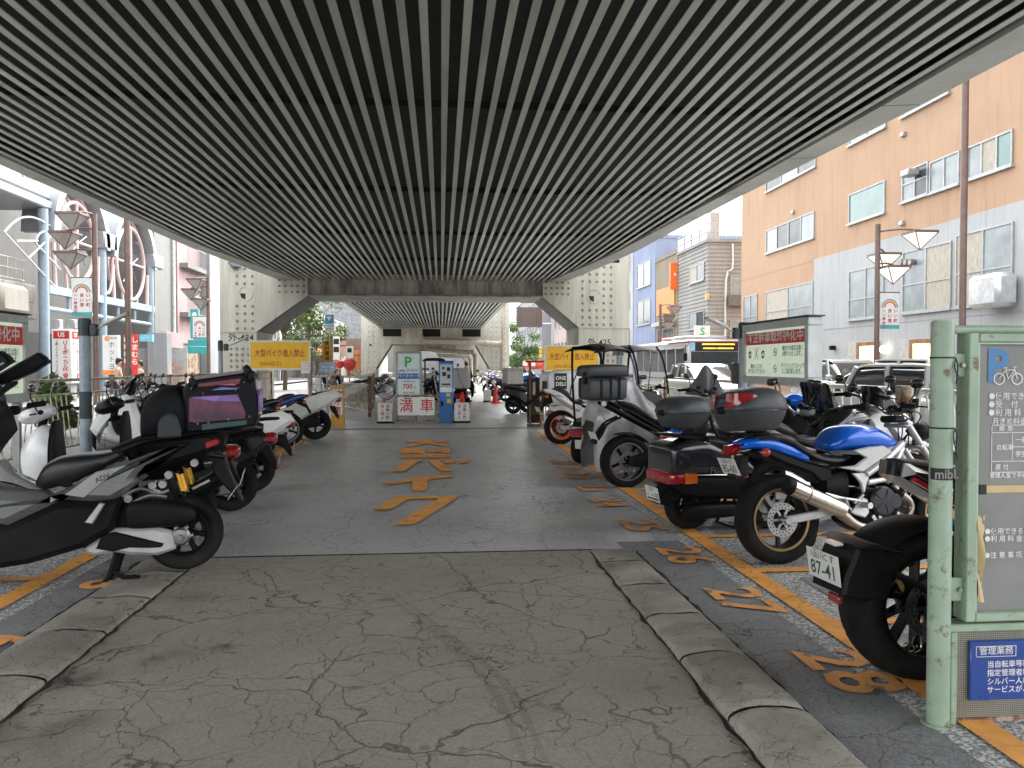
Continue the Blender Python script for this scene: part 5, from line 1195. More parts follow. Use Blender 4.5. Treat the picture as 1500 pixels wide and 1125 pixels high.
for i, (px, py, m, lab, fr_) in enumerate(far_specs):
    kx = (m.name, fr_)
    if kx not in protoA: protoA[kx] = moto(lab, place(px, py), R(14), m, fairing=m if fr_ else None, group='motorcycles far down the right row')
    else:
        c = copy_tree(protoA[kx], None, lab); c.location = place(px, py)
# ------------------------------------------------------------------ left row
GS = 'scooters in the left row'
scooter('white scooter with black inner shield, right behind the grey adventure scooter', (P(232, 760, 6.55).x + .2, 6.55, 0), R(190), white_paint, group=GS, s=1.0, txt='62-18', tailm=gloss_black, seat=M('sky_sheen_seat', (.22, .22, .235), .32, bump=.1, bscale=260))  # seat colour lightened to paint in the sky's reflection on its top
scooter('black scooter with white side trim, third in the left row', (P(300, 740, 7.75).x + .24, 7.75, 0), R(190), gloss_black, group=GS, txt='70-45')
scooter('big white touring scooter with dark screen in the left row', (P(330, 715, 8.9).x + .28, 8.9, 0), R(190), white_paint, maxi=True, s=1.08, group=GS, txt='19-33')
moto('black motorcycle partly hidden behind the purple delivery bag', place(338, 680), R(190), gloss_black, group=GL_, muf=matte_black, txt='88-17')
moto('black motorcycle with small wheels and red tail lamp beside the red one', place(376, 674), R(190), gloss_black, r=.28, fr=.28, rim=silver_paint, group=GL_, muf=matte_black, txt='26-80')
moto('red and black sport motorcycle with a fat rear tyre and raised blue seat', place(419, 655), R(192), red_paint, r=.30, fr=.3, tw=.19, group=GL_, fairing=red_paint, muf=matte_black, txt='94-02', tail=M('dark_blue_paint', (.02, .04, .2), .25, coat=.6), lip=M('thin_rim_stripe', (.2, .21, .25)))
scooter('pearl white maxi scooter nearest the yellow full-parking sign', place(462, 644), R(192), M('pearl_white', (.6, .6, .57), .25, coat=.6, var=.05), maxi=True, s=1.12, r=.29, tw=.15, group=GS, txt='55-21')
moto('black and white motorcycle between the red sport bike and the fence', (P(395, 650, 12.6).x - .9, 12.7, 0), R(190), white_paint, group=GL_, txt='12-40')
scooter('white and black scooter beyond the left barrier', place(518, 597), R(192), white_paint, maxi=True, group='scooters past the left barrier')
scooter('dark scooter parked last beyond the left barrier', place(534, 590), R(192), grey_paint, maxi=True, group='scooters past the left barrier')
# bicycles under the far frame, left
bp = bicycle('black city bicycle at the near end of the left bicycle row', place(566, 586), R(170), gloss_black)
for i in range(7):
    c = copy_tree(bp, None, 'dark city bicycle packed in the row left of the parking machine'); p = place(568 + (i % 3) * 2, 584 - i * 2.2); c.location = p; c.rotation_euler.z = R(165 + (i * 37) % 20)
bp['label'] = 'dark city bicycle packed in the row left of the parking machine'
# motorcycles parked behind the parking machine
mk = [(612, 588, gloss_black), (628, 590, gloss_black), (640, 587, white_paint), (655, 585, gloss_black), (600, 583, gloss_black), (635, 578, silver_paint), (648, 576, gloss_black)]
pm = {}
for i, (px, py, m) in enumerate(mk):
    lab = {'gloss_black': 'black motorcycle in the pack behind the parking machine', 'white_bike_paint': 'white motorcycle in the pack behind the parking machine', 'silver_paint': 'silver motorcycle in the pack behind the parking machine'}[m.name]
    if m.name not in pm: pm[m.name] = moto(lab, place(px, py), R(-85), m, group='motorcycles behind the parking machine'); c = pm[m.name]
    else: c = copy_tree(pm[m.name], None, lab); c.location = place(px, py)
    c.rotation_euler.z = R(-95 + (i * 23) % 30)
# ------------------------------------------------------------------ the fuller left/right far rows
for i, (px, py) in enumerate([(706, 566), (713, 568), (700, 563)]):
    c = copy_tree(bp, None, ['bicycle far off beneath the second frame, middle of three', 'bicycle nearest the white block under the second frame', 'farthest bicycle under the second frame'][i]); c.location = place(px, py); c.rotation_euler.z = R(20)
# ------------------------------------------------------------------ signs, barriers, machine, cones
XP, ZP = Vector((1, 0, 0)), Vector((0, 0, 1))
def facetext(b, txt, px, py, Y, size, bold=.0, sx=1., align='CENTER', off=.004, sp=1.):
    """lettering facing the entrance (-Y) centred on a pixel at depth Y"""
    p = P(px, py, Y); return b.text(txt, size, frame_mat((p.x, Y - off, p.z), XP, ZP), bold=bold, sx=sx, align=align, spacing=sp)
def vtext(b, txt, x, ztop, Y, size, bold=.0, off=.004, step=1.12, sx=1.):
    for i, ch in enumerate(txt): b.text(ch, size, frame_mat((x, Y - off, ztop - size * step * (i + .5)), XP, ZP), bold=bold, sx=sx)
    return b
yellow = M('yellow_sign_face', (.86, .50, .012), .45, var=.05, rust=.22, rustcol=(.5, .26, .03))
white_face = M('white_sign_face', (.70, .71, .69), .4, var=.05)
rusty = M('rusty_steel', (.34, .29, .22), .7, var=.3, bump=.3, rust=.5, rustcol=(.17, .075, .03))
dark_rust = M('dark_rusty_sheet', (.11, .075, .05), .75, var=.4, bump=.3, rust=.45, rustcol=(.05, .03, .02))
fence_paint = M('old_fence_paint', (.47, .44, .36), .6, var=.2, rust=.42, rustcol=(.25, .13, .06))
def yellow_sign(label, x0, x1, y0, y1, Y, mat=yellow):
    a, c = P(x0, y1, Y), P(x1, y0, Y); t = thing('warning_sign', label, 'sign', ((a.x + c.x) / 2, Y, 0), 0, 'yellow warning signs'); ox = (a.x + c.x) / 2
    MB().bx(a.x - ox, c.x - ox, 0, .05, a.z, c.z, .006).build('sign_panel', mat, t)
    b = MB(); w = .02
    for z in (a.z, c.z): b.bx(a.x - ox - w, c.x - ox + w, -.006, .056, z - w, z + w)
    for x in (a.x, c.x): b.bx(x - ox - w, x - ox + w, -.0055, .0555, a.z + w, c.z - w)
    b.build('sign_frame', white_face, t, smooth=False)
    b = MB()
    for x in (a.x - ox + .03, c.x - ox - .03): b.tube([(x, .09, -.02), (x, .09, c.z)], .024, 8)
    b.build('post', galv, t)
    b = MB(); h = c.z - a.z; m = lambda z: frame_mat((0, -.004, z), XP, ZP)
    b.text('大型バイク進入禁止', h * .29, m(a.z + h * .56), bold=.012, sx=.62 * (c.x - a.x) / (h * 1.93)); b.text('(50cc以上)', h * .17, m(a.z + h * .2) @ Matrix.Translation((-.22, 0, 0)), bold=.008)
    b.build('lettering', ink_red, t, smooth=False)
    return t
yellow_sign('wide yellow sign in red writing before the left portal column', 366, 453.5, 500, 541, 19.9)
yellow_sign('wide yellow sign in red writing behind the white delivery scooter', 798.5, 877, 507, 544, 20.6)
def flatsign(name, label, cat, x0, x1, y0, y1, Y, face, lines, depth=.03, post=None, frame=None, group=None):
    """lines: list of (text, px, py, size, material, bold, vertical)"""
    a, c = P(x0, y1, Y), P(x1, y0, Y); t = thing(name, label, cat, (0, Y, 0), 0, group)
    MB().bx(a.x, c.x, 0, depth, a.z, c.z, .004).build('sign_panel', face, t)
    by = {}
    for txt, px, py, s, m, bold, vert in lines:
        b = by.setdefault(m.name, (MB(), m))[0]; p = P(px, py, Y)
        if vert: vtext(b, txt, p.x, p.z, 0, s, bold)
        else: b.text(txt, s, frame_mat((p.x, -.004, p.z), XP, ZP), bold=bold)
    for b, m in by.values(): b.build('lettering', m, t, smooth=False)
    if frame:
        b = MB(); w = .018
        for z in (a.z, c.z): b.bx(a.x - w, c.x + w, -.008, depth + .003, z - w, z + w)
        for x in (a.x, c.x): b.bx(x - w, x + w, -.0075, depth + .0025, a.z + w, c.z - w)
        b.build('sign_frame', frame, t, smooth=False)
    if post is not None:
        b = MB()
        for px in post: x = P(px, 540, Y).x; b.tube([(x, depth + .03, -.02), (x, depth + .03, c.z - .02)], .026, 8)
        b.build('post', galv, t)
    return t
flatsign('parking_sign', 'narrow amber upright sign 原付置場 on a post at the left barrier', 'sign', 472, 486.5, 499, 530, 20.6, M('amber_sign_face', (.55, .27, .02), .5, var=.15), [('原付置場', 479, 499.5, .115, ink_black, .02, True)], post=[479])
flatsign('notice_board', 'small blue and white notice under the amber upright sign', 'notice', 468, 490, 531.5, 545, 20.4, M('pale_notice_blue', (.45, .58, .75), .4, var=.3, scale=14), [('━━━', 479, 535, .1, ink_blue, .01, False), ('━━━', 479, 540.5, .08, ink_blue, .0, False)], post=[470, 488])
flatsign('paper_notice', 'white paper notice with red lines hung under the left yellow sign', 'notice', 441, 454, 529, 547, 19.8, white_face, [('━━━', 447.5, 532, .06, ink_red, .0, False), ('━━━', 447.5, 536.5, .06, ink_red, .0, False), ('━━━', 447.5, 541, .06, ink_red, .0, False)])
def aframe():
    Y = 18.1; t = thing('standing_sign', 'yellow wooden standing sign reading 日ぎめ 満車 by the white maxi scooter', 'sign', (P(494.5, 620, Y).x, Y, 0), R(4))
    ym = M('ochre_board', (.5, .27, .05), .6, var=.15, rust=.25)
    MB().prism([(0, 0), (.3, 0), (.2, .95), (.1, .95)], -.15, .15, .008, ax='x').build('frame', ym, t) if False else MB().bx(-.15, .15, 0, .12, .0, .93, .008).build('board', ym, t)
    MB().bx(-.105, .105, -.006, .0, .27, .74, .002).build('paper_face', white_face, t)
    b = MB(); vtext(b, '満車', 0, .66, -.006, .17, .02, step=1.15); b.build('lettering', ink_red, t, smooth=False)
    MB().bx(-.12, .12, -.006, 0, .77, .88, .002).build('title_panel', M('brown_title', (.3, .1, .03), .6), t)
    MB().text('日ぎめ', .075, frame_mat((0, -.01, .825), XP, ZP), bold=.02).build('lettering', ink_white, t, smooth=False)
    MB().bx(-.17, .17, -.05, .2, 0, .05, .01).build('foot', ym, t)
aframe()
# pay station group
Y = 19.3
def psign():
    t = thing('parking_sign', 'lit grey framed parking sign with green P and price 700', 'sign', (0, Y, 0)); pz = lambda y: P(600, y, Y).z; px = lambda x: P(x, 550, Y).x
    MB().bx(px(579.5), px(617.5), 0, .22, pz(581), pz(515), .02).build('housing', M('housing_grey', (.30, .32, .33), .4, .4), t)
    MB().bx(px(583), px(614.5), -.006, 0, pz(578.5), pz(518), .002).build('sign_face', M('pale_green_face', (.62, .72, .69), .3, var=.04), t)
    MB().bx(px(583.2), px(614.3), -.009, -.0062, pz(555), pz(547)).build('blue_band', M('sign_blue', (.02, .11, .42), .4), t, smooth=False)
    def tx(s, x, y, size, m, bold=0, sx=1.): MB().text(s, size, frame_mat((px(x), -.0105, pz(y)), XP, ZP), bold=bold, sx=sx).build('lettering', m, t, smooth=False)
    tx('P', 597.5, 531, .34, ink_green, .03); tx('ECOLO', 604, 542.5, .085, ink_blue, .01); tx('バイクパーク', 599, 551, .09, ink_white, .02); tx('700', 597, 566.5, .16, ink_red, .02); tx('円', 608, 568, .06, ink_red, .01)
    tx('24時間最大料金', 599, 559, .045, ink_black); tx('60分/100円', 599, 575.5, .06, ink_black, .005)
    b = MB(); c = px(588.5); z = pz(542.8)
    for s in (-.05, .05): b.lathe([(.012, -.002), (.026, -.002), (.026, .002), (.012, .002)], (c + s, -.01, z - .02), 'y', 14, True)
    b.bx(c - .045, c + .04, -.012, -.009, z - .005, z + .018); b.build('motorcycle_symbol', ink_blue, t, smooth=False)
    b = MB()
    for x in (582, 615): b.bx(px(x) - .03, px(x) + .03, .05, .15, -.02, pz(581) + .01)
    b.build('leg', galv, t, smooth=False)
psign()
def machine():
    t = thing('ticket_machine', 'tall blue parking payment machine beside the lit P sign', 'machine', (P(653.5, 600, Y).x, Y, 0)); w = (P(664.5, 560, Y).x - P(643, 560, Y).x) / 2
    bl = M('machine_blue', (.015, .17, .50), .35, coat=.3, var=.06)
    MB().bx(-w, w, 0, .36, 0, 1.46, .015).build('cabinet', bl, t)
    pn = MB().bx(-w + .03, w - .03, -.012, -.001, .86, 1.40, .004).build('control_panel', M('panel_grey', (.42, .45, .46), .35, .3), t)
    b = MB(); b.bx(-.09, .0, -.02, -.012, 1.12, 1.22, .004); b.bx(.03, .1, -.02, -.012, 1.06, 1.16, .004); b.bx(-.09, -.04, -.02, -.012, 1.28, 1.34, .003); b.bx(.02, .1, -.02, -.012, 1.24, 1.33, .003); b.bx(-.1, .1, -.018, -.012, .9, .94, .002); b.build('slot', ink_black, pn)
    MB().bx(-w + .03, w - .03, -.008, -.001, .73, .85, .003).build('notice', white_face, t)
    b = MB(); b.bx(.02, .12, -.008, -.001, .47, .57, .002); b.bx(.0, .1, -.008, -.001, .63, .70, .002); b.build('yellow_label', M('yellow_label', (.75, .5, .03), .5), t)
    MB().bx(-.12, -.07, -.025, -.001, .4, .52, .008).build('door_handle', matte_black, t)
    MB().bx(-w - .02, w + .02, -.02, .4, 1.461, 1.485, .006).build('hood', M('dark_blue_hood', (.02, .06, .2), .4), t)
machine()
def pipe_barrier():
    t = thing('pipe_barrier', 'rusty pipe barrier with white board reading 満車 before the P sign', 'barrier', (0, Y - .35, 0)); x0, x1 = P(577, 600, Y - .35).x, P(642, 600, Y - .35).x
    MB().tube([(x0, 0, 0), (x0, 0, .58), (x0 + .03, 0, .64), (x0 + .09, 0, .665), (x1 - .09, 0, .665), (x1 - .03, 0, .64), (x1, 0, .58), (x1, 0, 0)], .022, 8, 1).tube([(x0, 0, .08), (x1, 0, .08)], .018, 8).tube([((x0 + x1) / 2, 0, 0), ((x0 + x1) / 2, 0, .66)], .018, 8).build('pipe_frame', rusty, t)
    MB().bx(x0 + .09, x1 - .09, -.035, -.024, .20, .63, .005).build('board', white_face, t)
    b = MB(); c = (x0 + x1) / 2
    for s, x in (('満', -.23), ('車', .25)): b.text(s, .33, frame_mat((c + x, -.0385, .41), XP, ZP), bold=.008)
    b.build('lettering', ink_red, t, smooth=False)
    b = MB(); b.bx(c - .3, c - .1, -.037, -.035, .585, .61); b.build('stain_mark', dark_rust, t, smooth=False)
pipe_barrier()
def block(label, px0, px1, py0, py1, Yb, lines=True):
    a, c = P(px0, py1, Yb), P(px1, py0, Yb); t = thing('sign_block', label, 'sign', ((a.x + c.x) / 2, Yb, 0), 0, 'white plastic sign blocks'); w = (c.x - a.x) / 2; h = c.z
    MB().bx(-w, w, 0, .2, .04, h, .02).build('body', white_face, t)
    MB().bx(-w - .02, w + .02, -.02, .22, 0, .038, .01).build('foot', black_plastic, t)
    if lines:
        b = MB(); vtext(b, '自動二輪', w * .35, h * .92, 0, h * .165, .015); b.build('lettering', ink_black, t, smooth=False)
        b = MB(); vtext(b, '進入禁止', -w * .35, h * .92, 0, h * .165, .015); b.build('lettering', ink_red, t, smooth=False)
    return t
block('white sign block lettered 自動二輪 進入禁止, left of the pipe barrier', 553, 575, 590, 619, Y - .2)
block('white sign block lettered 自動二輪 進入禁止, right of the blue machine', 665.5, 688, 590, 619, Y - .2)
block('small blank white sign block left of the red cone', 708.5, 719.5, 571, 585, 30, False)
block('small white sign block far off beside the pillar of the second frame', 688.5, 697, 563, 574, 40, False)
def cone(label, px, pyb, pyt):
    g = G(px, pyb); h = P(px, pyt, g.y).z; t = thing('traffic_cone', label, 'traffic cone', (g.x, g.y, 0), 0, 'red traffic cones')
    cm = M('cone_red', (.72, .035, .015), .45, coat=.2, var=.06)
    MB().lathe([(h * .24, .03), (h * .22, .05), (h * .06, h * .97), (h * .04, h), (0, h)], (0, 0, 0), 'z', 20).build('cone_body', cm, t)
    MB().bx(-h * .3, h * .3, -h * .3, h * .3, 0, .03, .01).build('cone_base', cm, t)
cone('tall red traffic cone standing alone right of the lane', 726, 590.5, 566)
cone('red cone showing behind the right white sign block', 677, 602, 574)
cone('small red cone behind the left white sign block', 563, 604, 582)
# shelter over the pack and delivery trike box
t = thing('shelter', 'low black shelter roof behind the P sign', 'shelter', (0, 21.6, 0)); a, c = P(620, 530, 21.6), P(652, 528, 21.6)
MB().loft([(a.x, a.z, a.z + .05, .5, 3), (a.x + .1, a.z + .02, a.z + .1, .55, 3), (c.x - .1, a.z + .02, a.z + .1, .55, 3), (c.x, a.z, a.z + .05, .5, 3)], 12, 2).build('roof', matte_black, t)
b = MB()
for x in (a.x + .04, c.x - .04): b.tube([(x, .3, 0), (x, .3, a.z + .03)], .02, 8)
b.build('post', matte_black, t)
g3 = gyro('three wheeled scooter carrying the big pale box behind the blue machine', (P(676, 590, 24.5).x, 24.5, 0), R(80), gloss_black, canopy=False, group='delivery scooters')
o = MB().bx(-.24, .24, -.32, .32, 0, .62, .05).build('cargo_box', M('pale_trike_box', (.42, .42, .41), .5, var=.05)); o.location = (P(676, 590, 24.5).x, 24.5, .66); o.rotation_euler.z = R(-10)
tag(o, 'big pale grey box on the three wheeled scooter behind the blue machine', 'cargo box')
MB().tube([(-.08, -.325, .6), (-.02, -.326, .3), (.14, -.325, .02)], .008, 6).build('strap', ink_black, o)
# right rusty gate barrier
t = thing('barrier_gate', 'rusty brown sheet gate standing beside the orange rimmed motorcycle', 'barrier', (0, 17.8, 0)); px = lambda x: P(x, 560, 17.8).x
b = MB(); x0, x1 = px(772), px(796); n = 12
b.grid(lambda u, v: (x0 + (x1 - x0) * u, .02 + (.015 if int(u * 24 + .5) % 2 else -.015), .08 + 1.02 * v), 24, 1).build('sheet', dark_rust, t, smooth=False)
MB().bx(px(775), px(778), -.03, .03, 0, 1.45, .004).bx(px(770), px(797), -.025, .025, 1.44, 1.48, .004).bx(px(772), px(796), -.025, .025, 0, .06, .004).build('frame', dark_rust, t)
MB().tube([(px(793.5), -.06, -.02), (px(793.5), -.06, 1.15)], .05, 10).build('post', rusty, t)
MB().bx(px(780), px(784), -.045, -.034, .72, 1.0).build('notice', M('dirty_notice', (.3, .26, .22), .7), t, smooth=False)
# lattice barriers on the left
def lattice(label, pts, h=1.02, step=.16, slant=.18, mat=fence_paint, posts=2.0, group='rusty railings round the bays', cross=True, z0=.0):
    """railing along a polyline of (x,y)"""
    t = thing('railing', label, 'railing', (pts[0][0], pts[0][1], 0), 0, group); o = Vector((pts[0][0], pts[0][1], 0))
    rails = MB(); bars = MB(); rnd = random.Random(len(pts) + int(pts[0][1] * 10))
    for (xa, ya), (xb, yb_) in zip(pts, pts[1:]):
        A = Vector((xa, ya, 0)) - o; B = Vector((xb, yb_, 0)) - o; d = (B - A); L = d.length; d.normalize()
        for z, r in ((h, .024), (h * .82, .015), (.16, .018)): rails.tube([A + ZP * z, B + ZP * z], r, 8)
        k = 0.0; n = 0
        while k < L:
            s = slant * (1 if (n // 6) % 2 == 0 else -1) if cross else 0
            p = A + d * k; e = A + d * max(0, min(L, k + s)); bars.tube([p + ZP * .16, e + ZP * (h * .82)], .011, 5); k += step; n += 1
        m = max(1, int(L / posts))
        for i in range(m + 1):
            pb = MB(); p = A + d * (L * i / m); pb.tube([p - ZP * .02, p + ZP * (h + .03)], .045, 10); pb.build('post', rusty, t)
    rails.build('rail', mat, t); bars.build('bars', mat, t)
    return t
lattice('long slanted bar railing along the left side behind the scooters', [(-5.55, 7.0), (-5.6, 27)], 1.16)
lattice('long slanted bar railing along the right side before the road', [(4.6, 9.6), (4.65, 27)], 1.12)
lattice('rusty railing across the left bays behind the yellow standing sign', [(P(455, 560, 19.6).x, 19.6), (P(487, 560, 19.4).x, 19.4)], 1.12, .12)
lattice('railing bending along the left passage to the bicycles', [(P(500, 560, 24).x, 24.2), (P(541, 560, 21.5).x, 21.5), (P(548, 560, 30).x, 30)], 1.05, .12, 0)
def arch_panel(label, xa, ya, xb, yb_, h):
    t = thing('railing', label, 'railing', (xa, ya, 0), 0, 'rusty railings round the bays'); d = Vector((xb - xa, yb_ - ya, 0)); L = d.length; d.normalize(); whitep = M('chalky_white_paint', (.58, .57, .52), .6, var=.15, rust=.3, rustcol=(.3, .2, .12))
    MB().tube([(0, 0, 0), d * .02 + ZP * (h - .12), d * .12 + ZP * h, d * (L - .12) + ZP * h, d * (L - .02) + ZP * (h - .12), d * L], .028, 8, 1).tube([d * .03 + ZP * .15, d * (L - .03) + ZP * .15], .02, 8).build('rail', whitep, t)
    b = MB()
    for i in range(7): a = .18 + i * (L - .3) / 7; b.tube([d * a + ZP * (h - .01), d * min(L - .03, a + .22) + ZP * .15], .013, 6)
    b.build('bars', whitep, t)
    for q in (-.14, L + .14): MB().tube([d * q - ZP * .02, d * q + ZP * (h + .04)], .055, 10).build('post', rusty, t)
arch_panel('chalky white arched railing panel behind the blue tank', 4.55, 9.3, 4.5, 7.6, 1.14)
arch_panel('chalky white railing panel partly behind the green post', 4.48, 7.2, 4.42, 5.4, 1.14)
# lit notice cabinets either side
gface = M('pale_green_notice', (.50, .58, .46), .35, var=.04, emis=.1)
red_band = M('notice_red', (.72, .04, .022), .45, var=.06)
def cabinet(label, X, ya, yb_, z0, z1, sg):
    """board in the YZ plane at X facing sg (towards the lane); ya nearer"""
    t = thing('notice_cabinet', label, 'notice board', (X, (ya + yb_) / 2, 0), 0, 'lit notice cabinets'); h = (yb_ - ya) / 2
    b = MB(); b.bx(-.09, .09, -h, h, z0, z0 + .1, .01); b.bx(-.09, .09, -h, h, z1 - .1, z1, .01); b.bx(-.09, .09, -h, -h + .09, z0 + .101, z1 - .101, .008); b.bx(-.09, .09, h - .09, h, z0 + .101, z1 - .101, .008); b.build('cabinet_frame', M('cabinet_grey', (.5, .53, .52), .45, .2, var=.1), t)
    MB().bx(-.06, .06, -h + .091, h - .091, z0 + .101, z1 - .101).build('notice_face', gface, t, smooth=False)
    MB().prism([(-.11, z1 + .004), (.11, z1 + .004), (.1, z1 + .022), (-.1, z1 + .022)], -h - .04, h + .04, .006).build('hood', M('dark_hood', (.05, .055, .055), .5), t)
    xf = sg * .0625; H = z1 - z0 - .2; zt = z1 - .101; W = 2 * h - .18
    MB().bx(sg * .06, sg * .064, -h + .095, h - .095, zt - H * .31, zt - H * .05).build('red_band', red_band, t, smooth=False)
    # reading direction: facing -X the reader sees +Y to the left
    xd = Vector((0, -1, 0)) if sg < 0 else Vector((0, 1, 0))
    q = lambda u, v: frame_mat(Vector((sg * .0665, 0, zt - H * v)) + xd * (W * (u - .5)), xd, ZP)
    MB().text('不正駐車取締強化中', H * .215, q(.5, .18), bold=.025, sx=W * .93 / (H * .215 * 9)).build('title_lettering', ink_white, t, smooth=False)
    b = MB(); k = H * .115; wx = .8 * W / (H * 2.6)
    b.text('場内での喫煙は固く', k, q(.80, .42), bold=.012, sx=wx); b.text('お断りいたします。', k, q(.80, .53), bold=.012, sx=wx); b.text('アイドリングストップ', k, q(.80, .77), bold=.012, sx=wx); b.text('にご協力願います。', k, q(.80, .88), bold=.012, sx=wx)
    b.text('場内にゴミを', k, q(.2, .79), bold=.014, sx=wx); b.text('捨てないで下さい!!', k, q(.2, .9), bold=.014, sx=wx)
    for v in (.48, .83):
        c = q(.53, v); r = H * .085
        m2 = c; vs = []
        for i in range(24):
            a = 2 * pi * i / 24
            for rr_ in (r, r * .82): vs.append(m2 @ Vector((rr_ * math.cos(a), rr_ * math.sin(a), 0)))
        b.add(vs, [(2 * i, 2 * ((i + 1) % 24), 2 * ((i + 1) % 24) + 1, 2 * i + 1) for i in range(24)])
        b.add([c @ Vector(p) for p in ((-r * .7, r * .5, 0), (-r * .55, r * .65, 0), (r * .7, -r * .5, 0), (r * .55, -r * .65, 0))], [(0, 1, 2, 3)])
        b.add([c @ Vector(p) for p in ((-r * .5, -r * .12, 0), (r * .5, -r * .12, 0), (r * .5, r * .08, 0), (-r * .5, r * .08, 0))], [(0, 1, 2, 3)])
    for u, sc_ in ((.08, .9), (.32, 1.0)):
        c = q(u, .52); 
        for j in range(7): 
            a = j * .9; x, y = math.cos(a) * H * .06 * sc_, math.sin(a) * H * .07 * sc_; s = H * .028
            b.add([c @ Vector((x + s * math.cos(k2) * (1.4 if j % 2 else .8), y + s * math.sin(k2), 0)) for k2 in [i * pi / 4 for i in range(8)]], [tuple(range(8))])
    b.build('lettering', ink_black, t, smooth=False)
    b = MB(); c = q(.2, .5); s = H * .13
    for d in (1, -1): b.add([c @ Vector(p) for p in ((-s * .8, d * s, .0005), (-s * .6, d * s, .0005), (s * .8, -d * s, .0005), (s * .6, -d * s, .0005))], [(0, 1, 2, 3)])
    b.build('cross_symbol', red_band, t, smooth=False)
    for y in (-h + .12, h - .12): MB().bx(-.04, .04, y - .03, y + .03, -.02, z0 + .01, .004).build('leg', galv, t)
    return t
cabinet('pale green notice cabinet with red band above the right railing', 4.36, 9.0, 11.05, 1.13, 1.95, -1)
cabinet('pale green notice cabinet with red band at the left picture edge', -4.98, 7.95, 10.0, .95, 1.97, 1)
# floodlight posts
def lamp_post(label, px, Yq, ztop, sg, r=.075):
    x = P(px, 520, Yq).x; t = thing('lamp_post', label, 'lamp post', (x, Yq, 0), 0, 'grey floodlight posts'); gp = M('blue_grey_pole', (.28, .34, .38), .5, .2, var=.15, rust=.2); dk = M('dark_collar', (.04, .055, .06), .5, .2)
    MB().tube([(0, 0, -.02), (0, 0, ztop - .22)], r, 14).build('pole', gp, t)
    MB().tube([(0, 0, ztop - .22), (0, 0, ztop)], r * 1.12, 14).tube([(0, 0, .65), (0, 0, 1.02)], r * 1.05, 14).tube([(0, 0, ztop), (0, 0, ztop + .02)], r * .9, 14).build('collar', dk, t)
    MB().cbx((sg * .13, -.02, ztop - .14), (.1, .09, .16), .015).build('bracket', dk, t)
    a = Vector((sg * .17, -.03, ztop - .12)); b_ = Vector((sg * .62, -.12, ztop + .09)); d = b_ - a
    ang = math.atan2(d.z, d.x if sg > 0 else -d.x)
    MB().tube([a, a + d * .3], .014, 7).build('arm', galv, t)
    MB().cbx(a + d * .62, (.36, .13, .045), .014, Matrix.Rotation(-ang * sg, 3, 'Y')).build('lamp_head', M('lamp_head_grey', (.5, .5, .47), .4, .2), t)
lamp_post('grey floodlight post beside the right notice cabinet', 1090, 11.4, 1.99, -1)
lamp_post('grey floodlight post beyond the left notice cabinet', 124.5, 11.4, 2.0, 1)
lamp_post('slim dark floodlight post in front of the left portal column', 323, 18.8, 1.93, 1, .05)
lamp_post('slim dark floodlight post in front of the right portal column', 908, 20.2, 1.85, -1, .09)
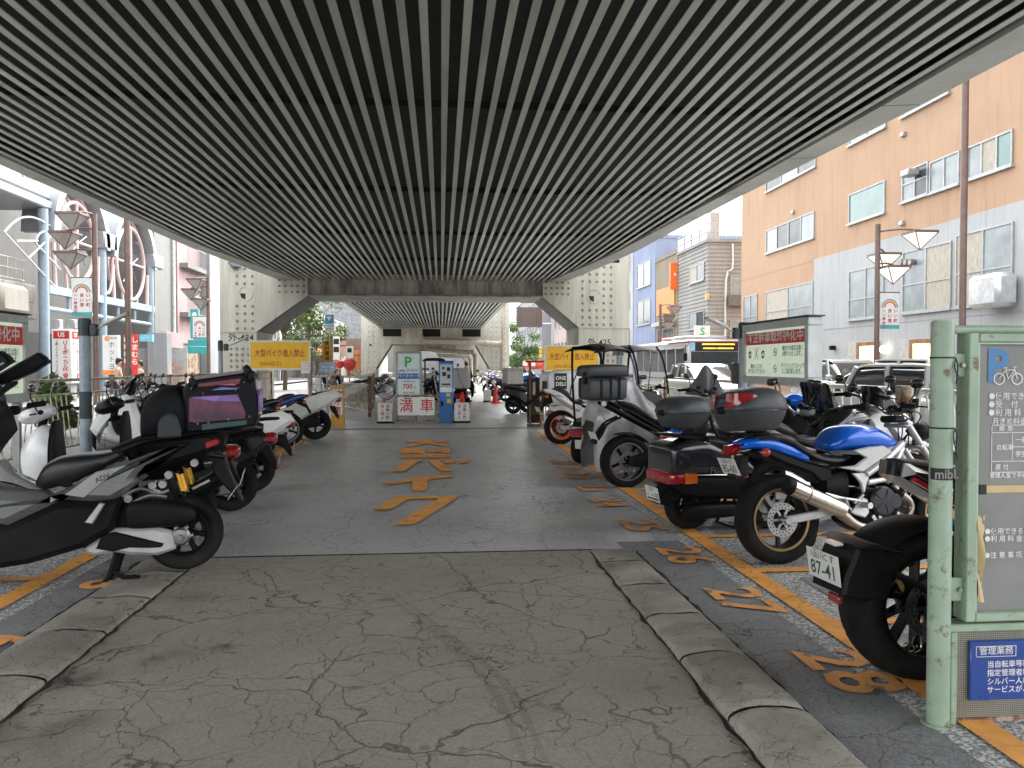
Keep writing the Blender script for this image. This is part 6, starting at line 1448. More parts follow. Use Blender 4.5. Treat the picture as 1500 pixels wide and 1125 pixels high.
# ------------------------------------------------------------------ green information board, right foreground
YB2 = 2.88
green = M('pale_green_paint', (.30, .405, .30), .45, coat=.2, var=.12, rust=.40, rustcol=(.15, .09, .055), bump=.15, dust=.2)
def board():
    bx_ = lambda px: P(px, 800, YB2).x; bz = lambda py: P(1420, py, YB2).z
    x0 = P(1373, 1090, YB2).x
    t = thing('information_board', 'pale green framed bicycle parking information board in the right foreground', 'notice board', (x0, YB2, 0)); o = x0
    px_ = lambda p: bx_(p) - o
    MB().tube([(0, 0, -.005), (0, 0, bz(472))], .041, 20).tube([(0, 0, -.003), (0, 0, .012)], .06, 16).tube([(0, 0, bz(472)), (0, 0, bz(472) + .006)], .036, 16).build('post', green, t)
    MB().tube([(.04, 0, bz(483)), (1.45, 0, bz(483))], .017, 10).tube([(.04, 0, bz(1088)), (1.45, 0, bz(1088))], .014, 10).tube([(1.5, 0, 0), (1.5, 0, bz(472))], .041, 16).build('rail', green, t)
    fr = MB(); L, Rr, zt, zb = px_(1409), 1.42, bz(488), bz(908)
    fr.bx(L, L + .04, -.03, .05, zb, zt, .004); fr.bx(Rr - .04, Rr, -.03, .05, zb, zt, .004); fr.bx(L + .041, Rr - .041, -.03, .05, zt - .035, zt, .004); fr.bx(L + .041, Rr - .041, -.03, .05, zb, zb + .035, .004); fr.build('board_frame', green, t)
    fr = MB(); fr.bx(L + .041, L + .048, -.022, .03, zb + .036, zt - .036); fr.bx(L + .048, Rr - .041, -.022, .03, zt - .043, zt - .036); fr.build('inner_trim', M('light_green_trim', (.4, .5, .4), .4), t, smooth=False)
    MB().bx(L + .049, Rr - .042, -.004, .04, zb + .036, zt - .044).build('board_face', M('grey_board_face', (.21, .215, .21), .4, var=.12, scale=2.2, dust=.2), t, smooth=False)
    for py in (535, 862):
        k = MB().bx(.03, L, -.006, .004, bz(py + 17), bz(py - 17), .002).build('bracket', green, t)
        MB().lathe([(0, -.02), (.009, -.02), (.01, -.006), (.01, .0)], ((px_(1404)), 0, bz(py)), 'y', 8).build('bolt', dull_steel, k)
    W = lambda s, p, y, size, m=ink_white, al='LEFT', bold=.0, sx=1., nm='lettering': MB().text(s, size, frame_mat((px_(p), -.0075, bz(y)), XP, ZP), bold=bold, align=al, sx=sx).build(nm, m, t, smooth=False)
    pb = M('sign_pale_blue', (.07, .22, .46), .5)
    W('P', 1440, 538, .17, pb, bold=.035)
    b = MB(); c1, c2, zc = px_(1458), px_(1484), bz(555)
    for c in (c1, c2): b.lathe([(.019, -.009), (.023, -.009), (.023, -.0078), (.019, -.0078)], (c, 0, zc), 'y', 28, True)
    fr_ = lambda a, d: b.tube([(a[0], -.0085, a[1]), (d[0], -.0085, d[1])], .002, 5)
    m_ = (c1 + c2) / 2
    fr_((c1, zc), (m_ - .012, zc + .034)); fr_((m_ - .012, zc + .034), (m_ + .0, zc)); fr_((m_, zc), (c2 - .01, zc + .034)); fr_((c2 - .012, zc + .04), (c2, zc)); fr_((m_ - .012, zc + .034), (c2 - .012, zc + .034)); fr_((m_ - .02, zc + .042), (m_ - .005, zc + .042)); fr_((c2 - .02, zc + .045), (c2 - .005, zc + .045))
    b.build('bicycle_symbol', ink_white, t)
    for s, p, y, q in (('●使用できる車種', 1443, 581, .03), ('●受    付', 1443, 593, .03), ('●利 用 料 金', 1443, 605, .03), ('月ぎめ料金', 1449, 618, .028), ('自転車', 1455, 656, .024), ('一般', 1483, 645, .024), ('学生', 1483, 666, .024), ('期  間', 1459, 628.5, .022), ('原 付', 1454, 685, .024), ('管理人室で手続きの', 1446, 697, .022), ('●使用できる車種', 1440, 779, .027), ('●利 用 料 金', 1440, 790, .027), ('●注 意 事 項', 1440, 814, .027)): W(s, p, y, q, bold=.008)
    b = MB(); ln = lambda a, c: b.bx(min(a[0], c[0]) - .0012, max(a[0], c[0]) + .0012, -.0062, -.005, min(a[1], c[1]) - .0012, max(a[1], c[1]) + .0012)
    for y in (623, 634, 676, 692): ln((px_(1449), bz(y)), (1.25, bz(y)))
    for p, ya, yb_ in ((1449, 623, 692), (1479, 634, 676)): ln((px_(p), bz(ya)), (px_(p), bz(yb_)))
    ln((px_(1479), bz(655)), (1.25, bz(655))); b.build('table_rules', ink_white, t, smooth=False)
    tape = M('masking_tape', (.55, .42, .22), .6, var=.1)
    MB().bx(px_(1434), 1.3, -.009, -.0045, bz(722), bz(711), .001).build('tape', tape, t); MB().bx(px_(1433) - .005, px_(1433) + .025, -.0095, -.0042, bz(724), bz(710), .001).build('tape_end', ink_black, t)
    b = MB(); b.grid(lambda u, v: (px_(1428 + 11 * u - 3 * v + (5 if v > .8 else 0) * u), -.014 - .012 * math.sin(u * 3 + v * 9), bz(880 - 125 * v)), 5, 12); b.build('tape', tape, t)
    # lower cabinet
    L2 = px_(1391); zt2, zb2_ = bz(912), bz(1085)
    fr = MB(); fr.bx(L2 - .01, Rr, -.02, .06, zt2 - .03, zt2, .004); fr.bx(L2 - .01, Rr, -.02, .06, zb2_, zb2_ + .03, .004); fr.bx(L2, L2 + .025, -.019, .059, zb2_ + .031, zt2 - .031, .003); fr.build('cabinet_frame', green, t)
    per = M('perforated_panel_backing', (.04, .042, .038), .7)
    MB().bx(L2 + .026, Rr - .01, .012, .05, zb2_ + .031, zt2 - .031).build('cabinet_backing', per, t, smooth=False)
    b = MB(); pit = .0075; x = L2 + .027; nn = int((zt2 - zb2_ - .064) / pit); nx = int(.30 / pit)
    vs = []; fs = []
    for i in range(nx):
        for j in range(nn):
            cx, cz2 = x + pit * (i + .5), zb2_ + .032 + pit * (j + .5); h = pit / 2; r = .0027; o_ = len(vs)
            vs += [(cx - h, .006, cz2 - h), (cx + h, .006, cz2 - h), (cx + h, .006, cz2 + h), (cx - h, .006, cz2 + h)]
            vs += [(cx + r * math.cos(pi / 4 + pi / 2 * k + pi), .006, cz2 + r * math.sin(pi / 4 + pi / 2 * k + pi)) for k in range(4)]
            fs += [(o_ + k, o_ + (k + 1) % 4, o_ + 4 + (k + 1) % 4, o_ + 4 + k) for k in range(4)]
    b.add(vs, fs); b.bx(x + pit * nx, Rr - .01, .005, .007, zb2_ + .032, zt2 - .032); b.build('perforated_panel', M('perforated_steel', (.30, .29, .24), .5, .4, var=.1, rust=.25), t, smooth=False)
    bp_ = MB().bx(px_(1421), 1.35, -.012, .004, bz(1025), bz(938), .003).build('blue_plate', M('enamel_blue', (.02, .06, .28), .3, coat=.5, var=.06), t)
    W2 = lambda s, p, y, q, bo=.012: MB().text(s, q, frame_mat((px_(p), -.0135, bz(y)), XP, ZP), bold=bo, align='LEFT').build('lettering', ink_white, bp_, smooth=False)
    W2('管理業務', 1433, 953, .035, .006)
    for s, y in (('当自転車等駐車場は、', 973), ('指定管理者制度により', 985.5), ('シルバー人材センター', 998), ('サービスが、管理運営', 1010)): W2(s, 1445, y, .029)
    b = MB(); a, c, z1, z2 = px_(1429), px_(1487), bz(946), bz(961)
    for q in ((a, c, z1 - .001, z1 + .001), (a, c, z2 - .001, z2 + .001), (a - .001, a + .001, z2, z1), (c - .001, c + .001, z2, z1)): b.bx(q[0], q[1], -.0135, -.0121, q[2], q[3])
    b.build('plate_rule', ink_white, bp_, smooth=False)
    MB().bx(L2 - .02, Rr, .0, .07, .0, .02, .004).build('base_bar', rusty, t)
    # ties and stickers on the post
    for py in (524, 626):
        b = MB(); z = bz(py); b.lathe([(.0415, -.003), (.0435, -.003), (.0435, .003), (.0415, .003)], (0, 0, z), 'z', 20, True)
        b.tube([(.03, -.034, z), (.036, -.04, z - .03), (.03, -.04, z - .1)], .0025, 5, 3).tube([(.032, -.034, z), (.02, -.045, z - .04), (.04, -.04, z - .12 if py > 600 else z - .07)], .0022, 5, 3); b.build('cable_tie', ink_black, t)
    MB().lathe([(.0412, bz(701)), (.0418, bz(701)), (.0418, bz(684)), (.0412, bz(684))], (0, 0, 0), 'z', 18, True, R(180), R(350)).build('black_sticker', ink_black, t)
    MB().text('mibl.', .05, frame_mat((-.004, -.0425, bz(692.5)), XP, ZP), bold=.02).build('lettering', M('grey_ink', (.2, .2, .2), .5), t, smooth=False)
    MB().add([(.005 + .0421 * math.sin(a) - .005, -.0421 * math.cos(a), z) for a, z in ((-.25, bz(718)), (.8, bz(728)), (.95, bz(714)), (0.0, bz(706)))], [(0, 1, 2, 3)]).build('sticker', white_face, t, smooth=False)
    MB().add([(.0424 * math.sin(a), -.0424 * math.cos(a), z) for a, z in ((-.05, bz(718.5)), (.75, bz(725.5)), (.83, bz(718)), (.3, bz(717)))], [(0, 1, 2, 3)]).build('sticker_print', pb, t, smooth=False)
board()
# ------------------------------------------------------------------ town: shared builders
def wallM(name, col, **k): return M(name, col, k.pop('rough', .8), scale=k.pop('scale', .5), var=k.pop('var', .08), bump=k.pop('bump', .1), dust=k.pop('dust', .12), bscale=k.pop('bscale', 25), streak=k.pop('streak', .45), **k)
glass = M('window_glass', (.06, .075, .08), .08, var=.4, scale=1.2, spec=.35)
glass_teal = M('teal_window_glass', (.10, .20, .18), .1, var=.15, scale=1, spec=.8)
glass_pale = M('frosted_pane', (.25, .285, .295), .2, var=.15, scale=1.5)
alu_frame = M('window_frame_alu', (.36, .37, .37), .4, .3)
curtain = M('cream_curtain', (.42, .385, .32), .8, var=.25, scale=3, stretch=(1, 12, 1))
def win(par, X, pxl, pxr, yt, yb_, n, sg, panes=None, sill=True, name='window', extra=None, mull=None):
    """window in the facade plane x=X (sg = direction the facade faces); image corners of its farther edge"""
    a = PX(pxl, yt, X); c = PX(pxl, yb_, X); e = PX(pxr, yt, X)
    ya, yc = sorted((a.y, e.y)); zt, zb_ = a.z, c.z
    return winw(par, X, ya, yc, zb_, zt, n, sg, panes, sill, name, mull)
def winw(par, X, ya, yc, zb_, zt, n, sg, panes=None, sill=True, name='window', mull=None):
    ox = par.location.x; oy = par.location.y; b = MB(); f = .05; x0, x1 = X - ox + sg * .006, X - ox + sg * .06
    ya -= oy; yc -= oy
    b.bx(x0, x1, ya, yc, zb_, zb_ + f); b.bx(x0, x1, ya, yc, zt - f, zt); b.bx(x0, x1, ya, ya + f, zb_ + f, zt - f); b.bx(x0, x1, yc - f, yc, zb_ + f, zt - f)
    for i in range(1, n): y = ya + (yc - ya) * i / n; b.bx(x0, x1 - .004 * sg, y - f * .6, y + f * .6, zb_ + f, zt - f)
    if mull: z = zb_ + (zt - zb_) * mull; b.bx(x0, x1 - .008 * sg, ya + f, yc - f, z - f * .5, z + f * .5)
    if sill: b.bx(x0, x1 + sg * .06, ya - .06, yc + .06, zb_ - .07, zb_ - .002)
    w_ = b.build(name, alu_frame, par, smooth=False)
    panes = panes or [glass]
    groups = {}
    for i in range(n):
        m = panes[i % len(panes)]; g = groups.setdefault(m.name, (MB(), m))[0]
        y0, y1 = ya + (yc - ya) * i / n, ya + (yc - ya) * (i + 1) / n
        g.bx(X - ox + sg * .004, X - ox + sg * .022, y0 + f * .4, y1 - f * .4, zb_ + f * .6, zt - f * .6)
    for g, m in groups.values(): g.build('pane', m, w_, smooth=False)
    return w_
def block_bldg(name, label, cat, X, y0, y1, depth, h, wall, sg, rows=None, cols=0, wh=1.3, ww=1.4, z0=3.0, pitch=3.2, panes=None, group='buildings along the street', parapet=True, shop=None):
    """facade plane X facing sg; body runs away from the street"""
    t = thing(name, label, cat, (X, y0, 0), 0, group); L = y1 - y0
    MB().bx(0, -sg * depth, 0, L, -.02, h).build('wall', wall, t, smooth=False)
    if parapet: MB().bx(sg * .06, -sg * (depth + .06), -.06, L + .06, h + .002, h + .25).build('parapet', wall, t, smooth=False)
    if rows:
        for r in range(rows):
            for c in range(cols):
                yc = y0 + L * (c + .5) / cols; z = z0 + r * pitch
                if z + wh < h: winw(t, X, yc - ww / 2, yc + ww / 2, z, z + wh, 2, sg, panes)
    if shop:
        MB().bx(sg * .01, sg * .12, .3, L - .3, .1, 2.3).build('shop_front', glass, t, smooth=False)
        MB().bx(sg * .01, sg * .5, .1, L - .1, 2.4, 3.0).build('shop_sign', shop, t, smooth=False)
    return t
def tree(label, x, y, h, r, n, trunk_h=None, m=None, seed=1, lf=.16, group='street trees'):
    t = thing('tree', label, 'tree', (x, y, 0), 0, group); rnd = random.Random(seed); th = trunk_h or h * .4
    bark = M('bark', (.11, .085, .06), .85, bump=.6, bscale=30)
    b = MB(); b.tube([(0, 0, -.05), (.03, 0, th * .5), (-.04, .03, th), (.05, -.04, h * .75)], [.16 * h / 8, .13 * h / 8, .1 * h / 8, .03], 8, 3)
    cl = []
    for i in range(26):
        a = rnd.uniform(0, 2 * pi); k = rnd.uniform(.1, 1) ** .5; z = th * .8 + (h - th * .8) * rnd.uniform(.05, .97); w_ = r * k * (1 - ((z - (th + h) / 2) / ((h - th) * .75)) ** 2) ** .5 if abs((z - (th + h) / 2) / ((h - th) * .75)) < 1 else r * .15
        c = Vector((math.cos(a) * w_, math.sin(a) * w_, z)); cl.append((c, rnd.uniform(.3, .55) * r * .8))
        if i % 2 == 0: b.tube([(0, 0, min(th + (z - th) * .3, h * .7)), tuple(c * .5 + Vector((0, 0, .5 * min(z, h * .75)))), tuple(c)], [.05, .03, .012], 5, 2)
    b.build('trunk', bark, t)
    vs = []; fs = []
    for i in range(n):
        c, rr_ = rnd.choice(cl); d = Vector((rnd.gauss(0, 1), rnd.gauss(0, 1), rnd.gauss(0, .8))); d.normalize(); p = c + d * rr_ * rnd.uniform(.35, 1) ** .6
        u = Vector((rnd.gauss(0, 1), rnd.gauss(0, 1), rnd.gauss(0, .6))).normalized(); v = u.cross(d if abs(u.dot(d)) < .95 else Vector((0, 0, 1))).normalized(); s = lf * rnd.uniform(.6, 1.3); o = len(vs)
        vs += [p - u * s * .5, p + v * s * .26, p + u * s * .5, p - v * s * .26]; fs.append((o, o + 1, o + 2, o + 3))
    MB().add(vs, fs).build('crown', m or M('leaf_green', (.07, .12, .03), .55, var=.5, scale=1.3), t, smooth=False)
    return t
lamp_brown = M('lamp_pole_brown', (.16, .105, .09), .5, .2, var=.12)
def street_lamp(label, px, Yq, ztop, heads, banner=None, lit=False):
    """heads: list of (dx, z)"""
    x = P(px, 500, Yq).x; t = thing('street_lamp', label, 'street lamp', (x, Yq, 0), 0, 'brown street lamps with pyramid shades')
    MB().tube([(0, 0, -.02), (0, 0, 1.0)], .11, 10).tube([(0, 0, 1.0), (0, 0, ztop)], .08, 10).build('pole', lamp_brown, t)
    glassl = M('lit_shade_glass', (.75, .72, .6), .3, var=.08, emis=.25) if lit else M('grey_shade_glass', (.34, .33, .31), .4, var=.1)
    for i, (dx, z) in enumerate(heads):
        dy = (-.5, .35, -.1)[i % 3]
        MB().tube([(0, 0, z + .12), (dx * .5, dy * .5, z + .16), (dx, dy, z + .1)], .03, 6, 2).build('arm', lamp_brown, t)
        s = .36; hd = MB().add([(dx - s, dy - s, z), (dx + s, dy - s, z), (dx + s, dy + s, z), (dx - s, dy + s, z), (dx, dy, z - .48)], [(0, 1, 4), (1, 2, 4), (2, 3, 4), (3, 0, 4), (3, 2, 1, 0)]).build('lamp_shade', glassl, t, smooth=False)
        b = MB(); q = [(dx - s, dy - s, z), (dx + s, dy - s, z), (dx + s, dy + s, z), (dx - s, dy + s, z)]
        for k in range(4): b.tube([q[k], q[(k + 1) % 4]], .022, 5); b.tube([q[k], (dx, dy, z - .49)], .018, 5)
        b.cbx((dx, dy, z + .03), (s * 2.05, s * 2.05, .05)); b.build('shade_frame', lamp_brown, hd, smooth=False)
    if banner:
        dx, z0, z1 = banner[:3]; s = 1 if dx > 0 else -1; x0, x1 = sorted((s * .1, s * (.1 + .62)))
        p = thing('banner', 'white rainbow banner with red writing on the ' + banner[3], 'banner', (x, Yq, 0), 0, 'shopping street banners')
        MB().bx(x0, x1, -.012, .0, z0, z1, .003).build('cloth', white_face, p)
        MB().bx(x0, x1, -.014, -.0125, z0, z0 + .12).build('teal_border', M('banner_teal', (.05, .35, .35), .6), p, smooth=False)
        c = (x0 + x1) / 2
        for rr_, m in ((.27, M('rainbow_blue', (.1, .25, .6), .6)), (.23, M('rainbow_yellow', (.75, .55, .05), .6)), (.19, ink_red)):
            vs = []
            for i in range(13):
                a = pi * i / 12
                for q in (rr_, rr_ - .035): vs.append((c + q * math.cos(a), -.015, z1 - .45 + q * math.sin(a)))
            MB().add(vs, [(2 * i, 2 * i + 2, 2 * i + 3, 2 * i + 1) for i in range(12)]).build('rainbow_band', m, p, smooth=False)
        b = MB()
        for k, w_ in enumerate(('いい町', '良い店', 'いい商店街')): vtext(b, w_, c + .19 - k * .19, z1 - .48, -.012, .135 if k < 2 else .115, .02)
        b.build('lettering', ink_red, p, smooth=False)
        MB().tube([(0, 0, z1 + .02), (x1 if s > 0 else x0, -.006, z1 + .02)], .018, 6).build('banner_arm', lamp_brown, p)
# ------------------------------------------------------------------ left: arcade
XA = -14.0
beige = wallM('beige_panel_wall', (.29, .27, .235)); greyw = wallM('pale_grey_concrete', (.19, .19, .18)); bluep = M('pale_blue_paint', (.25, .32, .375), .45, var=.06)
pinkp = M('pink_ring_paint', (.58, .43, .41), .5, var=.06); greyf = M('grey_canopy_metal', (.28, .295, .315), .45, .3, var=.08); darkin = M('dark_interior', (.06, .06, .06), .7, var=.4, scale=.6); pinkw = wallM('pink_wall', (.42, .28, .28))
def arcade():
    t = thing('arcade_building', 'shopping arcade front with pale blue columns and big pink rings', 'building', (XA, 20, 0), 0, 'buildings along the street'); O = lambda x, y, z: (x - XA, y - 20, z)
    bx = lambda b, x0, x1, y0, y1, z0, z1, bv=0: b.bx(x0 - XA, x1 - XA, y0 - 20, y1 - 20, z0, z1, bv)
    b = MB(); bx(b, -22, -16.4, 10, 40.5, -.02, 9.0); b.build('wall', greyw, t, smooth=False)
    b = MB(); bx(b, -16.39, -16.2, 10.1, 30.2, 4.3, 6.9); b.build('upper_recess', darkin, t, smooth=False)
    for i in range(6):
        b = MB(); y = 14 + i * 2.6; bx(b, -16.19, -16.1, y, y + 1.9, 4.5, 6.6); w_ = b.build('window', alu_frame, t, smooth=False); b = MB(); bx(b, -16.098, -16.08, y + .1, y + .9, 4.6, 6.5); bx(b, -16.098, -16.08, y + 1.0, y + 1.8, 4.6, 6.5); b.build('pane', glass if i % 2 else glass_pale, w_, smooth=False)
    b = MB(); bx(b, -16.2, -14.5, 10, 30.2, 3.0, 4.25, .04)
    b.build('balcony_parapet', beige, t, smooth=False)
    b = MB()
    for i in range(11): bx(b, -14.499, -14.49, 10 + i * 1.8, 10.02 + i * 1.8, 3.0, 4.25)
    bx(b, -14.499, -14.49, 10, 30, 3.6, 3.62); b.build('panel_joints', darkin, t, smooth=False)
    b = MB(); bx(b, -15.2, -14.2, 27.4, 29.2, 3.1, 4.1, .15); b.build('balcony_bracket', beige, t)
    b = MB()
    for z in (4.35, 4.7, 5.05): b.tube([O(-14.6, 12, z), O(-14.6, 29.6, z)], .025, 6)
    for i in range(36): b.tube([O(-14.6, 12 + i * .5, 4.25), O(-14.6, 12 + i * .5, 5.05)], .018, 5)
    b.build('balcony_rail', M('handrail_grey', (.45, .43, .4), .5, .3), t)
    b = MB(); bx(b, -16.3, -13.9, 10, 30.4, 6.95, 7.25, .05); bx(b, -16.3, -14.0, 10, 30.4, 7.26, 7.75, .12); b.build('canopy', greyf, t)
    # vaulted translucent roof above
    MB().grid(lambda u, v: O(-19 + 3.4 * math.cos(pi * u), 8 + 24 * v, 7.7 + 2.6 * math.sin(pi * u)), 18, 12).build('vault_roof', M('translucent_vault', (.38, .38, .345), .4, var=.1), t)
    b = MB()
    for i in range(9): b.tube([O(-19 + 3.44 * math.cos(pi * k / 14), 8 + i * 3, 7.7 + 2.64 * math.sin(pi * k / 14)) for k in range(15)], .04, 6)
    b.build('vault_ribs', greyf, t)
    for y in (29.7, 34.6, 40.1):
        b = MB(); b.tube([O(XA, y, -.02), O(XA, y, 6.9 if y < 33 else 6.4)], .17, 16).build('column', bluep, t)
    b = MB(); bx(b, XA - .12, XA + .12, 29.9, 40.4, 3.95, 4.25); b.tube([O(XA + .02, 29.8, 3.4), O(XA + .02, 40.3, 3.35)], .09, 10)
    for y in (31.6, 33.2, 36.2, 38.1): b.tube([O(XA, y, 3.4), O(XA, y, 3.96)], .07, 8)
    b.build('blue_beam', bluep, t)
    for yc, zc, r in ((32.45, 6.15, 1.5), (37.85, 6.0, 1.62)):
        b = MB()
        for q, x in ((r, -.05), (r + .45, -.25)):
            a0 = 0 if q < r + .1 else -.15 * pi; n = 40; a1 = 2 * pi if q < r + .1 else 1.15 * pi
            b.tube([O(XA + x, yc + q * math.cos(a0 + (a1 - a0) * i / n), zc + q * math.sin(a0 + (a1 - a0) * i / n)) for i in range(n + 1)], .075, 7)
        for i in range(10):
            a = 2 * pi * i / 10; 
            if a < 1.2 * pi or a > 1.8 * pi: b.tube([O(XA - .05, yc + r * math.cos(a), zc + r * math.sin(a)), O(XA - .45, yc + (r + .5) * math.cos(a), zc + (r + .5) * math.sin(a))], .05, 5)
        b.tube([O(XA - .05, yc, zc - r), O(XA - .05, yc, zc + r)], .06, 6); b.tube([O(XA - .05, yc - r, zc), O(XA - .05, yc + r, zc)], .05, 6)
        for s in (-1, 1): b.tube([O(XA - .05, yc + s * (r + .42), zc - .3), O(XA - .05, yc + s * (r + .3), 4.25)], .08, 7); b.tube([O(XA - .1, yc + s * r * .55, zc - r * .84), O(XA - .1, yc + s * r * .5, 4.25)], .06, 6)
        b.build('ring', pinkp, t)
        b = MB(); b.tube([O(XA - .08, yc - 1, zc + .4), O(XA - .08, yc, zc - .1), O(XA - .08, yc + .9, zc + .35)], .025, 5).tube([O(XA - .08, yc - .8, zc - .9), O(XA - .08, yc, zc - .1), O(XA - .08, yc + .8, zc - .8)], .025, 5); b.build('ring_wire', greyf, t)
        b = MB(); n = 20; vs = []
        for i in range(n + 1):
            a = pi * i / n
            for q, x in ((r + .62, -.9), (r + .62, .25), (r + .95, .25), (r + .95, -.9)): vs.append(O(XA + x, yc + q * math.cos(a), zc + q * math.sin(a)))
        b.add(vs, [(i * 4 + k, i * 4 + (k + 1) % 4, i * 4 + 4 + (k + 1) % 4, i * 4 + 4 + k) for i in range(n) for k in range(4)] + [(3, 2, 1, 0), (n * 4, n * 4 + 1, n * 4 + 2, n * 4 + 3)]); b.build('arch_hood', greyf, t)
    b = MB(); b.tube([O(XA, 35.1 + .55 * math.cos(2 * pi * i / 24), 5.6 + 1.2 * math.sin(2 * pi * i / 24)) for i in range(25)], .06, 6); b.build('ring', pinkp, t)
    b = MB(); bx(b, XA - .9, XA + .25, 34.3, 35.6, 6.2, 6.9, .06); b.build('canopy_link', greyf, t); b = MB(); bx(b, XA - .9, XA + .3, 39.9, 41.2, 6.1, 6.75, .06); b.build('canopy_end', greyf, t)
    # decorative white pipe arcs in front of the balcony
    wp = M('white_pipe', (.45, .45, .44), .4)
    pz = lambda L: [O(*PX(x, y, XA + .1)) for x, y in L]
    b = MB()
    for L in ([(6, 340), (25, 322), (45, 318), (65, 326), (78, 340), (43, 377)], [(6, 340), (85, 425)], [(52, 355), (58, 342), (75, 338), (100, 340)], [(52, 356), (88, 395)], [(24, 353), (55, 353)]): b.tube(pz(L), .035, 7, 3 if len(L) > 3 else 1)
    b.build('pipe_arcs', wp, t)
    b = MB()
    for i in range(8): bx(b, -16.39, -16.25, 12 + i * 3.3, 14.9 + i * 3.3, .3, 2.7)
    b.build('shop_front', darkin, t, smooth=False)
arcade()
# beige / concrete block next to the arcade, pink recess, pale pillar
t = block_bldg('concrete_building', 'plain pale concrete building with pink balcony recess beyond the rings', 'building', -14.3, 41.6, 51.6, 8, 10.5, greyw, 1)
b = MB(); b.bx(.6, .01, 7.5, 9.8, -.02, 10.4); b.build('pillar', wallM('pale_blue_grey_pillar', (.27, .29, .3)), t, smooth=False)
b = MB(); b.bx(.01, .06, 3.3, 7.4, 2.6, 9.5); b.build('recess_wall', pinkw, t, smooth=False)
for z in (4.3, 7.0): 
    k = MB().bx(.065, .5, 3.7, 7.2, z - .25, z).build('balcony', greyw, t, smooth=False); b = MB(); b.tube([(.47, 3.7, z + .95), (.47, 7.2, z + .95)], .03, 6)
    for i in range(18): b.tube([(.47, 3.75 + i * .2, z), (.47, 3.75 + i * .2, z + .95)], .014, 4)
    b.build('balcony_rail', alu_frame, k)
MB().bx(.01, .35, .6, 3.25, 2.3, 3.1).build('pink_band', pinkw, t, smooth=False)
MB().tube([(.1, 2.6, 1.9), (.1, 2.6, 9)], .08, 8).tube([(.1, 2.6, 1.95), (.1, 1.2, 1.95)], .06, 8).build('drain_pipe', M('pipe_white', (.6, .6, .57), .5), t)
MB().bx(.02, .1, 3.9, 7, .2, 2.1).build('shop_front', M('warm_shop_front', (.3, .22, .15), .5, var=.7, scale=3), t, smooth=False)
turq = M('turquoise_sign', (.045, .36, .37), .4, var=.06)
def tsign(label, px0, px1, py0, py1, Yq, m, lines, group='shop signs on the left', post=None, depth=.2): return flatsign('shop_sign', label, 'sign', px0, px1, py0, py1, Yq, m, lines, depth, post, None, group)
tsign('tall turquoise shop sign with white round mark on the pink building', 279, 290.5, 453, 496, 43.6, turq, [('●', 284.7, 456, .34, ink_white, .0, True)])
tsign('wide turquoise shop board below the tall turquoise sign', 275, 303, 498, 518, 43.2, turq, [('━━━━', 290, 508, .22, ink_white, .0, False)])
MBp = MB().bx(-.45, .45, -.3, .3, -.02, 2.9, .02).build('white_pillar', wallM('white_pillar_paint', (.33, .335, .34)), None); MBp.location = (P(234, 540, 38.5).x, 38.5, 0); tag(MBp, 'square white pillar at the end of the pink rings', 'pillar')
fan = M('faded_fan_print', (.55, .3, .22), .6, var=.3)
for i, (px, py, lab) in enumerate(((213, 535, 'glass panel with faded flower print left of the white pillar'), (257, 538, 'glass panel with pinkish fan print right of the white pillar'))):
    q = P(px, py, 40.2); pn = MB().bx(-.55, .55, 0, .05, .25, 2.2).build('glass_panel', M('grey_pane', (.4, .42, .41), .3), None, smooth=False); pn.location = (q.x, 40.2, 0); tag(pn, lab, 'glass panel')
    b = MB()
    for k in range(9): a = pi * (.15 + .7 * k / 8) + (0 if i else .5); b.prism([(0, .5), (.62 * math.cos(a - .07), .5 + 1.1 * math.sin(a - .07)), (.62 * math.cos(a + .07), .5 + 1.1 * math.sin(a + .07))], -.01, -.002)
    b.build('fan_print', fan, pn, smooth=False)
# US sign column, hot yoga sign, red banners
def us_sign():
    Yq = 28.6; a, c = P(76, 555, Yq), P(104, 482, Yq); t = thing('sign_column', 'square white sign column with red vertical writing round the first blue column', 'sign', ((a.x + c.x) / 2, Yq, 0)); w_ = (c.x - a.x) / 2; h = c.z
    MB().bx(-w_, w_, 0, 2 * w_, .75, h, .02).build('sign_body', white_face, t); MB().bx(-w_ * .8, w_ * .8, .1, 2 * w_ - .1, 0, .75).build('plinth', M('plinth_grey', (.3, .3, .3), .6), t, smooth=False)
    for s in (-1, 1): MB().bx(s * w_ * .75 - .12, s * w_ * .75 + .12, .2, .45, h + .02, h + .34, .02).build('cap_lamp', alu_frame, t)
    for face in (0, 1):
        fm = (lambda x, z: frame_mat((x, -.004, z), XP, ZP)) if not face else (lambda x, z: frame_mat((w_ + .004, w_ + x, z), (0, 1, 0), ZP))
        p = MB()
        q = fm(0, h - .2)
        p.add([q @ Vector(v) for v in ((-.26, -.13, 0), (.26, -.13, 0), (.26, .13, 0), (-.26, .13, 0))], [(0, 1, 2, 3)])
        for i, ch in enumerate('USボーカル教室'): p.text(ch, .19, fm(.13, h - .48 - i * .165), bold=.025)
        p.build('lettering', ink_red, t, smooth=False)
        k = MB(); k.text('US', .2, fm(0, h - .2) @ Matrix.Translation((0, 0, .003)), bold=.03); k.build('lettering', ink_white, t, smooth=False)
        k = MB()
        for i, ch in enumerate('(株)USオーナーズカンパニー'): k.text(ch, .105, fm(-.15, h - .42 - i * .1), bold=.015)
        k.build('lettering', ink_black, t, smooth=False)
us_sign()
tsign('white hot yoga sign board with orange foot and dark frame', 150.5, 173, 491, 549, 30.5, white_face, [('ホットヨガ', 163.5, 500, .24, ink_black, .0, True), ('LAVA', 165, 495.5, .12, ink_black, 0, False)], post=[155, 170])
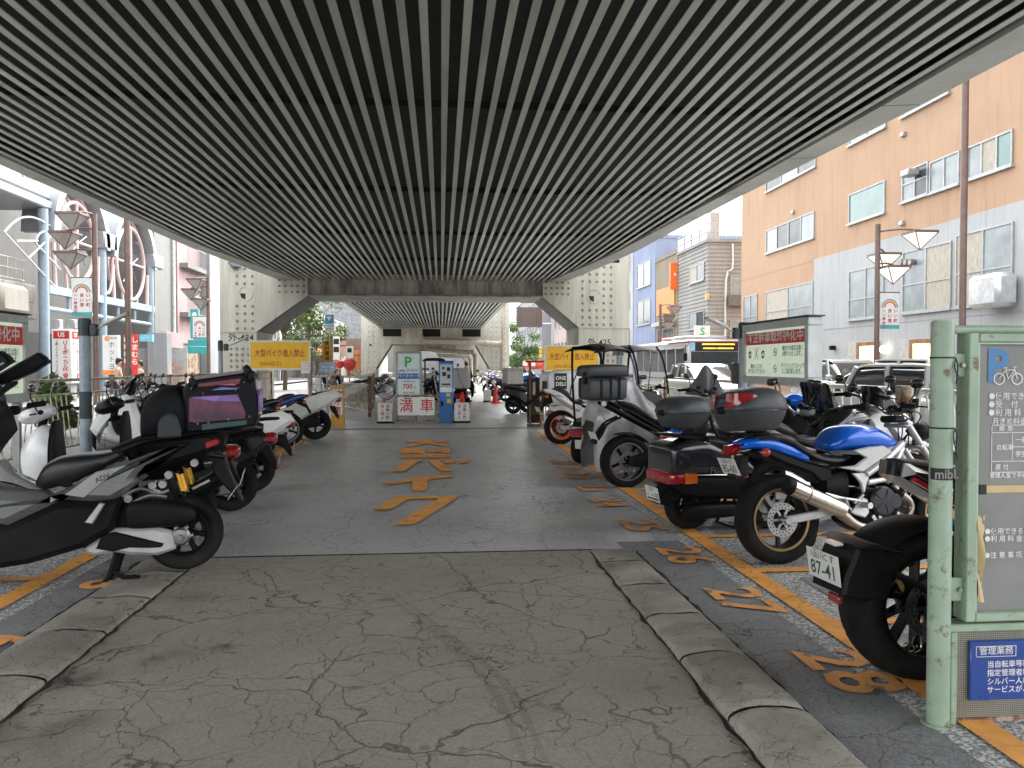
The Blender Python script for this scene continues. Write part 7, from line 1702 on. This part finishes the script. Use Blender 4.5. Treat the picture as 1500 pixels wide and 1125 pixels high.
q0 = P(162, 546, 30.48); hy = MB().bx(-.28, .29, -.012, -.004, q0.z - .07, q0.z + .09).lathe([(.04, -.011), (.09, -.011), (.09, -.005), (.04, -.005)], (P(157, 496, 30.48).x - q0.x, 0, P(157, 496, 30.48).z), 'y', 16, True)
hy = hy.build('colour_mark', M('yoga_orange', (.8, .25, .03), .5), None); hy.location = (q0.x, 30.48, 0); hy.parent = bpy.data.objects[[o.name for o in bpy.data.objects if o.get('label', '').startswith('white hot yoga')][0]]; hy.location = (q0.x, -.02, 0)
tsign('tall red banner sign lettered しまむら in white', 193, 201.5, 490, 551, 31.6, red_band, [('しまむら', 197.2, 493, .25, ink_white, .03, True)], depth=.04, post=[192])
tsign('red and white striped banner left of the red banner', 182, 188.5, 490, 550, 31.6, red_band, [('■■■■', 185.2, 493, .24, ink_white, .0, True)], depth=.04, post=[181.5])
tsign('small sky blue shop board beyond the red banner', 204, 223, 490, 500, 36, M('sky_board', (.2, .55, .72), .5), [('━━━', 213.5, 495, .15, ink_white, .0, False)])
street_lamp('brown street lamp with three empty pyramid shades before the arcade', 140.5, 26.6, 6.2, [(-.45, 6.05), (-1.05, 5.6), (-.7, 4.9)], (-1, 2.95, 4.15, 'lamp before the pink rings'))
street_lamp('thinner brown street lamp far before the pink recess', 305.5, 39.5, 5.6, [(-.4, 5.4), (-.9, 5.0), (-.3, 4.5)], (-1, 2.6, 3.7, 'lamp before the pink recess'))
def pole(label, px, Yq, h, m=lamp_brown, r=.085): 
    p = thing('pole', label, 'pole', (P(px, 520, Yq).x, Yq, 0)); MB().tube([(0, 0, -.02), (0, 0, 1.2)], r * 1.15, 12).tube([(0, 0, 1.2), (0, 0, h)], r, 12).build('shaft', m, p); MB().tube([(0, 0, 1.15), (0, 0, 1.28)], r * 1.35, 12).build('collar', m, p); return p
pole('tall plain brown pole in front of the rings', 188, 25.5, 9.5)
shaft_r = pole('tall plain brown pole standing before the white facade', 1409, 19.3, 10.5)
# shrub by the left cabinet
def shrub(label, x, y, r, h, n, seed):
    t = thing('shrub', label, 'plant', (x, y, 0)); rnd = random.Random(seed); vs = []; fs = []
    for i in range(n):
        a = rnd.uniform(0, 2 * pi); k = rnd.uniform(0, 1) ** .5; p = Vector((math.cos(a) * r * k, math.sin(a) * r * k, h * (.25 + .75 * rnd.random() * (1 - k * k * .5)))); u = Vector((rnd.gauss(0, 1), rnd.gauss(0, 1), rnd.gauss(0, 1))).normalized(); v = u.orthogonal().normalized(); s = rnd.uniform(.04, .1); o = len(vs)
        vs += [p - u * s, p + v * s * .5, p + u * s, p - v * s * .5]; fs.append((o, o + 1, o + 2, o + 3))
    MB().add(vs, fs).build('foliage', M('shrub_green', (.07, .12, .025), .55, var=.5, scale=4), t, smooth=False)
    MB().tube([(0, 0, 0), (0, 0, h * .6)], .03, 6).build('stem', MATS.get('bark') or M('bark', (.11, .085, .06), .85, bump=.6, bscale=30), t)
shrub('bright green shrub between the left cabinet and the white sign column', P(78, 560, 15).x, 15, .3, 1.25, 700, 4)
shrub('second leafy shrub beside the left floodlight post foot', P(88, 575, 16).x, 16, .3, .7, 400, 5)
# ------------------------------------------------------------------ right: orange and white building
XO = 16.0
org = wallM('salmon_orange_render', (.43, .275, .175), var=.05); whr = wallM('white_render', (.39, .40, .405), var=.05)
def orange_bldg():
    y1 = PX(1086, 400, XO).y; ysp = PX(1192.5, 400, XO).y; zsp = PX(1192.5, 380, XO).z
    t = thing('office_building', 'salmon orange building with white lower storeys on the right', 'building', (XO, 8, 0), 0, 'buildings along the street')
    MB().bx(0, 12, 0, y1 - 8, zsp, 15.2).bx(0, 12, ysp - 8 + .002, y1 - 8, -.02, zsp - .002).build('wall', org, t, smooth=False)
    MB().bx(-.012, 12, 0, ysp - 8, -.02, zsp - .003).build('lower_wall', whr, t, smooth=False)
    b = MB()
    for y, z in ((340, PX(1086, 260, XO).z), (420, PX(1086, 412, XO).z)): b.bx(-.004, .0, 0, y1 - 8, z - .02, z + .02)
    b.build('wall_joints', M('joint_brown', (.35, .2, .12), .8), t, smooth=False)
    b = MB(); z = PX(1192.5, 415, XO).z; 
    for zz_ in (2.9,): b.bx(-.03, -.013, 0, ysp - 8, zz_ - .03, zz_ + .03)
    b.build('wall_band', whr, t, smooth=False)
    T = glass_teal; Fp = glass_pale; Gs = glass
    win(t, XO, 1123.4, 1193.6, 338, 371.6, 4, -1, [Fp, Gs, Gs, Fp])
    win(t, XO, 1244.7, 1297.7, 285.7, 328.7, 1, -1, [T])
    win(t, XO, 1323, 1361, 252, 297, 2, -1, [Gs, Fp], mull=.55)
    win(t, XO, 1363.5, 1407, 238, 283.5, 2, -1, [Fp, Fp])
    win(t, XO, 1419, 1485, 216, 264, 3, -1, [T, curtain, Fp])
    win(t, XO, 1123, 1196, 240, 282, 3, -1, [Gs, Fp])
    win(t, XO, 1245, 1299, 170, 213.7, 2, -1, [Fp]); win(t, XO, 1323, 1392, 125, 172, 3, -1, [Fp, Gs])
    win(t, XO, 1090, 1110, 435, 490, 2, -1, [Fp], mull=.45)
    win(t, XO, 1123, 1192, 427.5, 478, 2, -1, [Fp, curtain], mull=.4)
    win(t, XO - .012, 1245, 1296, 397.7, 468.6, 2, -1, [Fp], mull=.4)
    win(t, XO - .012, 1324, 1395, 369.7, 459, 2, -1, [curtain, Fp], mull=.45)
    win(t, XO - .012, 1402, 1486, 345, 450, 2, -1, [Fp, curtain], mull=.45)
    # shop recesses with warm wooden doors
    wood = M('warm_wood', (.25, .12, .05), .5, var=.3); warm = M('lit_shop_window', (.75, .48, .2), .3, var=.4, scale=3, emis=.6); shade = M('recess_shade', (.45, .43, .4), .8)
    for pl, pr_ in ((1241, 1291), (1317, 1372)):
        ya, yb_ = PX(pr_, 540, XO).y - 8, PX(pl, 540, XO).y - 8
        d = MB().bx(-.03, -.014, ya, yb_, .15, 2.3).build('shop_recess', shade, t, smooth=False)
        k = MB().bx(-.09, -.032, ya + .05, ya + (yb_ - ya) * .66, .15, 2.25).build('door', wood, t, smooth=False)
        MB().bx(-.1, -.092, ya + .2, ya + (yb_ - ya) * .55, .5, 2.1).build('door_pane', warm, k, smooth=False)
    y = PX(1472, 420, XO).y - 8; z = PX(1472, 428, XO).z
    MB().bx(-.75, -.08, y - .7, y + .6, z - .45, z + .5, .12).build('extract_duct', M('duct_metal', (.6, .62, .63), .35, .6), t)
    for px, py in ((1163, 311), (1325, 197), (1323, 327)):
        q = PX(px, py, XO); MB().bx(-.12, -.002, q.y - 8 - .12, q.y - 8 + .12, q.z - .08, q.z + .08, .02).build('vent_cap', alu_frame, t)
    for px in (1328, 1335, 1342): q = PX(px, 384, XO); MB().tube([(-.25, q.y - 8, q.z), (-.02, q.y - 8, q.z)], .1, 10).build('vent_pipe', dull_steel, t)
    q = PX(1345, 254, XO); MB().bx(-.5, -.1, q.y - 8 - .25, q.y - 8 + .25, q.z - .1, q.z + .12, .03).build('vent_hood', alu_frame, t)
    q = PX(1302, 517, XO); MB().ball((-.2, q.y - 8, 1.95), .14, 12).build('globe_lamp', M('lit_globe', (.9, .82, .6), .4, emis=1.2), t)
    q = PX(1224, 516, XO); MB().bx(-.25, -.03, q.y - 8 - .1, q.y - 8 + .1, 2.0, 2.18, .03).build('camera_box', matte_black, t)
orange_bldg()
street_lamp('lit brown street lamp with three pyramid shades before the orange facade', 1284, 23.5, 5.7, [(1.05, 5.35), (.42, 4.8), (.45, 4.35)], (.3, 2.5, 3.6, 'lit lamp before the orange facade'), True)
def siding():
    y0 = 47.0; t = thing('house', 'grey clapboard house with roof terrace railing beside the orange building', 'building', (XO, y0, 0), 0, 'buildings along the street'); L = 6.0; h = 8.8
    sm_ = wallM('grey_clapboard', (.29, .285, .27))
    MB().bx(.05, 9, .05, L, -.02, h).build('wall', sm_, t, smooth=False)
    b = MB(); z = .0
    while z < h - .05:
        b.add([(-.0, -.0, z), (0, L, z), (.045, L, z + .24), (.045, -.0, z + .24)], [(0, 1, 2, 3)]); b.add([(0, 0, z), (9, 0, z), (9, .045, z + .24), (.045, .045, z + .24)], [(3, 2, 1, 0)]); b.add([(0, 0, z), (.05, .05, z), (9, .05, z), (9, 0, z)], [(0, 1, 2, 3)]); b.add([(0, 0, z), (0, L, z), (.05, L, z), (.05, 0, z)], [(0, 1, 2, 3)]); z += .24
    b.build('clapboards', sm_, t, smooth=False)
    b = MB(); b.bx(-.1, 9, -.1, L + .1, h, h + .15); b.build('parapet', sm_, t, smooth=False)
    b = MB()
    for z in (h + .6, h + 1.1): b.tube([(-.05, L, z), (-.05, -.05, z), (9, -.05, z)], .03, 6)
    for i in range(40): b.tube([(i * .22, -.05, h + .15), (i * .22, -.05, h + 1.1)], .013, 4)
    for i in range(5): b.tube([(-.05, i * L / 4, h + .15), (-.05, i * L / 4, h + 1.1)], .025, 5)
    b.build('roof_railing', alu_frame, t)
    MB().bx(-.04, -.02, .1, L - .1, h + .2, h + 1.0).build('railing_panel', glass_pale, t, smooth=False)
    for (pl, pr_, yt, yb_, pn) in ((1011, 1032, 392, 416, [glass, curtain]), (1010, 1032, 459, 483, [glass, glass_pale])): win(t, XO, pl, pr_, yt, yb_, 2, -1, pn)
    for z in (2.6, 5.2):
        w_ = MB().bx(1.4, 2.7, -.05, -.005, z, z + 1.5).build('window', alu_frame, t, smooth=False); MB().bx(1.47, 2.63, -.056, -.051, z + .07, z + 1.43).build('pane', glass_pale, w_, smooth=False)
        MB().bx(1.2, 2.9, -.4, -.06, z - .25, z + .4).build('planter_box', M('dark_planter', (.15, .13, .12), .7), t, smooth=False)
        MB().bx(-.15, .05, -.2, 0, z + .1, z + .5).build('wall_lamp', M('lamp_amber', (.6, .4, .15), .4), t, smooth=False)
    MB().tube([(1.1, -.1, 1), (1.1, -.1, 6.5), (1.5, -.1, 7.2), (1.5, -.1, 8.7)], .06, 6, 3).build('drain_pipe', M('pipe_white', (.6, .6, .57), .5), t)
    MB().bx(.5, 1.1, 1, 1.6, h + .15, h + 2.0).build('roof_tank', alu_frame, t, smooth=False)
siding()
ob = block_bldg('shop_building', 'narrow beige shop building with bright orange shutters', 'building', XO, 53.1, 58.6, 8, 9.0, wallM('brown_tile_wall', (.24, .2, .14)), -1, rows=0)
om = M('orange_shutter', (.62, .22, .025), .5, var=.05)
MB().bx(-.1, -.01, .5, 5.0, 5.0, 6.9).build('shutter', om, ob, smooth=False)
MB().bx(-.4, -.01, .2, 5.3, 4.2, 4.5).build('awning', alu_frame, ob, smooth=False); winw(ob, XO, 53.8, 58, 1.5, 4.0, 3, -1, [glass])
tsign('bright red orange hanging sign on the orange shuttered shop', 982, 995, 385, 424, 53.2, M('vermilion_sign', (.85, .16, .02), .4, var=.04), [('▲', 988.5, 399, .24, ink_white, .0, True)], group='shop signs on the right')
block_bldg('blue_building', 'pale blue rendered building with dark window bands', 'building', XO, 58.8, 65.5, 9, 10.9, wallM('periwinkle_render', (.23, .28, .41)), -1, rows=3, cols=1, wh=1.9, ww=4.2, z0=4.6, pitch=3.0, panes=[glass])
block_bldg('white_building', 'white tall building far at the right column edge', 'building', XO, 65.8, 76, 9, 11, wallM('white_paint_wall', (.42, .43, .45)), -1, rows=4, cols=3, z0=3.2, pitch=3.1)
street_lamp('brown street lamp before the orange shuttered shop', 967, 46.6, 5.0, [(.7, 4.8), (.55, 4.3), (.45, 3.9)])
tsign('white shop sign with green dragon swirl above the bus', 1018, 1040, 477, 498, 44.5, white_face, [('S', 1029, 486, .62, ink_green, .02, False), ('━', 1029, 492, .5, ink_green, .01, False)], group='shop signs on the right', post=[1029])
tsign('round topped red and white shop board near the bus roof', 970, 985, 494, 507, 45, red_band, [('━━', 977, 500, .25, ink_white, .0, False)], group='shop signs on the right')
# ------------------------------------------------------------------ vehicles
car_white = M('car_white', (.38, .385, .39), .2, coat=1, var=.03); car_glass = M('car_glass', (.02, .025, .028), .05, spec=.8); car_silver = M('car_silver', (.42, .44, .46), .25, .5, coat=1, var=.03)
def car(label, x, y, rz, body, L=4.3, W=1.7, H=1.5, wagon=True):
    t = thing('car', label, 'car', (x, y, 0), rz, 'cars on the right road'); l = L / 2; w = W / 2; zb_ = .9
    st = [(-l, .4, .75, w * .8, 4), (-l + .08, .3, .9, w * .95, 5), (-l + .5, .25, .96, w, 6), (l - 1.1, .25, .95, w, 6), (l - .25, .3, .82, w * .93, 5), (l, .38, .68, w * .75, 4)]
    MB().loft(st, 24, 3).build('body', body, t)
    r0, r1 = (-l + .1, l - 1.3) if wagon else (-l + .7, l - 1.4)
    MB().loft([(r0, .9, 1.0, w * .86, 5), (r0 + .25, .9, H - .05, w * .82, 5), (r0 + .6, .9, H, w * .8, 5), (r1 - .7, .9, H - .02, w * .8, 5), (r1 + .1, .9, 1.12, w * .84, 5), (r1 + .5, .88, .95, w * .86, 5)], 24, 3).build('cabin_glass', car_glass, t)
    MB().loft([(r0 + .2, H - .07, H - .0, w * .7, 4), (r0 + .6, H - .04, H + .025, w * .76, 5), (r1 - .7, H - .05, H + .012, w * .76, 5), (r1 - .45, H - .13, H - .08, w * .7, 4)], 20, 3).build('roof', body, t)
    b = MB()
    for xx in (r0 + .22, (r0 + r1) / 2 - .15, r1 - .62):
        for s in (-1, 1): b.tube([(xx + (.28 if xx > 0 else -.1), s * w * .86, .93), (xx, s * w * .78, H - .03)], .045, 6)
    b.build('window_pillars', body, t)
    for xx in (-l + .8, l - .85):
        for s in (-1, 1):
            wh = sub('wheel', t, (xx, s * (w - .1), .31)); MB().lathe([(.2, -.09), (.3, -.1), (.31, 0), (.3, .1), (.2, .09)], n=24).build('tyre', rubber, wh); MB().lathe([(0, -.07), (.2, -.095), (.21, 0), (.2, .095), (0, .07)], n=16).build('rim', alu, wh)
    for s in (-1, 1):
        MB().bx(l - .22, l - .06, s * w * .55 - .16, s * w * .55 + .16, .6, .76, .04).build('headlight', lens, t); MB().bx(-l - .01, -l + .12, s * w * .8 - .1, s * w * .8 + .08, .6, .95, .03).build('tail_light', red_lens, t)
        MB().bx(r1 - .2, r1 - .02, s * (w + .02) - .08, s * (w + .02) + .08, .95, 1.1, .03).build('wing_mirror', body, t)
    MB().bx(l - .02, l + .012, -.2, .2, .42, .53).build('number_plate', plate_white, t, smooth=False)
    MB().bx(l - .06, l + .0, -.5, .5, .5, .6, .01).build('grille', ink_black, t)
car('white hatchback on the near lane behind the right railing', 7.6, 12.6, R(90), car_white, 4.2, 1.75, 1.38)
car('white van on the far lane before the shop doors', 10.6, 15.8, R(-90), car_white, 4.4, 1.75, 1.5)
car('silver car waiting in front of the white bus', P(1035, 560, 25).x, 25.2, R(-90), car_white, 4.3, 1.72, 1.42, False)
car('grey minivan beyond the green van, far right lane', 13.0 - .9, 23.0, R(-90), car_silver, 4.2, 1.7, 1.55)
def bus():
    x0, x1, y0 = P(1008, 540, 33).x, P(1008, 540, 33).x + 2.3, 33.0; t = thing('bus', 'white city bus with amber destination display facing the camera', 'bus', ((x0 + x1) / 2, y0, 0)); w = (x1 - x0) / 2; H = 2.48; L = 9.2
    MB().bx(-w, w, 0, L, .3, H, .12).build('body', car_white, t)
    MB().bx(-w * .8, w * .8, 1.0, 5, H + .002, H + .2, .06).build('roof_unit', car_white, t)
    MB().bx(-w + .12, w - .12, -.02, .02, 1.0, H - .52, .02).build('windscreen', car_glass, t)
    ds = MB().bx(-w + .3, w - .12, -.025, .02, H - .5, H - .12, .02).build('destination_display', ink_black, t)
    MB().text('━━━━━━━', .2, frame_mat((.15, -.03, H - .23), XP, ZP), bold=.01).text('━━━ ━━━━', .18, frame_mat((.15, -.03, H - .4), XP, ZP), bold=.01).build('display_lettering', M('amber_led', (.9, .5, .02), .5, emis=1.5), ds, smooth=False)
    MB().bx(-w + .08, -w + .29, -.024, .02, H - .48, H - .14).build('route_symbol', M('route_blue', (.25, .5, .7), .4), t, smooth=False)
    MB().bx(-w - .006, w + .006, -.006, 3, H - .14, H - .08).build('red_stripe', red_paint, t, smooth=False)
    for i in range(6): MB().bx(-w - .012, -w + .02, .5 + i * 1.42, 1.75 + i * 1.42, 1.05, H - .35, .02).build('side_window', car_glass, t)
    for s in (-1, 1):
        MB().bx(s * w * .7 - .18, s * w * .7 + .18, -.02, .03, .55, .75, .03).build('headlight', lens, t)
        MB().tube([(s * w, 0, H - .25), (s * (w + .2), -.25, H - .3), (s * (w + .2), -.25, H - .6)], .02, 6).cbx((s * (w + .2), -.25, H - .75), (.16, .08, .34), .03).build('wing_mirror', matte_black, t)
        for yy in (1.8, 7):
            wh = sub('wheel', t, (s * (w - .14), yy, .42)); MB().lathe([(.25, -.12), (.4, -.12), (.42, 0), (.4, .12), (.25, .12)], (0, 0, 0), 'x', 24).build('tyre', rubber, wh); MB().lathe([(0, -.1), (.25, -.125), (.25, .125), (0, .1)], (0, 0, 0), 'x', 16).build('rim', alu, wh)
    MB().bx(-w + .1, w - .1, -.03, .02, .35, .5, .02).build('bumper', matte_black, t)
bus()
mtr = MB().bx(-.1, .1, -.09, .09, 1.1, 1.42, .02).build('control_box', M('dark_grey_box', (.07, .07, .07), .5), None); mtr.location = (P(1083, 545, 11.6).x, 11.6, 0); tag(mtr, 'dark grey control box on a stand beside the right floodlight post', 'control box')
MB().tube([(0, 0, -.02), (0, 0, 1.1)], .03, 8).build('stand', galv, mtr)
# ------------------------------------------------------------------ beyond: left and right street ends
tree('light green street tree seen through the left portal frame', P(425, 520, 46).x - .3, 46, 6.6, 2.0, 9000, 2.4, M('leaf_light', (.11, .16, .04), .55, var=.5, scale=1.3), 3, .2)
tree('bright green street tree between the right columns', P(768, 520, 85).x, 85, 6.0, 1.8, 7000, 1.0, M('leaf_fresh', (.1, .17, .035), .55, var=.5, scale=1.3), 8, .24)
tree('grey green tree far behind the amber upright sign', P(464, 520, 75).x, 75, 7.4, 2.4, 5000, 2.4, M('leaf_grey', (.14, .17, .07), .55, var=.4), 12, .25)
block_bldg('netted_building', 'tall block wrapped in grey scaffold netting far on the left', 'building', P(530, 500, 110).x, 110, 120, 12, 11.5, M('grey_netting', (.25, .26, .27), .8, var=.2, scale=2, bump=.4, bscale=12), 1, rows=0)
block_bldg('shop_row', 'cream shop house with brown balcony on the far left street', 'building', -13.2, 56, 66, 8, 7.5, wallM('cream_wall', (.4, .36, .3)), 1, rows=1, cols=4, z0=3.4, shop=red_band)
block_bldg('shop_row', 'white shop house with black sign strip on the far left street', 'building', -13.0, 66.2, 78, 8, 9.5, wallM('white_shop_wall', (.42, .42, .42)), 1, rows=2, cols=4, z0=3.4, shop=M('black_strip', (.04, .04, .04), .5))
block_bldg('shop_row', 'last low pale shop house on the far left street', 'building', -12.5, 78.3, 105, 8, 6.5, wallM('pale_shop_wall', (.36, .36, .36)), 1, rows=1, cols=8, z0=3.4, shop=M('mixed_sign', (.5, .2, .1), .5, var=.6, scale=.8))
block_bldg('pink_building', 'pinkish plain apartment block far right between the columns', 'building', 15.2, 86, 110, 10, 13, wallM('pale_pink_wall', (.44, .36, .33)), -1, rows=3, cols=8, z0=3, pitch=3.2)
block_bldg('grey_building', 'grey office block closing the right street end', 'building', 14, 111, 150, 10, 12, wallM('street_grey_wall', (.33, .34, .36)), -1, rows=3, cols=10, z0=3)
block_bldg('end_building', 'wide pale block closing the far left street end', 'building', -10.5, 122, 160, 14, 10, wallM('far_pale_wall', (.35, .35, .34)), 1, rows=2, cols=8, z0=3)
eb = block_bldg('end_building', 'broad white hall at the very end under the viaduct', 'building', 12, 160, 168, 30, 6.2, wallM('end_white_wall', (.24, .24, .235)), -1, rows=0); eb.location.x = -16; eb.location.y = 165
for px0, px1, py0, py1, Yq, m, tx, lab in ((488, 497, 493, 527, 62, white_face, '■■', 'white upright shop sign with two black marks, far left'), (498, 506, 500, 521, 70, M('pinkish_board', (.5, .3, .25), .6), '━', 'pinkish shop sign beside the white upright sign'), (507, 517, 507, 524, 78, white_face, '■', 'white square shop sign far left above the red lanterns'), (518, 528, 515, 541, 88, M('orange_brown_board', (.4, .16, .05), .6, var=.4, scale=3), '━', 'orange brown shop sign farthest left near the second frame')):
    tsign(lab, px0, px1, py0, py1, Yq, m, [(tx, (px0 + px1) / 2, py0 + 2, .55, ink_black, .02, True)], group='far shop signs on the left', post=[px0 + 1])
for i, (Yq, px0, px1, m, lab) in enumerate(((92, 470, 530, wallM('brick_brown_shop', (.22, .15, .11)), 'low brown shop closing the view left of the second frame'), (84, 455, 500, wallM('cream_low_shop', (.34, .31, .26)), 'low cream shop in front of the brown shop, far left'))):
    a, c = P(px0, 540, Yq), P(px1, 540, Yq); s_ = thing('shop_row', lab, 'building', (a.x, Yq, 0), 0, 'buildings along the street'); w_ = c.x - a.x
    MB().bx(0, w_, 0, 4, -.02, 4.4 - i).build('wall', m, s_, smooth=False); MB().bx(.1, w_ - .1, -.3, -.01, 2.5, 3.1).build('shop_sign', red_band if i else MATS['orange_brown_board'], s_, smooth=False)
    for k in range(3): MB().bx(.2 + w_ * k / 3, w_ * (k + 1) / 3 - .1, -.08, -.005, .2, 2.3).build('shop_front', MATS['warm_shop_front'], s_, smooth=False)
gs = thing('road_sign', 'big brown backside of a road direction sign on a gantry right of the second span', 'road sign', (P(775, 460, 72).x, 72, 0)); h0, h1 = P(775, 479, 72).z, P(775, 450, 72).z
bwn = M('sign_back_brown', (.13, .09, .08), .6, var=.15)
MB().bx(-1.1, 1.2, 0, .08, h0, h1).build('sign_back', bwn, gs, smooth=False)
b = MB()
for i in range(6): b.bx(-1.1, 1.2, -.03, -.003, h0 + (h1 - h0) * i / 6 + .02, h0 + (h1 - h0) * i / 6 + .07)
b.bx(-.9, -.8, -.08, -.032, h0 - .1, h1 + .1); b.bx(.8, .9, -.08, -.032, h0 - .1, h1 + .1); b.build('stiffener', bwn, gs, smooth=False)
MB().tube([(2.2, .2, -.02), (2.2, .2, h1 - .3)], .12, 8).tube([(2.2, .2, h1 - .35), (-3, .2, h1 - .35)], .07, 8).tube([(2.2, .2, h0 + .3), (-3, .2, h0 + .3)], .07, 8).build('gantry', M('gantry_grey', (.4, .4, .4), .5), gs)
tsign('blue and white bus stop sign on a grey post, far left', 476, 488, 461, 474, 34, M('bus_stop_blue', (.05, .32, .62), .4), [('▼', 482, 467, .24, ink_white, .0, False)], post=[482])
tsign('white plate with dark lines below the blue sign, far left', 476, 489, 474.5, 486, 33.9, white_face, [('━━', 482, 477.5, .14, ink_black, .0, False), ('━━', 482, 482, .14, ink_black, .0, False)])
street_lamp('dark street lamp with hanging shades seen through the left portal', 453, 48, 6.0, [(-.6, 5.2), (-.5, 4.3)])
for i, (px, py, s, lab) in enumerate(((512, 548, .42, 'red shop lantern board left of the bicycle row'), (498, 548, .28, 'small red shop lantern board near the cream shop'))):
    q = P(px, 540, 52); o = MB().ball((0, 0, 1.45), s, 14, (1, .6, 1)).tube([(0, 0, 0), (0, 0, 1.1)], .04, 6).build('lantern', M('lantern_red', (.38, .025, .02), .6, var=.5, scale=5), None); o.location = (q.x, 52, 0); tag(o, lab, 'lantern', 'red shop lanterns')
rb = tsign('red and white shop boards far right above the railing', 768, 797, 527, 541, 60, M('red_white_board', (.6, .08, .05), .5, var=.8, scale=2.2), [('■ ■', 775, 533, .5, ink_white, .0, False)], group='shop signs on the right', post=[770, 795])
tsign('narrow yellow upright shop sign far right beside the tree', 790, 794, 508, 523, 75, yellow, [('━━', 792, 509, .35, ink_black, 0, True)], group='shop signs on the right', post=[792])
# ------------------------------------------------------------------ people and a pigeon
def person(label, x, y, rz, jacket, trousers=M('dark_trousers', (.03, .035, .05), .8), hairm=M('black_hair', (.02, .015, .012), .5), h=1.64, lean=0):
    t = thing('person', label, 'person', (x, y, 0), rz, 'passers-by'); s = h / 1.7
    skin = M('skin', (.50, .31, .22), .5)
    def sk(name, verts, edges, m):
        me = bpy.data.meshes.new(name); me.from_pydata([tuple(c * s for c in v[:3]) for v in verts], edges, []); o = bpy.data.objects.new(name, me); C.objects.link(o)
        md = o.modifiers.new('s', 'SKIN'); sl_ = me.skin_vertices[0].data
        for i, v in enumerate(verts): sl_[i].radius = (v[3] * s, (v[4] if len(v) > 4 else v[3]) * s)
        sl_[0].use_root = True; sb = o.modifiers.new('b', 'SUBSURF'); sb.levels = 2; sb.render_levels = 2
        me2 = bpy.data.meshes.new_from_object(o.evaluated_get(bpy.context.evaluated_depsgraph_get())); bpy.data.objects.remove(o)
        o2 = bpy.data.objects.new(name, me2); C.objects.link(o2); me2.polygons.foreach_set('use_smooth', [True] * len(me2.polygons)); me2.materials.clear(); me2.materials.append(m); o2.parent = t
        return o2
    V = [(0, 0, .95, .12, .15), (.0, 0, 1.2, .11, .16), (.0, 0, 1.38, .1, .17), (.0, 0, 1.46, .05), (.02, 0, 1.54, .07, .065), (.02, 0, 1.64, .075, .07)]
    E = [(0, 1), (1, 2), (2, 3), (3, 4), (4, 5)]
    for sg in (-1, 1):
        k = len(V); V += [(0, sg * .18, 1.37, .05), (-.03, sg * .24, 1.1, .042), (.08, sg * .24, .86, .033), (.12, sg * .23, .78, .035, .018), (.0, sg * .09, .9, .085), (.04 * sg, sg * .1, .48, .06), (-.03 + .1 * sg, sg * .1, .08, .045), (.1 + .1 * sg, sg * .1, .04, .035)]
        E += [(2, k), (k, k + 1), (k + 1, k + 2), (k + 2, k + 3), (0, k + 4), (k + 4, k + 5), (k + 5, k + 6), (k + 6, k + 7)]
    sk('body', V, E, skin)
    J = [(0, 0, .92, .135, .165), (0, 0, 1.2, .125, .175), (0, 0, 1.4, .11, .18)]; JE = [(0, 1), (1, 2)]
    for sg in (-1, 1): k = len(J); J += [(0, sg * .18, 1.38, .065), (-.03, sg * .245, 1.1, .055), (.07, sg * .245, .88, .045)]; JE += [(2, k), (k, k + 1), (k + 1, k + 2)]
    sk('jacket', J, JE, jacket)
    T = [(0, 0, .94, .13, .16)]; TE = []
    for sg in (-1, 1): k = len(T); T += [(.0, sg * .09, .88, .1), (.04 * sg, sg * .1, .48, .075), (-.03 + .1 * sg, sg * .1, .1, .06)]; TE += [(0, k), (k, k + 1), (k + 1, k + 2)]
    sk('trousers', T, TE, trousers)
    MB().loft([(-.085 * s, 1.53 * s, 1.7 * s, .05 * s, 2.2), (-.03 * s, 1.52 * s, 1.745 * s, .09 * s, 2.2), (.04 * s, 1.6 * s, 1.745 * s, .085 * s, 2.2), (.09 * s, 1.66 * s, 1.72 * s, .05 * s, 2)], 14, 3).build('hair', hairm, t)
    return t
tan = M('tan_coat', (.5, .38, .26), .8); pinkj = M('pale_pink_top', (.6, .42, .36), .8); navy = M('navy_jacket', (.03, .035, .05), .8)
person('person in a tan coat walking by the hot yoga sign', P(174, 545, 24).x, 24, R(10), tan, h=1.36 + .2)
person('person in a pale pink top walking near the white pillar', P(206, 548, 27).x, 27, R(-170), pinkj, h=1.5, hairm=M('brown_hair', (.06, .03, .02), .5))
person('person in dark jacket standing far down the lane behind the pale box', P(683, 560, 33).x, 33, R(100), navy, h=1.5)
person('person in dark clothes farther off left of the standing figure', P(671, 560, 48).x, 48, R(80), navy, h=1.45)
pg = thing('pigeon', 'grey pigeon perched on top of the left riveted plate', 'bird', (P(345, 395, YB).x, YB - .12, P(345, 396, YB).z), R(170)); pm_ = M('pigeon_grey', (.13, .14, .17), .7, var=.3, scale=12)
MB().loft([(-.24, .09, .12, .04, 2), (-.1, .07, .18, .08, 2), (.04, .05, .24, .1, 2), (.12, .1, .27, .06, 2), (.16, .18, .30, .045, 2), (.2, .22, .31, .04, 2), (.24, .25, .28, .012, 2)], 14, 3).build('body', pm_, pg)
MB().tube([(.0, .03, .06), (.01, .03, -.02)], .012, 5).tube([(.0, -.03, .06), (.01, -.03, -.02)], .012, 5).build('leg', M('bird_leg', (.4, .12, .08), .6), pg)
